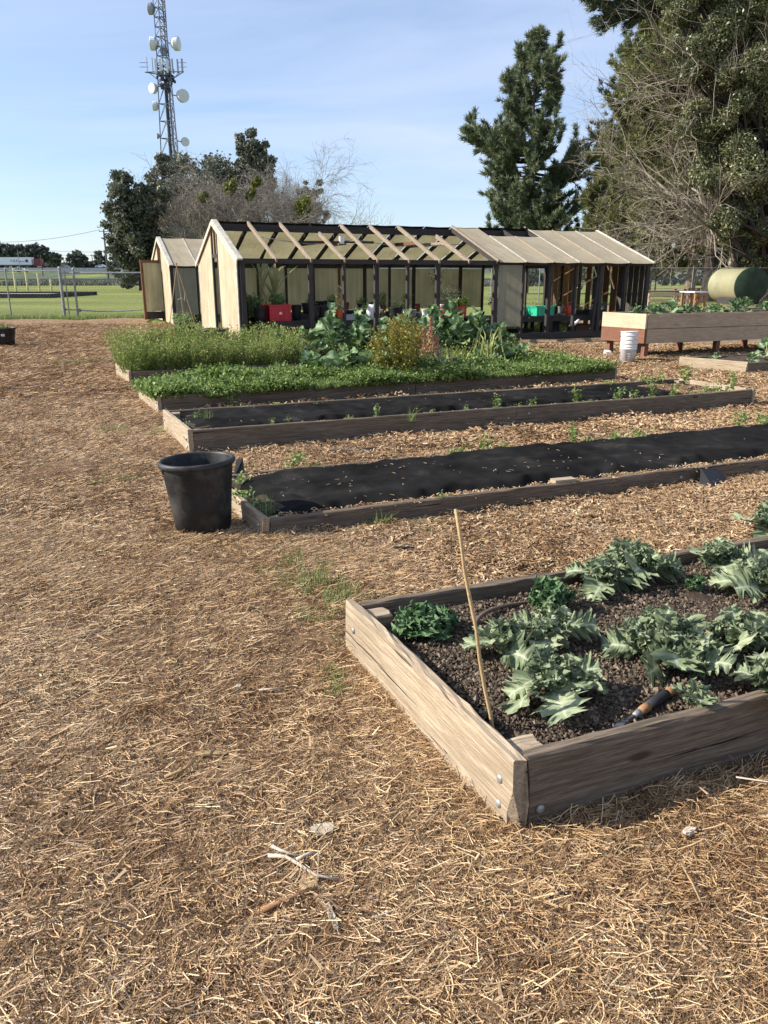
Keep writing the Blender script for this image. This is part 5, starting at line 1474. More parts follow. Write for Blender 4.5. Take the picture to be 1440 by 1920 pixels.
def tray(px, v, w, l, label, mat, flowers=None, n=0):
    p = spot(px, v)
    root = thing('seedling_tray', label, 'tray', p, math.atan2(GH_U.y, GH_U.x))
    mb = MB()
    for sx, sy, dx, dy in ((0, -1, w, .01), (0, 1, w, .01), (-1, 0, .01, l - .02), (1, 0, .01, l - .02)): mb.box((sx * (w / 2 - .005), sy * (l / 2 - .005), .06), (dx, dy, .12))
    mb.box((0, 0, .01), (w - .02, l - .02, .01)); mb.build('tray_wall', mat, root)
    if flowers:
        C = np.stack([(rs.random(n) - .5) * w * .8, (rs.random(n) - .5) * l * .8, .13 + .12 * rs.random(n)], 1)
        V, F = leaves_np(C, .04, rs, .9, 1); obj('blossoms', np_mesh('blossoms', V, F, v=rs.random(n)), flowers, root)
        C = np.stack([(rs.random(n * 2) - .5) * w * .85, (rs.random(n * 2) - .5) * l * .85, .06 + .12 * rs.random(n * 2)], 1)
        V, F = leaves_np(C, .03, rs, .7, 1); obj('foliage', np_mesh('foliage', V, F, v=rs.random(n * 2)), F_COVER, root)
tray(945, .45, .40, .30, 'grey tray of cream flowers on the right bench', M_GALVD, F_FLOWER, 130)
tray(1112, .55, .55, .35, 'black tray of small white flowers at the far right of the benches', M_BLACK, F_FLOWER, 60)
tray(660, .4, .5, .3, 'white flat tray lying right of the orange pot', M_DISHG)
# plants standing on the benches
def bplant(px, v, z, h, r, n, size, mat, label, stems=30):
    p = spot(px, v); p.z = z
    return shrub(p, h, r, n, size, mat, 'potted_plant', label, 'plant', rs, stems)
bplant(522, .6, BZ + .30, .34, .20, 600, .055, F_COLL, 'bushy green plant growing out of the marked red crate')
bplant(472, .6, BZ + .1, .55, .22, 700, .06, F_CURLY, 'dark leafy plant in the greenhouse corner by the first post')
bplant(838, .95, BZ + .25, .55, .34, 1500, .03, F_DARKT, 'wiry dark rosemary like plant behind the low red crate', 60)
bplant(868, .8, BZ + .2, .32, .14, 350, .05, F_LIME, 'light green plant behind the right end of the low red crate')
bplant(953, 1.5, BZ + .32, .40, .20, 320, .07, F_LIME, 'tall light green plant in the reddish brown box planter')
bplant(930, 1.3, BZ + .1, .4, .2, 500, .05, F_CURLY, 'dark plant left of the reddish brown box planter')
bplant(638, .45, BZ + .2, .62, .12, 160, .03, F_SPIKE, 'dry reddish stems standing in the orange pot', 26)
bplant(742, .5, BZ + .22, .25, .12, 120, .03, F_COLL, 'thin green shoots in the square looking black pot', 14)
bplant(712, .6, BZ, .22, .10, 200, .03, F_CHIP, 'dry pale plant right of the leaning grey container', 14)
bplant(690, 1.1, BZ + .15, .2, .2, 200, .05, F_COLL, 'small green seedlings behind the leaning grey container', 14)
# tall cane-leafed plant
p = spot(512, .9); rt = thing('tall_strap_plant', 'tall pale yellow strap leafed plant rising past the eave behind the marked red crate', 'plant', p)
MB().tube([(0, 0, 0), (.02, 0, .6), (.05, 0, 1.0)], [.03, .022, .018], 6).build('cane', M_BAMBOO, rt)
MB().tube([(-.1, 0, 0), (-.15, 0, .5), (-.28, 0, .95)], [.028, .02, .016], 6).build('cane', M_BAMBOO, rt)
for k in range(26):
    me = leaf_mesh('leaf', rs.uniform(.5, .95), .07, rs, e0=rs.uniform(55, 85), droop=rs.uniform(10, 70), lobes=1, depth=0, ruf=0, teeth=0, stalk=.0, ns=8, nc=1, cup=.3, fwd=0, tipw=0)
    o = obj('leaf', me, F_STRAP, rt, (.05 if k % 2 else -.25, 0, rs.uniform(.2, 1.0)), (0, 0, rs.random() * 6.28))
# hanging dry plant
p = spot(818, 1.6); p.z = 1.75
rt = thing('hanging_plant', 'dry trailing plant hanging from the frame above the low red crate', 'hanging plant', p)
C = np.stack([rs.normal(size=500) * .09, rs.normal(size=500) * .09, -.45 * rs.random(500)], 1); V, F = leaves_np(C, .05, rs, .3)
obj('foliage', np_mesh('foliage', V, F, v=rs.random(500)), F_PINEY, rt)
# crowded back bench: many small pots with seedlings or nothing in them
bb = random.Random(14)
BW = ['first', 'second', 'third', 'fourth', 'fifth', 'sixth', 'seventh', 'eighth', 'ninth', 'tenth', 'eleventh', 'twelfth', 'thirteenth', 'fourteenth', 'fifteenth', 'sixteenth']
for i in range(16):
    u = .7 + i * .345; v = bb.uniform(3.6, 4.2)
    q = gp(u, v); q.z = BZ
    h_ = bb.uniform(.14, .3)
    r2 = nursery_pot(q, h_, bb.uniform(.07, .12), .07, 'small dark pot, ' + BW[i] + ' from the left on the back bench', soil=.9, mat=M_BLACK if i % 3 else M_TERRA, drain=False, group='small pots on the back bench', n=14)
    if i % 2 == 0:
        f1, s1 = bush_mesh('foliage', bb.uniform(.2, .5), .14, 200, .05, rs, 14); obj('foliage', f1, (F_COLL, F_CURLY, F_LIME)[i % 3], r2, (0, 0, h_ * .8)); obj('stems', s1, M_STEMH, r2, (0, 0, h_ * .8))
for i, (px, v) in enumerate([(585, .9), (600, .7), (612, .9), (645, .95), (655, .7), (672, .6), (725, .8), (757, .85), (786, .8), (812, .5), (903, .9), (975, .7), (990, .85), (1040, .8), (1050, .55), (1085, .6), (1095, .8), (1130, .7)]):
    q = spot(px, v); h_ = bb.uniform(.08, .22)
    r2 = nursery_pot(q, h_, bb.uniform(.05, .10), .05, ('low' if h_ < .14 else 'upright') + ' small dark pot, ' + (BW + ['seventeenth', 'eighteenth'])[i] + ' from the left on the front benches', soil=.9, mat=(M_BLACK, M_PLASTIC_BLACK, M_GALVD)[i % 3], drain=False, group='small pots on the front benches', n=14)
    if i % 2:
        f1, s1 = bush_mesh('foliage', bb.uniform(.12, .3), .12, 160, .045, rs, 12); obj('foliage', f1, (F_COLL, F_CURLY, F_DARKT)[i % 3], r2, (0, 0, h_ * .8)); obj('stems', s1, M_STEMH, r2, (0, 0, h_ * .8))
# clutter below the right bench
for i, (px, v, w, h, m) in enumerate([(1085, .7, .5, .3, W_BROWN), (1150, .6, .5, .35, W_BROWN), (1030, .8, .35, .4, M_BLACK), (975, .9, .6, .2, W_DARK)]):
    q = gp(g_u(px, v, 625), v, 0)
    o = MB().box((0, 0, h / 2 + .01), (w, .4, h), taper=.94).build('storage_box', m, None, q, (0, 0, R(23 + 5 * i))); tag(o, ['brown box under the right bench below the watering can', 'brown box under the far right end of the benches', 'black tub under the green crate', 'low dark box under the cream flower tray'][i], 'box')
q = gp(g_u(1062, .3, 610), .2, .30)
tag(MB().tube([q - q, Vector((.10, 0, .02)), Vector((.2, 0, .09)), Vector((.26, 0, .17))], [.02, .045, .04, .02], 8).build('plastic_scoop', M_WHITE_P, None, q), 'pale curved plastic scoop hanging below the right bench', 'scoop')
# black tub and pot with plant between the greenhouses
q = G(404, 640); nursery_pot(G(407, 652), .42, .27, .22, 'wide black tub by the gable of the nearer greenhouse', n=24, soil=.8, drain=False)
pt = nursery_pot(G(350, 645), .40, .24, .2, 'black pot with a leafy green plant before the cane teepee', n=24, soil=.9, drain=False)
f_, s_ = bush_mesh('foliage', .42, .30, 420, .07, rs, 24); obj('foliage', f_, F_COLL, pt, (0, 0, .33)); obj('stems', s_, M_STEMH, pt, (0, 0, .33))

# ------------------------------------------------------------------ tall planter, buckets
PC = G(1203, 674); PU = dirv(67.7); PV = dirv(-31)
def planter():
    ang = math.atan2(PU.y, PU.x)
    root = thing('tall_planter', 'waist high timber planter on red legs with a pale cedar and red end', 'planter', PC, ang)
    L, W = 4.8, 1.02
    c, s_ = math.cos(-ang), math.sin(-ang)
    pv = Vector((PV.x * c - PV.y * s_, PV.x * s_ + PV.y * c, 0))
    q = lambda u, v, z: Vector((u, 0, z)) + pv * v
    for (z0, z1) in ((.295, .562), (.572, .838)):
        for off in (0, W):
            beam('side_board', q(.05, off, (z0 + z1) / 2), q(L, off, (z0 + z1) / 2), .04, z1 - z0, W_TAN, root)
    for (z0, z1, m) in ((.30, .566, W_RED), (.568, .842, W_CEDAR)):
        e = beam('end_board', q(.0, -.03, (z0 + z1) / 2), q(.0, W + .04, (z0 + z1) / 2), .045, z1 - z0, m, root)
        beam('end_board', q(L, 0, (z0 + z1) / 2), q(L, W, (z0 + z1) / 2), .04, z1 - z0, m, root)
    for u in (.12, 1.9, 3.7, L - .1):
        for v in (.07, W - .07): beam('leg', q(u, v, 0), q(u, v, .31), .095, .095, W_RED, root, up=(0, 1, 0))
    # soil and floor follow the skewed plan
    for nm, z, m in (('floor', .30, W_DARK), ('soil', .78, M_SOIL)):
        P = [q(.06, .04, z), q(L - .03, .04, z), q(L - .03, W - .04, z), q(.06, W - .04, z)]
        MB().add([tuple(p) for p in P] + [tuple(p + Vector((0, 0, .02))) for p in P], [(0, 3, 2, 1), (4, 5, 6, 7), (0, 1, 5, 4), (1, 2, 6, 5), (2, 3, 7, 6), (3, 0, 4, 7)]).build(nm, m, root)
    bolt_p = None
planter()
rq = np.random.default_rng(17)
pw = ['first at the left end of the tall planter', 'second from the left end of the tall planter', 'third, left of centre in the tall planter', 'tallest blue leaved one beside the small far table', 'behind the tallest one in the tall planter', 'before the left rim of the olive tank', 'low one under the olive tank', 'under the middle of the olive tank', 'near the dark end of the olive tank', 'yellowish bushy one before the dark tank end', 'at the right edge in the tall planter']
for i, (u, v, s_) in enumerate([(.25, .5, .6), (.55, .45, .62), (.85, .6, .6), (1.2, .6, .85), (1.35, .35, .6), (1.75, .5, .55), (2.1, .4, .6), (2.4, .6, .6), (2.75, .5, .75), (3.05, .5, .95), (3.5, .4, .7)]):
    p = PC + PU * u + PV * v; p.z = .79
    collard(p, s_ * 1.3, 'collard ' + pw[i], 'collards in the tall planter', 400 + i, 18, stem=.12)
for i, (u, v, s_, st_) in enumerate([(.45, .3, .6, .1), (1.0, .5, .8, .4), (1.5, .4, .8, .2), (1.9, .7, .9, .4), (2.3, .4, .95, .3), (.3, .8, .5, .1)]):
    collard(bp(BF, u, v, BF.soil), s_, 'collard ' + ['first near the corner of the short bed', 'tall yellowish one in the short bed', 'low one in the middle of the short bed', 'blue green one right of the tall one in the short bed', 'tallest one at the right edge in the short bed', 'small one at the far corner of the short bed'][i], 'collards in the short low bed', 430 + i, 11, stem=st_)
def buckets():
    base = G(1176, 681)
    for k in range(4):
        z = [0, .072, .144, .205][k]
        root = thing('plastic_bucket', ['lowest white bucket of the nested stack, with faded grey print', 'second white bucket from the bottom of the nested stack', 'third white bucket from the bottom of the nested stack', 'topmost white bucket of the nested stack'][k], 'bucket', base + Vector((0, 0, z)), .4 * k, 'nested white buckets', tilt=(R(-1.5 * (k == 3)), R(2.2 * (k == 3))))
        h = .365; rb, rt_ = .130 - .001 * k, .148
        ri = lambda z_: rb + (rt_ - rb) * z_ / h
        prof = [(rb * .4, 0), (rb, 0), (ri(h * .70), h * .70), (ri(h * .71) + .008, h * .71), (ri(h * .74) + .008, h * .735), (ri(h * .75), h * .75), (ri(h * .83), h * .83), (ri(h * .83) + .008, h * .835), (ri(h * .86) + .008, h * .86), (ri(h * .87), h * .865), (ri(h * .95), h * .95), (rt_ + .007, h * .955), (rt_ + .008, h * .995), (rt_, h), (rt_ - .004, h * .99), (rb - .004, .006), (rb * .4, .005)]
        if k: # only the collar shows outside the bucket below
            prof = [(rb - .016, h * .1)] + [(ri(h * .60) - .012, h * .60)] + [(ri(h * .72), h * .80)] + prof[6:]
            prof = [p for p in prof if p[1] > .08]
            prof[-1] = (rb - .02, h * .12) if prof[-1][1] < .1 else prof[-1]
        MB().lathe(prof, 32).build('wall', M_WHITE_P, root, smooth=True)
        if k == 0 or k == 3:
            r_ = ri(h * .8) + .012
            pts = [(r_ * math.cos(t), r_ * math.sin(t), h * .78 - .06 * math.sin((t - 3.3) / 3.0 * math.pi)) for t in np.linspace(3.4, 6.2, 12)]
            MB().tube(pts, .0025, 5).build('wire_handle', M_GALV, root)
        if k == 0:
            for (zz, ww, a) in ((.17, .05, -1.75), (.125, .035, -1.75), (.155, .02, -1.62), (.085, .04, -1.72)):
                mb = MB(); V = []
                for i in range(5):
                    t = a + (i / 4 - .5) * ww / rb; r2 = ri(zz) + .0025
                    V += [(r2 * math.cos(t), r2 * math.sin(t), zz), (r2 * math.cos(t), r2 * math.sin(t), zz + .022)]
                mb.add(V, [(i * 2, i * 2 + 2, i * 2 + 3, i * 2 + 1) for i in range(4)]).build('printed_mark', M_PRINTGREY, root)
buckets()
# small things by the planter
q = G(1150, 668); tag(MB().box((0, 0, .2), (.42, .35, .36)).build('timber_box', W_TAN, None, gp(0, 0) * 0 + (PC + PV * .85 + PU * .62), (0, 0, R(23))), 'small tan timber box standing under the tall planter', 'box')
tag(MB().add([(-.12, 0, 0), (.12, 0, 0), (.14, .1, .01), (-.08, .1, .10), (.03, .04, .09)], [(0, 1, 4), (1, 2, 4), (2, 3, 4), (3, 0, 4), (0, 3, 2, 1)]).build('white_scrap', M_STICKER, None, G(1142, 666, .01)), 'crumpled pale scrap by the red planter leg', 'scrap')
tag(MB().tube([(0, 0, 0), (.02, .3, .02), (0, .6, 0)], .03, 8).build('pipe_end', M_CONC, None, G(1240, 650, .0)), 'short pale pipe under the tall planter', 'pipe')
# ================================================================== FENCES, FIELD, BACKGROUND
def wires(A, B, h, z0, sp, r, name, parent, mat=M_GALVD):
    d = (B - A); L = d.length; d.normalize()
    n = int((L + h) / sp); P = []
    for s in (1, -1):
        for k in range(n):
            x0 = -h + k * sp if s == 1 else k * sp
            a0, a1 = x0, x0 + h * s
            za, zb = 0.0, h
            lo, hi = (a0, a1)
            pts = []
            t0, t1 = 0.0, 1.0
            if s == 1:
                t0 = max(0, -a0 / h); t1 = min(1, (L - a0) / h)
            else:
                t0 = max(0, (a0 - L) / h); t1 = min(1, a0 / h)
            if t1 - t0 < .02: continue
            P.append([[a0 + s * h * t0, 0, z0 + h * t0], [a0 + s * h * t1, 0, z0 + h * t1]])
    P = np.array(P)
    V, F = tubes_np(P, np.full(P.shape[:2], r), 3)
    W = np.stack([V[:, 0] * d.x - V[:, 1] * d.y, V[:, 0] * d.y + V[:, 1] * d.x, V[:, 2]], 1)
    return obj(name, np_mesh(name, W, F), mat, parent)
def chain_fence(A, B, h, posts, label, rails=(1.0,), r_post=.03, mesh=True, sp=.12, group='chain link fences'):
    root = thing('chain_link_fence', label, 'fence', A, 0, group)
    d = (B - A); L = d.length; u = d.normalized()
    for t in posts:
        p = u * t
        o = MB().tube([(0, 0, -.05), (0, 0, h + .03)], r_post, 10).build('post', M_GALV, root, p)
        MB().lathe([(r_post * 1.15, 0), (r_post * 1.2, .03), (r_post * .5, .06)], 10).build('post_cap', M_GALV, o, (0, 0, h + .03))
    for rz_ in rails:
        MB().tube([Vector((0, 0, h * rz_)), u * (L / 2) + Vector((0, 0, h * rz_ - .01)), u * L + Vector((0, 0, h * rz_))], .022, 8).build('rail', M_GALV, root)
    if mesh: wires(Vector((0, 0, 0)), d, h - .06, .03, sp, .0026, 'chain_link_mesh', root)
    return root
f1a = at(-160, 597, 30.3); f1a.z = 0
f1b = G(119, 597); f1b = Vector((f1b.x, 30.3, 0))
X = lambda px, Y=30.3: at(px, 597, Y).x
chain_fence(Vector((X(-160), 30.3, 0)), Vector((X(122), 30.3, 0)), 1.74, [X(22) - X(-160), X(-75) - X(-160)], 'chain link fence at the left edge with one slim post')
r_ = thing('wide_gate', 'wide chain link gate with heavy post and round clamps, at the left behind the yard', 'gate', (X(122), 30.3, 0))
for x, rr, h_ in ((0, .055, 1.80), (X(147) - X(122), .04, 1.76), (X(131) - X(122), .022, 1.68)):
    o = MB().tube([(0, 0, -.05), (0, 0, h_)], rr, 12).build('post', M_GALV, r_, (x, 0, 0))
    MB().lathe([(rr * 1.1, 0), (rr * 1.15, .04), (rr * .4, .09)], 12).build('post_cap', M_GALV, o, (0, 0, h_))
gx = X(300) - X(122)
MB().tube([(0, 0, 1.66), (gx, 0, 1.67)], .028, 8).build('top_rail', M_GALV, r_)
MB().tube([(0, 0, .34), (gx * .35, 0, .26), (gx * .6, 0, .27), (gx, 0, .36)], .022, 8).build('bottom_rail', M_GALV, r_)
for x, z in ((X(147) - X(122) + .05, 1.40), (X(147) - X(122) + .06, .30), (.04, 1.35), (.04, .33)):
    MB().tube([(x, -.05, z), (x, .05, z)], .07 if x > .3 else .05, 12).build('clamp', M_GALVD, r_)
wires(Vector((0, 0, 0)), Vector((gx, 0, 0)), 1.6, .05, .12, .0026, 'chain_link_mesh', r_)
chain_fence(Vector((2, 48.2, 0)), Vector((29, 44.0, 0)), 2.02, [1.9, 3.1, 4.4, 7.2, 9.9, 12.7, 15.75, 19.3, 22.7, 26.0], 'long chain link fence behind the greenhouse and the tank', rails=(1.0,))
# yellow posts and the sand strip in the field
fp = [(31, 551, 502), (53, 550.5, 503), (75, 551, 512), (97.5, 551, 523)]
for i, (px, pb, ptop) in enumerate(fp):
    b = at(px, pb, 73); b.z = -.05; t = at(px - 4, ptop, 73)
    o = MB().tube([(0, 0, 0), (0, 0, t.z + .05)], .10, 8).build('yellow_post', M_YELLOWP, None, b)
    tag(o, ['leftmost of the four pale yellow posts in the field', 'second of the four pale yellow posts, as tall as the first', 'third pale yellow post, a little shorter', 'shortest pale yellow post, nearest the fence gate'][i], 'post', 'pale yellow posts in the field')
def sandstrip():
    x0, x1 = at(-60, 552, 70).x, at(157, 552, 70).x
    root = thing('sand_strip', 'long low sand strip edged with dark boards, in the green field', 'sand pit', (x0, 62, -.05))
    L = x1 - x0
    MB().box((L / 2, 5, .12), (L, 10, .12)).build('sand', M_SAND, root)
    MB().box((L / 2 + .1, -.1, .16), (L + .6, .2, .34)).build('border_board', M_BLACK, root)
    MB().box((L / 2 + .1, 10.1, .16), (L + .6, .2, .34)).build('border_board', M_BLACK, root)
    MB().box((L + .2, 5, .16), (.2, 9.9, .33)).build('border_board', M_BLACK, root)
sandstrip()
# rail, road, vehicles
def rail_fence():
    root = thing('guard_rail', 'long dark guard rail beyond the field', 'guard rail', (-90, 200, 0))
    MB().box((50, 0, 1.0), (140, .15, .38)).build('rail', M_GALVD, root)
    me = MB().box((0, 0, .4), (.2, .2, .9)).mesh('post')
    for k in range(36): obj('post', me, W_DARK, root, (-18 + k * 4, .2, 0))
rail_fence()
o = MB().box((0, 0, 0), (700, .5, 1.7)).build('concrete_barrier', M_CONC, None, (0, 306, 4.1)); tag(o, 'long pale concrete barrier on the freeway embankment', 'barrier')
o = MB().box((0, 0, 0), (700, 9, .1)).build('frontage_road', M_CONC, None, (0, 216, -.02)); tag(o, kind='structure')
def strip_text(s, size, mat, parent, loc, rot):
    c = bpy.data.curves.new('lettering', 'FONT'); c.body = s; c.size = size; c.extrude = .02
    t = bpy.data.objects.new('lettering_src', c); COL.objects.link(t)
    dg = bpy.context.evaluated_depsgraph_get(); me = bpy.data.meshes.new_from_object(t.evaluated_get(dg))
    bpy.data.objects.remove(t); me.name = 'lettering'
    return obj('lettering', me, mat, parent, loc, rot)
def semi():
    b = at(0, 502, 335); zg = b.z
    xr = at(62, 495, 335).x
    root = thing('semi_truck', 'white box trailer behind a dark red truck cab on the freeway', 'truck', (xr, 335, zg))
    tr = MB().box((-8.2, 0, 2.65), (16.4, 2.6, 2.9)).build('trailer', M_TRAILER, root)
    MB().box((-8.2, -1.32, 1.05), (16.4, .1, .25)).build('side_rail', M_GALVD, root)
    strip_text('K & R', 1.25, M_PRINT, tr, (-8.6, -1.33, 2.35), (R(90), 0, 0)); strip_text('express', .85, M_PRINT, tr, (-5.4, -1.33, 2.3), (R(90), 0, 0))
    MB().tube([(-1.9, -1.31, 2.7), (-1.9, -1.36, 2.7)], .62, 16).build('round_emblem', M_PRINT, tr)
    cab = MB().box((2.4, 0, 2.1), (3.0, 2.5, 3.0)).box((4.4, 0, 1.25), (1.6, 2.2, 1.3)).build('cab', M_CARR, root)
    MB().box((3.5, -1.27, 2.6), (.7, .04, .9)).build('cab_window', M_GLASSD, cab)
    for x in (-14.5, -13.2, -.8, .5, 4.3):
        w = MB().tube([(0, -1.25, 0), (0, -.85, 0)], .52, 14).build('wheel', M_TYRE, root, (x, 0, .52))
    for x in (-14.5, -13.2, -.8, .5, 4.3):
        w = MB().tube([(0, .85, 0), (0, 1.25, 0)], .52, 14).build('wheel', M_TYRE, root, (x, 0, .52))
    MB().box((-3, 0, .8), (12, .8, .3)).build('chassis', M_BLACK, root)
semi()
def car(px, py, Y, mat, label, L=4.6, pick=False, rz=0, name='parked_car', cat='car', zf=None):
    b = at(px, py, Y)
    root = thing(name, label, cat, (b.x, Y, b.z if zf is None else zf), R(rz))
    V = [(-L / 2, .45), (-L / 2, .95), (-L * .38, 1.02), (-L * .22, 1.62), (L * .12, 1.66), (L * .2, 1.05), (L / 2, 1.0), (L / 2, .45)] if pick else [(-L / 2, .35), (-L / 2, .8), (-L * .3, .95), (-L * .15, 1.4), (L * .22, 1.42), (L * .38, .95), (L / 2, .85), (L / 2, .35)]
    n = len(V)
    P = [(x, -.9, z) for x, z in V] + [(x, .9, z) for x, z in V]
    MB().add(P, [tuple(range(n)), tuple(reversed(range(n, 2 * n)))] + [(k, n + k, n + (k + 1) % n, (k + 1) % n) for k in range(n)]).build('body', mat, root)
    z0, z1 = (1.08, 1.52) if pick else (.98, 1.32)
    for (a, b_) in ((-.30, -.12), (-.10, .08)):
        MB().box((L * (a + b_) / 2, -.91, (z0 + z1) / 2), (L * (b_ - a) * .9, .03, z1 - z0)).build('side_window', M_GLASSD, root)
    for x in (-L * .32, L * .32):
        for y in (-.85, .85):
            MB().tube([(x, y - .1, .36), (x, y + .1, .36)], .36, 14).build('wheel', M_TYRE, root)
    MB().box((-L / 2 - .02, -.6, .78), (.06, .4, .16)).build('headlight', M_STICKER, root); MB().box((-L / 2 - .02, .6, .78), (.06, .4, .16)).build('headlight', M_STICKER, root)
car(252, 531.5, 214, M_CARW, 'white pickup truck parked beyond the field, left of the open door', 5.6, True, name='pickup_truck', cat='pickup truck', zf=.05)
car(121, 507.5, 318, M_DISHG, 'silver car passing behind the concrete barrier', 4.6, zf=4.6)
car(42, 511, 300, M_CARW, 'small white car below the semi trailer', 4.2, zf=3.3)
car(190, 503, 330, M_CARW, 'distant white car left of the leaning utility pole', 4.2, zf=5.1)
car(218, 503, 335, M_GALVD, 'dark van on the freeway right of the utility pole', 5.2, True, zf=5.2)
def embankment():
    ys = np.r_[148, np.linspace(226, 262, 4), np.linspace(266, 330, 14), 334, 338]
    xs = np.linspace(-420, 420, 60); Xg, Yg = np.meshgrid(xs, ys)
    Z = -0.05 + 5.2 * sstep(262, 330, Yg) + .10 * np.sin(Xg * .05 + Yg * .03) * sstep(40, 120, Yg) + .04 + .12 * np.sin(Xg * .31) * np.sin(Yg * .2)
    V = np.stack([Xg, Yg, Z], -1).reshape(-1, 3); nx = len(xs)
    i, j = np.meshgrid(np.arange(len(ys) - 1), np.arange(nx - 1), indexing='ij'); q = (i * nx + j).ravel(); q = q[(i.ravel() > 0)]
    o = obj('embankment', np_mesh('embankment', V, np.stack([q, q + 1, q + nx + 1, q + nx], 1), smooth=True), M_VERGE); tag(o, kind='structure')
    o = MB().box((0, 0, 0), (800, 14, .12)).build('freeway', M_CONC, None, (0, 345, 5.2)); tag(o, kind='structure')
    rg = np.random.default_rng(12); P = []
    for k in range(1500): P.append((rg.uniform(-75, 30), 150 + rg.normal() * 1.2, -.05))
    for k in range(1500): P.append((rg.uniform(-105, 40), rg.uniform(205, 258), -.05))
    P = np.array(P); g_ = grass_tuft(30, .9, .7, rg, .05)
    scatter('rough_weeds', g_, P, zrot(len(P), rg), .6 + .9 * rg.random(len(P)), F_DARKT, 'dark rough weeds along the far edge of the field', 'weeds')
M_VERGE = plain('rough_verge_grass', (0.075, 0.10, 0.045), 0.95, var=.5, scale=.15, bstr=.5)
embankment()
# utility poles and wires
def upole(px, ptop, pbot, Y, r, label, arm=1.2, mat=M_POLE, zb=0.0):
    t = at(px, ptop, Y)
    root = thing('utility_pole', label, 'utility pole', (t.x, Y, zb), 0, 'utility poles beyond the field')
    MB().tube([(0, 0, 0), (0, 0, t.z - zb)], [r, r * .7], 8).build('pole', mat, root)
    if arm:
        MB().box((0, 0, t.z - zb - .5), (arm * 2, .14, .16)).build('crossarm', mat, root)
        for x in (-arm * .9, 0, arm * .9): MB().tube([(x, 0, t.z - zb - .42), (x, 0, t.z - zb - .1)], .06, 6).build('insulator', M_GALVD, root)
    return Vector((t.x, Y, t.z - .4))
w1 = upole(194, 430, 527, 212, .28, 'tall wooden utility pole with crossarm standing beyond the field')
w2 = upole(172, 477, 505, 420, .25, 'short distant utility pole right of the pair of pale trees', .8, zb=4)
w3 = upole(76, 478, 522, 290, .22, 'dark pole in front of the truck cab', 0, zb=1)
w4 = upole(33, 470, 507, 325, .15, 'slender pale pole in front of the white trailer', 0, M_GALV, zb=3)
w5 = upole(251, 478, 516, 240, .16, 'pale pole just left of the open greenhouse door', 0, M_GALV)
def wire(a, b, sag, label, r=.045):
    pts = [a.lerp(b, t) - Vector((0, 0, sag * 4 * t * (1 - t))) for t in np.linspace(0, 1, 12)]
    o = MB().tube([p - a for p in pts], r, 4).build('power_line', M_CABLE, None, a); tag(o, label, 'power line', 'power lines')
wire(w1 + Vector((-1, 0, .3)), at(-120, 446, 230), 2.0, 'power line running left from the tall utility pole')
wire(w1 + Vector((1, 0, .3)), at(420, 428, 205), 1.5, 'power line running right from the tall utility pole')
wire(at(90, 470, 300), at(330, 466, 300), .8, 'upper distant power line above the pair of pale trees')
wire(at(90, 477, 300), at(330, 473, 300), .8, 'lower distant power line above the pair of pale trees')

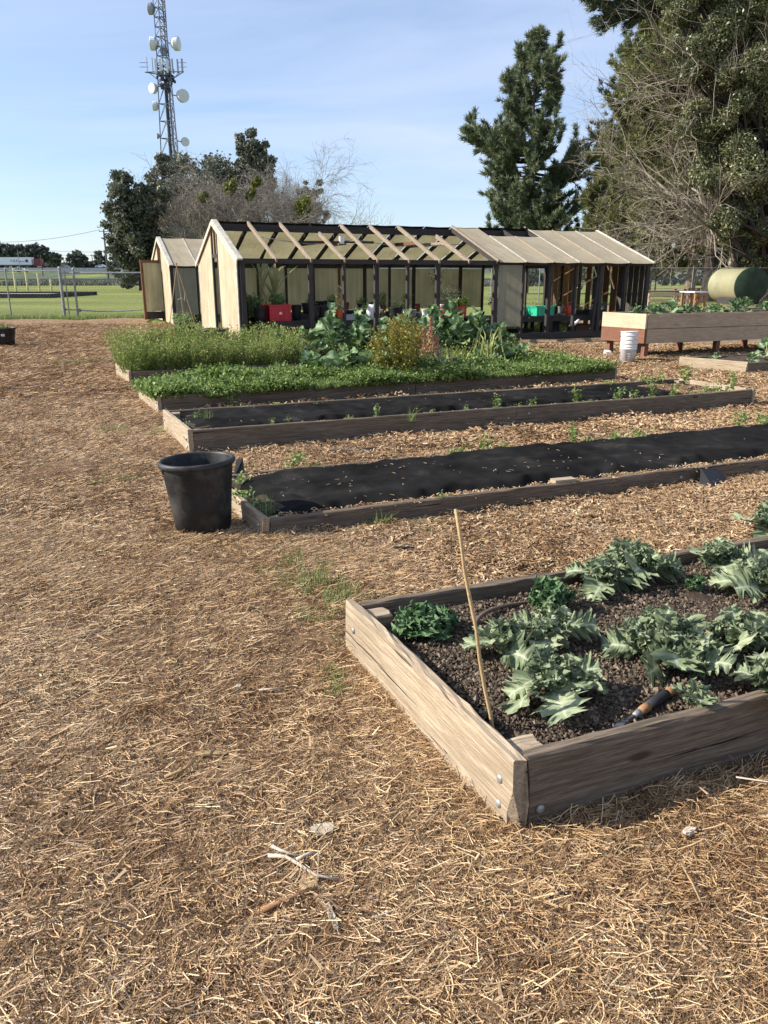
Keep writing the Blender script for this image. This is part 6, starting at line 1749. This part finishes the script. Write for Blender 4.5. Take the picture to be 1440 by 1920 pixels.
# ------------------------------------------------------------------ lattice tower
def tower():
    Y = 180.0
    x0 = at(322, 300, Y).x
    root = thing('lattice_tower', 'tall steel lattice communications tower with dishes and panel antennas', 'tower', (x0, Y, 0))
    H = 64.0
    zt = lambda py: at(304, py, Y).z
    hw = lambda z: 2.75 - (2.75 - 1.25) * min(1, z / 48.0) if z < 48 else 1.25
    # three legs
    A = [R(205), R(325), R(85)]
    P = lambda k, z: Vector((math.cos(A[k]) * hw(z) * 1.12, math.sin(A[k]) * hw(z) * 1.12, z))
    zs = list(np.arange(0, 40, 3.3)) + list(np.arange(40, H, 1.75))
    for k in range(3): MB().tube([P(k, z) for z in zs], [.16 - .08 * z / H for z in zs], 6).build('leg', M_TOWER, root)
    for i in range(len(zs) - 1):
        mb = MB(); z, z2 = zs[i], zs[i + 1]
        for k in range(3):
            a, b = P(k, z), P((k + 1) % 3, z); c, d = P(k, z2), P((k + 1) % 3, z2)
            mb.tube([a, b], .085, 4); m = (c + d) / 2
            mb.tube([a, m], .07, 4); mb.tube([b, m], .07, 4)
        mb.build('brace_bay', M_TOWER, root)
    # ladder and cable run in the middle
    for dx, r_, zz in ((0, .30, (6, zt(150))), (.55, .10, (4, 62)), (-.35, .10, (4, 62))):
        MB().tube([(dx, -.2, zz[0]), (dx * .9, -.2, zz[1])], r_, 6).build('cable_run', M_CABLE if r_ > .2 else M_GALV, root)
    mb = MB()
    for z in np.arange(5, 62, .8): mb.box((.1, -.25, z), (.9, .06, .08))
    mb.build('ladder_rungs', M_GALV, root)
    def dish(px, py, r, az, depth, mat, drum=True):
        r *= .88
        c = at(px, py, Y); c = Vector((c.x - x0, 0, c.z))
        d = Vector((math.cos(R(az)), math.sin(R(az)), 0))
        if drum: prof = [(.15, -depth * .9), (r * .55, -depth * .7), (r * .98, -depth * .25), (r, depth * .4), (r * .97, depth * .5), (0.01, depth * .55)]
        else: prof = [(.1, -depth * .6), (r * .6, -depth * .35), (r, depth * .3), (r * .9, depth * .34), (0.01, depth * .2)]
        o = MB().lathe(prof, 20).build('microwave_dish', mat, root, c, d.to_track_quat('Z', 'Y').to_euler(), smooth=False)
        leg = P(0, c.z) if c.x < 0 else P(1, c.z)
        MB().tube([c - d * depth * .7, leg], .10, 6).build('dish_mount', M_TOWER, root)
    dish(283, 16, 1.3, 180, 1.0, M_DISHG); dish(288, 82, 1.45, 185, 1.3, M_DISH); dish(330, 82, 1.5, -5, 1.3, M_DISH)
    dish(308, 97, .95, -95, .5, M_DISHG, False); dish(288, 166, 1.15, 235, 1.1, M_DISH); dish(342, 180, 1.45, -50, 1.3, M_DISH)
    dish(291, 199, 1.05, 190, 1.0, M_DISH); dish(296, 255, .65, 200, .5, M_DISHG); dish(347, 266, 1.05, -70, .4, M_DISH, False)
    # antenna platform
    zp = zt(138)
    pf = MB()
    for a, b in (((-3.9, -1.2), (4.2, -1.6)), ((4.2, -1.6), (1.3, 3.0)), ((1.3, 3.0), (-3.9, -1.2))):
        pf.tube([(a[0], a[1], zp), (b[0], b[1], zp)], .10, 6)
    for x, y in ((-3.2, -1.2), (3.4, -1.5), (1.1, 2.4)): pf.tube([(x, y, zp), (x * .25, y * .2, zp - 1.8)], .07, 5)
    for k in range(3): pf.box((0, 0, zp - .4 - k * .8), (3.4 - k, 1.4, .12))
    pf.build('antenna_platform', M_TOWER, root)
    for i, (px, w) in enumerate([(280, .16), (289.5, .10), (296, .45), (304, .45), (317, .40), (322, .3), (327, .28), (336, .3), (345, .35)]):
        c = at(px, 128, Y); x = c.x - x0
        MB().box((x, -1.5 + (i % 2) * .3, zp + 1.1 + (.3 if i < 2 else 0)), (w, .22, 2.6)).build('panel_antenna', M_DISH if i in (0, 2, 3, 4) else M_DISHG, root)
    mb = MB()
    for x in (-4.3, -3.6, 3.6, 4.3):
        mb.box((x, -1.35, zp + .9), (1.1, .08, .08)); mb.box((x, -1.35, zp + 1.7), (1.1, .08, .08))
    mb.build('antenna_mount', M_TOWER, root)
    mb = MB(); rr = random.Random(2)
    for k in range(34): mb.box((rr.uniform(-1.5, 1.7), rr.uniform(-1.4, .8), zp - rr.uniform(-.8, 3.2)), (rr.uniform(.25, .6), .3, rr.uniform(.4, .9)))
    mb.build('radio_boxes', M_CABLE, root)
tower()

# ------------------------------------------------------------------ trees
def crown_mesh(pts, size, rng, aspect=.55, tone=None, up=0):
    V, F = leaves_np(pts, size, rng, aspect, up)
    v = rng.random(len(F)) if tone is None else np.clip(tone + rng.normal(size=len(F)) * .17, 0, 1)
    return np_mesh('crown', V, F, v=v)
def tree_root(name, label, p, cat='tree', group=None): return thing(name, label, cat, p, 0, group)
def leafy_tree(px, Y, ptop, wpx, label, rng, n=9000, size=.25, mat=F_DARKT, name='evergreen_tree', clumps=26, low=.12, zb=0, group=None, shape='round', trunk=.25, aspect=.55):
    s = Y / 1508.0
    b = at(px, 520, Y); b.z = zb
    H = at(px, ptop, Y).z - zb; w = wpx * s
    root = tree_root(name, label, b, group=group)
    nc_ = int(clumps * 6)
    z0, z1 = H * low, H
    d = rand_dirs(nc_, rng); q = rng.random(nc_) ** .45
    ph = rng.random(6) * 6.28
    lump = 1 + .13 * np.sin(d[:, 0] * 4 + ph[0] + d[:, 2] * 3) + .12 * np.sin(d[:, 1] * 5 + ph[1]) + .12 * np.sin(d[:, 2] * 6 + ph[2] + d[:, 0] * 2)
    cs = d * (q * lump * .94)[:, None] * np.array([w * .5, w * .5, (z1 - z0) * .5]) + np.array([0, 0, (z0 + z1) / 2])
    if low < .2: # a foliage skirt reaching down towards the ground
        cs[:, 2] = np.where(cs[:, 2] < H * .4, cs[:, 2], cs[:, 2]); 
    cs[:, 2] = np.clip(cs[:, 2], .3, H * .97)
    rr = w * rng.uniform(.06, .13, nc_)
    P, k = blob_points(cs, rr, int(n * 2.0), rng, .1, (1, 1, .8)); P = P + rng.normal(size=P.shape) * w * .022
    tone = (rng.random(len(cs)) * .5 + .25)[k]
    obj('crown', crown_mesh(P, size, rng, aspect, tone), mat, root)
    L = min(len(cs), 30)
    S = np.zeros((L, 3)); S[:, 2] = np.minimum(cs[:L, 2] * .6, H * .55)
    poly = np.stack([S, (S + cs[:L]) / 2 + rng.normal(size=(L, 3)) * w * .02, cs[:L]], 1)
    tw = trunk * H / 12
    V1, F1 = tubes_np(poly, np.tile([tw * .45, tw * .3, tw * .12], (L, 1)), 5)
    V2, F2 = tubes_np(np.array([[[0, 0, -.3], [rng.normal() * .05 * w * .2, 0, H * .4], [0, 0, H * .85]]]), np.array([[tw, tw * .7, tw * .2]]), 8)
    obj('limbs', np_mesh('limbs', V1, F1), B_DARK, root); obj('trunk', np_mesh('trunk', V2, F2, smooth=True), B_DARK, root)
    return root
rt_ = np.random.default_rng(101)
# far row left
fr = [(4, 452, 34), (26, 453, 36), (47, 456, 30), (68, 452, 32), (86, 458, 30), (104, 474, 30), (-20, 450, 40)]
for i, (px, tp, w) in enumerate(fr):
    leafy_tree(px, 430, tp, w, ['first tall grey green eucalyptus at the left edge of the far row', 'second eucalyptus of the far row, above the trailer lettering', 'slim eucalyptus above the front of the trailer', 'tallest eucalyptus, above the red cab', 'eucalyptus right of the tallest in the far row', 'lower dark tree ending the far row on the right', 'eucalyptus partly outside the left edge'][i], rt_, 1500, 1.3, F_FAR if i != 5 else F_DARKT, 'eucalyptus_tree', 13, .3, 5, 'far row of eucalyptus trees', 'round')
for i, (px, tp, w, n) in enumerate([(147, 468, 36, 1500), (167, 490, 24, 700), (191, 468, 26, 1200), (207, 490, 22, 600), (128, 494, 22, 500), (232, 492, 30, 700)]):
    leafy_tree(px, 400, tp, w, ['round pale grey green tree between the far row and the utility pole', 'low bush tree right of the round pale tree', 'small tree just left of the tall utility pole', 'low tree right of the tall utility pole', 'low dark bush left of the round pale tree', 'low scrubby tree below the big dark evergreen'][i], rt_, n, 1.2, F_FAR if i in (0, 2) else F_DARKT, 'distant_tree', 10, .15, 4, 'small distant trees', 'round')
# low far tree line closing the horizon
def treeline():
    rg = np.random.default_rng(9)
    n = 30000
    x = rg.uniform(-420, 520, n); h = 5 + 4 * np.abs(np.sin(x * .05) + .6 * np.sin(x * .13 + 1) + .4 * np.sin(x * .31)) 
    z = 4 + h * rg.random(n) ** .8
    P = np.stack([x, 520 + rg.normal(size=n) * 6, z], 1)
    V, F = leaves_np(P, 2.2, rg, .7)
    o = obj('far_treeline', np_mesh('far_treeline', V, F, v=np.clip(rg.random(n), 0, 1)), F_FAR); tag(o, 'low far line of trees along the horizon', 'trees', None, 'stuff')
treeline()

def bare_tree(p, H, spread, label, rng, lean=(0, 0, 0), mat=B_GREY, name='bare_tree', k=(7, 6, 6, 5), r0=.3, group=None, upb=.10, trunk_h=.25, droop=0.0, twig=1.0, m=4, extra=None, wob=1.0):
    root = tree_root(name, label, p, group=group)
    d0 = unit(np.array([[lean[0], lean[1], 1.0]]))
    P0, R0, _ = grow(np.zeros((1, 3)), d0, np.array([H * (trunk_h + .25)]), np.array([r0]), rng, 5, .05)
    parts = []
    S, D, Ln, Rn = spawn(P0, R0, k[0], rng, .35, spread, 1.0, .5, np.array([H * .55]))
    if extra is not None:
        S = np.concatenate([S, np.array([e[0] for e in extra])]); D = np.concatenate([D, unit(np.array([e[1] for e in extra], float))]); Ln = np.concatenate([Ln, [e[2] for e in extra]]); Rn = np.concatenate([Rn, [e[3] for e in extra]])
    P1, R1, _ = grow(S, D, Ln, Rn, rng, 6, .16 * wob, (0, 0, upb))
    S, D, L2, Rn = spawn(P1, R1, k[1], rng, .2, .8, .55, .6, Ln); P2, R2, _ = grow(S, D, L2, Rn, rng, m, .18 * wob, (0, 0, upb * .8 - droop * .3))
    S, D, L3, Rn = spawn(P2, R2, k[2], rng, .15, .85, .6, .6, L2); P3, R3, _ = grow(S, D, L3, np.maximum(Rn, .008 * twig), rng, m, .2 * wob, (0, 0, upb * .5 - droop * .7))
    S, D, L4, Rn = spawn(P3, R3, k[3], rng, .1, .9, .65, .7, L3); P4, R4, _ = grow(S, D, L4, np.maximum(Rn, .007 * twig), rng, 3, .2 * wob, (0, 0, upb * .3 - droop))
    V, F = tubes_np(P0, R0, 10); obj('trunk', np_mesh('trunk', V, F, smooth=True), mat, root)
    V, F = join([tubes_np(P1, R1, 6), tubes_np(P2, R2, 4)]); obj('limbs', np_mesh('limbs', V, F), mat, root)
    V, F = join([tubes_np(P3, R3, 3), tubes_np(P4, R4, 3)]); obj('crown', np_mesh('crown', V, F), mat, root)
    return root, (P1, P2, P3, P4)
# centre group, about 100 m away
s100 = 100 / 1508
leafy_tree(265, 93, 325, 125, 'dark bushy evergreen at the left of the tree group', rt_, 26000, .36, F_DARKT, clumps=34, low=.05, trunk=.4)
leafy_tree(322, 104, 280, 100, 'dark evergreen standing before the foot of the tower', rt_, 18000, .42, F_DARKT, clumps=26, low=.1, trunk=.4)
leafy_tree(237, 104, 410, 60, 'lower grey green tree at the left foot of the tree group', rt_, 5000, .42, F_FAR, clumps=16, low=.05, trunk=.3)
leafy_tree(486, 118, 238, 86, 'tall dark evergreen rising above the middle of the tree group', rt_, 18000, .46, F_DARKT, clumps=26, low=.45, trunk=.5)
leafy_tree(590, 112, 318, 52, 'narrow dark evergreen at the right side of the tree group', rt_, 5500, .42, F_DARKT, clumps=16, low=.1, trunk=.3)
leafy_tree(405, 122, 292, 190, 'dark evergreen hidden behind the bare grey trees', rt_, 26000, .5, F_DARKT, clumps=26, low=.1, trunk=.3)
for i, (px, tp, Y, rr) in enumerate([(345, 305, 98, .8), (405, 288, 96, .85), (462, 300, 95, .9), (520, 296, 98, .85), (560, 292, 102, .7), (545, 370, 95, .9), (430, 340, 91, 1.0), (500, 345, 92, .9)]):
    b = at(px, 520, Y); b.z = 0
    H = at(px, tp, Y).z
    bare_tree(b, H * .78, rr * .9, 'bare grey tree ' + ['left of centre, before the tower side evergreens', 'left of the tall evergreen', 'below the tall evergreen', 'right of the tall evergreen', 'with light twigs before the narrow evergreen', 'low and wide at the right of the group', 'front one in the middle above the greenhouse ridge', 'front one right of the middle above the ridge'][i], rt_, mat=B_GREY, group='bare trees of the middle tree group', k=(12, 8, 8, 5), r0=.34, upb=.02, twig=2.0, droop=.12)
b = at(628, 520, 94); b.z = 0
bare_tree(b, at(628, 300, 94).z * .66, .75, 'open bare pale tree at the right end of the group, against the sky', rt_, (.12, 0, 0), B_PALE, k=(7, 5, 5, 3), r0=.2, upb=.08, twig=1.8, group='bare trees of the middle tree group')
def mistletoe(px, py, Y, r, lab):
    c = at(px, py, Y); root = thing('mistletoe_clump', lab, 'mistletoe', c, 0, 'yellow green clumps in the bare trees')
    P, k = blob_points([(0, 0, 0), (r * .4, 0, r * .5), (-r * .4, 0, -r * .3)], [r, r * .7, r * .7], 700, rt_, .2)
    obj('foliage', crown_mesh(P, .3, rt_), F_MISTLE, root)
for i, (px, py, r) in enumerate([(432, 352, .8), (480, 342, .55), (381, 370, .6), (567, 385, 1.0), (572, 400, .8), (470, 365, .6)]):
    mistletoe(px, py, 92, r, ['yellow green clump high in the bare trees left of centre', 'small yellow green clump below the tall evergreen', 'faint yellow green clump at the left of the bare trees', 'largest yellow green clump, beside the narrow evergreen', 'lower part clump beside the narrow evergreen', 'small yellow green clump in the middle of the bare trees'][i])

# pines
def tufts_np(P, D, n, L, w, rng):
    m = len(P)
    d = unit(D[:, None, :] * 1.1 + rng.normal(size=(m, n, 3)) * .62)
    ln = L * rng.uniform(.65, 1.15, (m, n, 1))
    side = unit(np.cross(d, rng.normal(size=(m, n, 3)))) * w
    p = P[:, None, :] + rng.normal(size=(m, n, 3)) * L * .12
    V = np.stack([p - side, p + side, p + d * ln], 2).reshape(-1, 3)
    return V, np.arange(3 * m * n).reshape(-1, 3)
def pine(p, H, prof, label, rng, mat, name='pine_tree', whorls=34, per=6, n=13, L=.42, w=.035, low=.12, trunk=.32, extra=None, tufts=26, barkm=B_PINE, group=None):
    root = tree_root(name, label, p, group=group)
    zs = H * (low + (.985 - low) * (np.arange(whorls * per) + rng.random(whorls * per)) / (whorls * per))
    r = np.interp(zs / H, [q[0] for q in prof], [q[1] for q in prof]) * rng.uniform(.6, 1.1, len(zs))
    a = rng.random(len(zs)) * 6.28
    if extra is not None:
        zs = np.r_[zs, [e[0] for e in extra]]; r = np.r_[r, [e[1] for e in extra]]; a = np.r_[a, [e[2] for e in extra]]
    r = np.maximum(r, .25)
    m = 6; t = np.linspace(0, 1, m)
    lift = .10 + .35 * (zs / H) ** 2
    Px = np.cos(a)[:, None] * r[:, None] * t; Py = np.sin(a)[:, None] * r[:, None] * t
    Pz = zs[:, None] + r[:, None] * (lift[:, None] * t - .32 * np.sin(t * 2.4) * (1 - zs / H)[:, None] + .28 * t ** 3)
    P = np.stack([Px, Py, Pz], -1) + rng.normal(size=(len(zs), m, 3)) * .03 * r[:, None, None] * t[None, :, None]
    Rr = (.012 + .018 * r)[:, None] * (1 - .8 * t)[None] * (H / 20) ** .5
    S, D, Ls, Rs = spawn(P, Rr, 7, rng, .3, .8, .32, .6, r); P2, R2, _ = grow(S, D, Ls, Rs, rng, 3, .15, (0, 0, .12))
    # tufts along the outer parts of limbs and sub-limbs
    def sample(PP, cnt, lo, wts):
        nn, mm, _ = PP.shape
        idx = rng.choice(nn, cnt, p=wts / wts.sum()); tt = (lo + (1 - lo) * rng.random(cnt) ** .8) * (mm - 1)
        i = np.minimum(tt.astype(int), mm - 2); f = (tt - i)[:, None]
        return PP[idx, i] * (1 - f) + PP[idx, i + 1] * f, unit(PP[idx, i + 1] - PP[idx, i] + np.array([0, 0, .25]) * np.linalg.norm(PP[idx, i + 1] - PP[idx, i], axis=1, keepdims=True))
    T = int(len(zs) * tufts)
    A1, D1 = sample(P, T // 3, .35, r); A2, D2 = sample(P2, T * 2 // 3, .2, Ls)
    TP, TD = np.concatenate([A1, A2]), np.concatenate([D1, D2])
    V, F = tufts_np(TP, TD, n, L, w, rng)
    v = np.clip(np.repeat(rng.random(len(TP)), n) * .6 + rng.random(len(F)) * .4, 0, 1)
    obj('crown', np_mesh('crown', V, F, v=v), mat, root)
    V, F = join([tubes_np(P, Rr, 5), tubes_np(P2, R2, 3)]); obj('limbs', np_mesh('limbs', V, F), B_DARK, root)
    z5 = np.linspace(0, 1, 9)
    Pt = np.stack([.12 * np.sin(z5 * 5), .1 * np.cos(z5 * 4), z5 * H], -1)[None]
    V, F = tubes_np(Pt, (trunk * (1 - .93 * z5 ** .9) + .02)[None], 12); obj('trunk', np_mesh('trunk', V, F, smooth=True), barkm, root)
    return root
b = at(985, 520, 80); b.z = 0
H = at(985, 58, 80).z
zf = lambda py: at(985, py, 80).z / H
k80 = 80 / 1508
prof = [(0, 5.0), (zf(445), 5.4), (zf(400), 4.3), (zf(360), 4.1), (zf(335), 5.0), (zf(295), 5.0), (zf(268), 3.4), (zf(245), 2.1), (zf(225), 2.9), (zf(185), 3.0), (zf(150), 2.4), (zf(120), 2.0), (zf(95), 1.3), (zf(70), .7), (1, .2)]
pine(b, H, prof, 'tall dark blue green pine standing alone against the sky behind the greenhouse', np.random.default_rng(7), F_PINE, n=14, L=.55, w=.045, whorls=26, per=7, tufts=64, trunk=.38,
     extra=[(H * zf(335), 6.8, .05), (H * zf(325), 6.6, -.15), (H * zf(330), 6.9, -.35), (H * zf(300), 5.9, 3.1), (H * zf(290), 5.8, 3.3), (H * zf(285), 5.4, 3.0), (H * zf(310), 5.8, .4)])
# pines at the right, behind the bare tree
def rp_(px, Y, ptop, label, seed, prof, mat, **k):
    b = at(px, 520, Y); b.z = 0; H = at(px, ptop, Y).z
    return pine(b, H, [(a, c) for a, c in prof], label, np.random.default_rng(seed), mat, **k)
rp_(1215, 66, -60, 'big olive green pine behind the bare tree, left part', 21, [(0, 3), (.15, 5.0), (.5, 4.6), (.8, 3.6), (1, .5)], F_PINEY, n=14, L=.5, w=.045, whorls=28, per=8, tufts=44, low=.10)
rp_(1296, 57, -130, 'large olive pine whose lit trunk stands behind the chain link fence', 22, [(0, 3), (.17, 4.6), (.5, 5.4), (.8, 4.5), (1, .6)], F_PINEY, n=14, L=.46, w=.04, whorls=32, per=8, tufts=44, low=.16, trunk=.36)
rp_(1330, 60, -60, 'dark pine trunk beside the lit trunk behind the fence', 23, [(0, 3), (.3, 4.2), (.8, 3.5), (1, .6)], F_PINE, n=12, L=.5, w=.04, whorls=20, per=6, tufts=26, low=.16, trunk=.40, barkm=B_DARK)
rp_(1110, 74, 330, 'lower olive pine left of the big ones, beside the lone pine', 24, [(0, 2.4), (.3, 2.6), (.7, 1.8), (1, .4)], F_PINEY, n=12, L=.5, w=.04, whorls=16, per=6, tufts=26, low=.1)
rp_(1155, 78, 60, 'darker pine at the left edge of the right hand tree mass', 25, [(0, 3), (.3, 4.0), (.6, 3.2), (.85, 2.2), (1, .4)], F_PINE, n=12, L=.5, w=.04, whorls=24, per=6, tufts=26, low=.1)
# high dark branch tuft at top
def top_branch():
    c = at(1210, -60, 50)
    p0 = at(1290, 535, 52)
    b = at(1330, 520, 52); b.z = 0
    root = tree_root('pine_tree', 'tall pine reaching over the top edge, its dark branch hanging into the sky', b)
    rg = np.random.default_rng(3)
    ends = [at(1085, -5, 50), at(1120, 20, 50), at(1150, 35, 50), at(1105, -20, 50), at(1170, 0, 50), at(1145, -20, 50)]
    st = at(1330, 60, 52)
    P = np.array([[list(st - b), list((st * .5 + e * .5) - b + Vector((0, 0, .4))), list(e - b)] for e in ends])
    V, F = tubes_np(P, np.tile([.16, .09, .03], (len(P), 1)), 6); obj('limbs', np_mesh('limbs', V, F), B_DARK, root)
    S, D, Ls, Rs = spawn(P, np.tile([.05, .04, .02], (len(P), 1)), 16, rg, .62, .8, .16, .5, np.full(len(P), 8.0)); P2, R2, _ = grow(S, D, Ls, Rs, rg, 3, .15, (0, 0, .1))
    idx = rg.integers(len(P2), size=900); t = rg.random(900)[:, None]; TP = P2[idx, 0] * (1 - t) + P2[idx, 2] * t; TD = unit(P2[idx, 2] - P2[idx, 0])
    V, F = tufts_np(TP, TD, 13, .42, .03, rg); obj('crown', np_mesh('crown', V, F, v=np.clip(rg.random(len(F)) * .6, 0, 1)), F_PINE, root)
    V, F = tubes_np(np.array([[[0, 0, 0], [.2, 0, 10], [0, 0, st.z], [.3, 0, st.z + 6]]]), np.array([[.45, .36, .28, .15]]), 10); obj('trunk', np_mesh('trunk', V, F, smooth=True), B_DARK, root)
top_branch()
# sprawling bare tree
b = at(1372, 520, 49); b.z = 0
rbt = np.random.default_rng(12)
tgt = [(1105, 385), (1150, 330), (1128, 430), (1190, 250), (1170, 150), (1200, 60), (1235, -10), (1250, 350), (1230, 430), (1270, 200), (1185, 400), (1160, 210), (1290, 480), (1210, 480), (1300, 90), (1240, 300)]
ex = []
for i, (px, py) in enumerate(tgt):
    st = at(1372, min(470, py + 160 + 40), 49) - b; st.z = max(3, min(16, st.z))
    st.x = 0; st.y = 0
    e = at(px, py, 48 + rbt.normal() * 1.5) - b
    d = e - st
    ex.append((list(st), list(d.normalized() + Vector((0, 0, .10))), d.length * 1.0, .10))
bare_tree(b, 17, .8, 'big sprawling leafless tree with a tangle of grey twigs reaching left', rbt, (-.05, 0, 0), B_PALE, k=(3, 7, 6, 4), r0=.3, upb=.04, twig=.9, extra=ex, droop=.05, wob=1.35)
# live oak mass at right
def oak(px, Y, label, seed, blobs, n, size=.17, mat=F_OAK):
    rg = np.random.default_rng(seed)
    b = at(px, 520, Y); b.z = 0
    root = tree_root('live_oak_tree', label, b)
    cs = []; rr = []
    for (x, y, r, dy) in blobs:
        c = at(x, y, Y + dy) - b; R_ = r * Y / 1508
        for q in range(7):
            o_ = rand_dirs(1, rg)[0] * R_ * .62
            cs.append((c.x + o_[0], c.y + o_[1], c.z + o_[2])); rr.append(R_ * rg.uniform(.28, .5))
    cs = np.array(cs); rr = np.array(rr)
    P, k = blob_points(cs, rr, n, rg, .55)
    tone = (rg.random(len(cs)) * .35 + .3)[k] + (rg.random(n) < .08) * .45
    obj('crown', crown_mesh(P, size, rg, .5, tone, .5), mat, root)
    L = len(cs); S = np.zeros((L, 3)); S[:, 2] = np.minimum(cs[:, 2] * .5, 7)
    poly = np.stack([S, (S + cs) / 2 + rg.normal(size=(L, 3)) * .4, cs], 1)
    V, F = tubes_np(poly, np.tile([.16, .11, .04], (L, 1)), 5); obj('limbs', np_mesh('limbs', V, F), B_DARK, root)
    V, F = tubes_np(np.array([[[0, 0, -.2], [.1, 0, 3], [0, 0, 8]]]), np.array([[.5, .42, .25]]), 10); obj('trunk', np_mesh('trunk', V, F, smooth=True), B_DARK, root)
oak(1440, 46, 'huge live oak with small glossy leaves filling the right edge', 31, [(1330, 30, 70, 0), (1400, 90, 80, -1), (1440, 10, 90, 0), (1370, 170, 65, -1), (1450, 200, 80, 0), (1350, 262, 55, -1), (1425, 300, 75, -1), (1385, 365, 50, -1), (1450, 420, 70, 0), (1400, 440, 45, -1), (1290, -20, 60, 0), (1500, 120, 80, 0), (1520, 330, 90, 0), (1330, 120, 50, 0), (1420, 480, 40, 0), (1480, 500, 50, 0), (1290, 100, 45, -1), (1310, 225, 42, -1), (1335, 330, 40, -1), (1270, 40, 40, 0), (1360, 420, 36, -1)], 200000, .15)
leafy_tree(1230, 90, 470, 90, 'dark low evergreen behind the right end of the greenhouse', rt_, 6000, .4, F_DARKT, clumps=16, low=.3, trunk=.3)
leafy_tree(1385, 66, 400, 160, 'dark evergreen undergrowth behind the fence at the right', rt_, 16000, .35, F_DARKT, clumps=30, low=.15, trunk=.3)
leafy_tree(1180, 120, 455, 60, 'distant grey tree above the right end of the greenhouse roof', rt_, 3000, .5, F_FAR, clumps=12, low=.2)
leafy_tree(838, 200, 428, 22, 'small round tree top showing over the roof beside the lone pine', rt_, 1500, .6, F_FAR, clumps=8, low=.5)
for i, (px, tp, w) in enumerate([(1250, 512, 40), (1300, 508, 60), (1360, 505, 60), (1420, 505, 70), (960, 505, 60), (1000, 508, 50)]):
    leafy_tree(px, 150, tp, w, ['far shrubs seen between the greenhouse and the lit pine trunk', 'far shrubs seen behind the lit pine trunk', 'far shrubs seen above the olive tank', 'far shrubs at the right edge behind the tank', 'far shrubs seen through the open back of the greenhouse', 'far shrubs seen through the greenhouse by the brown boards'][i], rt_, 1400, .55, F_FAR, 'far_shrub', 9, .02, 0, 'far shrubs', 'round')
o = MB().box((0, 0, 1.1), (5, 4, 2.2)).build('walls', M_STICKER); 
hr = thing('far_house', 'tiny white house seen far off right of the greenhouse', 'house', at(1253, 527, 210) * 1.0); hr.location.z = 0; o.parent = hr
MB().add([(-2.9, -2.3, 2.2), (2.9, -2.3, 2.2), (2.9, 2.3, 2.2), (-2.9, 2.3, 2.2), (-2.9, 0, 3.3), (2.9, 0, 3.3)], [(0, 1, 5, 4), (2, 3, 4, 5), (0, 4, 3), (1, 2, 5), (0, 3, 2, 1)]).build('roof', M_CONC, hr)

# ------------------------------------------------------------------ tank and work tables beyond the planter
def tank():
    Y = 38.0
    c = at(1409, 536, Y); r = .84
    ax = Vector((-.12, .99, 0)).normalized()
    root = thing('water_tank', 'olive green plastic water tank lying on its side beyond the tall planter', 'water tank', (c.x, c.y, 0))
    prof = [(r * .99, .02), (r, .05), (r, .10), (r * .97, .12), (r * .97, .16), (r * .955, .20), (r * .955, 2.4), (r * .97, 2.44), (r * .99, 2.5), (r * .98, 2.6), (r * .8, 2.7)]
    q = ax.to_track_quat('Z', 'Y').to_euler()
    L0 = Vector((0, 0, c.z))
    MB().lathe(prof, 48).build('shell', M_TANK, root, L0, q, smooth=True)
    MB().lathe([(r * .985, .0), (r * 1.012, .015), (r * 1.012, .055), (r * .96, .06)], 48).build('rim', M_TANKE, root, L0, q, smooth=True)
    MB().lathe([(r * 1.005, 2.48), (r * 1.01, 2.5), (r * 1.005, 2.56)], 48).build('rim', M_TANKE, root, L0, q, smooth=True)
    MB().lathe([(.01, .10), (r * .35, .11), (r * .40, .07), (r * .93, .09), (r * .97, .03)], 48).build('end_cap', M_TANKE, root, L0, q, smooth=True)
    for s in (-1, 1):
        w = ax.cross(Vector((0, 0, 1))) * s * .55
        beam('cradle', w + Vector((0, 0, c.z - r * .84)) + ax * .2, w + Vector((0, 0, c.z - r * .84)) + ax * 1.8, .16, .3, W_DARK, root)
tank()
def work_table(pxa, pxb, Y, ztop, D, label, topm, legm, dirn=12, brace=True, name='work_table'):
    a = at(pxa, 548, Y); b = at(pxb, 548, Y); L = b.x - a.x
    root = thing(name, label, 'table', (a.x, Y, 0), R(dirn))
    for k in range(4): beam('top_board', (0, D * (k + .5) / 4, ztop), (L, D * (k + .5) / 4, ztop + .0), D / 4 - .012, .05, topm, root)
    beam('apron', (.1, .05, ztop - .12), (L - .1, .05, ztop - .12), .05, .14, legm, root); beam('lower_rail', (.1, .04, ztop * .52), (L - .1, .04, ztop * .52), .05, .13, legm, root)
    for x in (.12, L - .12):
        for y in (.1, D - .1): beam('leg', (x, y, 0), (x, y, ztop - .03), .10, .10, legm, root, up=(0, 1, 0))
    if brace: beam('brace', (.15, .06, .1), (L * .5, .06, ztop - .2), .05, .09, legm, root)
work_table(1215, 1318, 37.5, .86, 1.7, 'wide low weathered work table beyond the tall planter', W_GREY_SHADE, W_CEDAR, 10, False)
work_table(1303, 1332, 36, .86, 1.3, 'small table with a pale top and orange legs, left of the olive tank', M_DISH, W_HONEY, 10)
work_table(1290, 1322, 41, .95, 1.2, 'third table tilted behind the wide work table', W_GREY_SHADE, W_GREY_SHADE, 20, False)
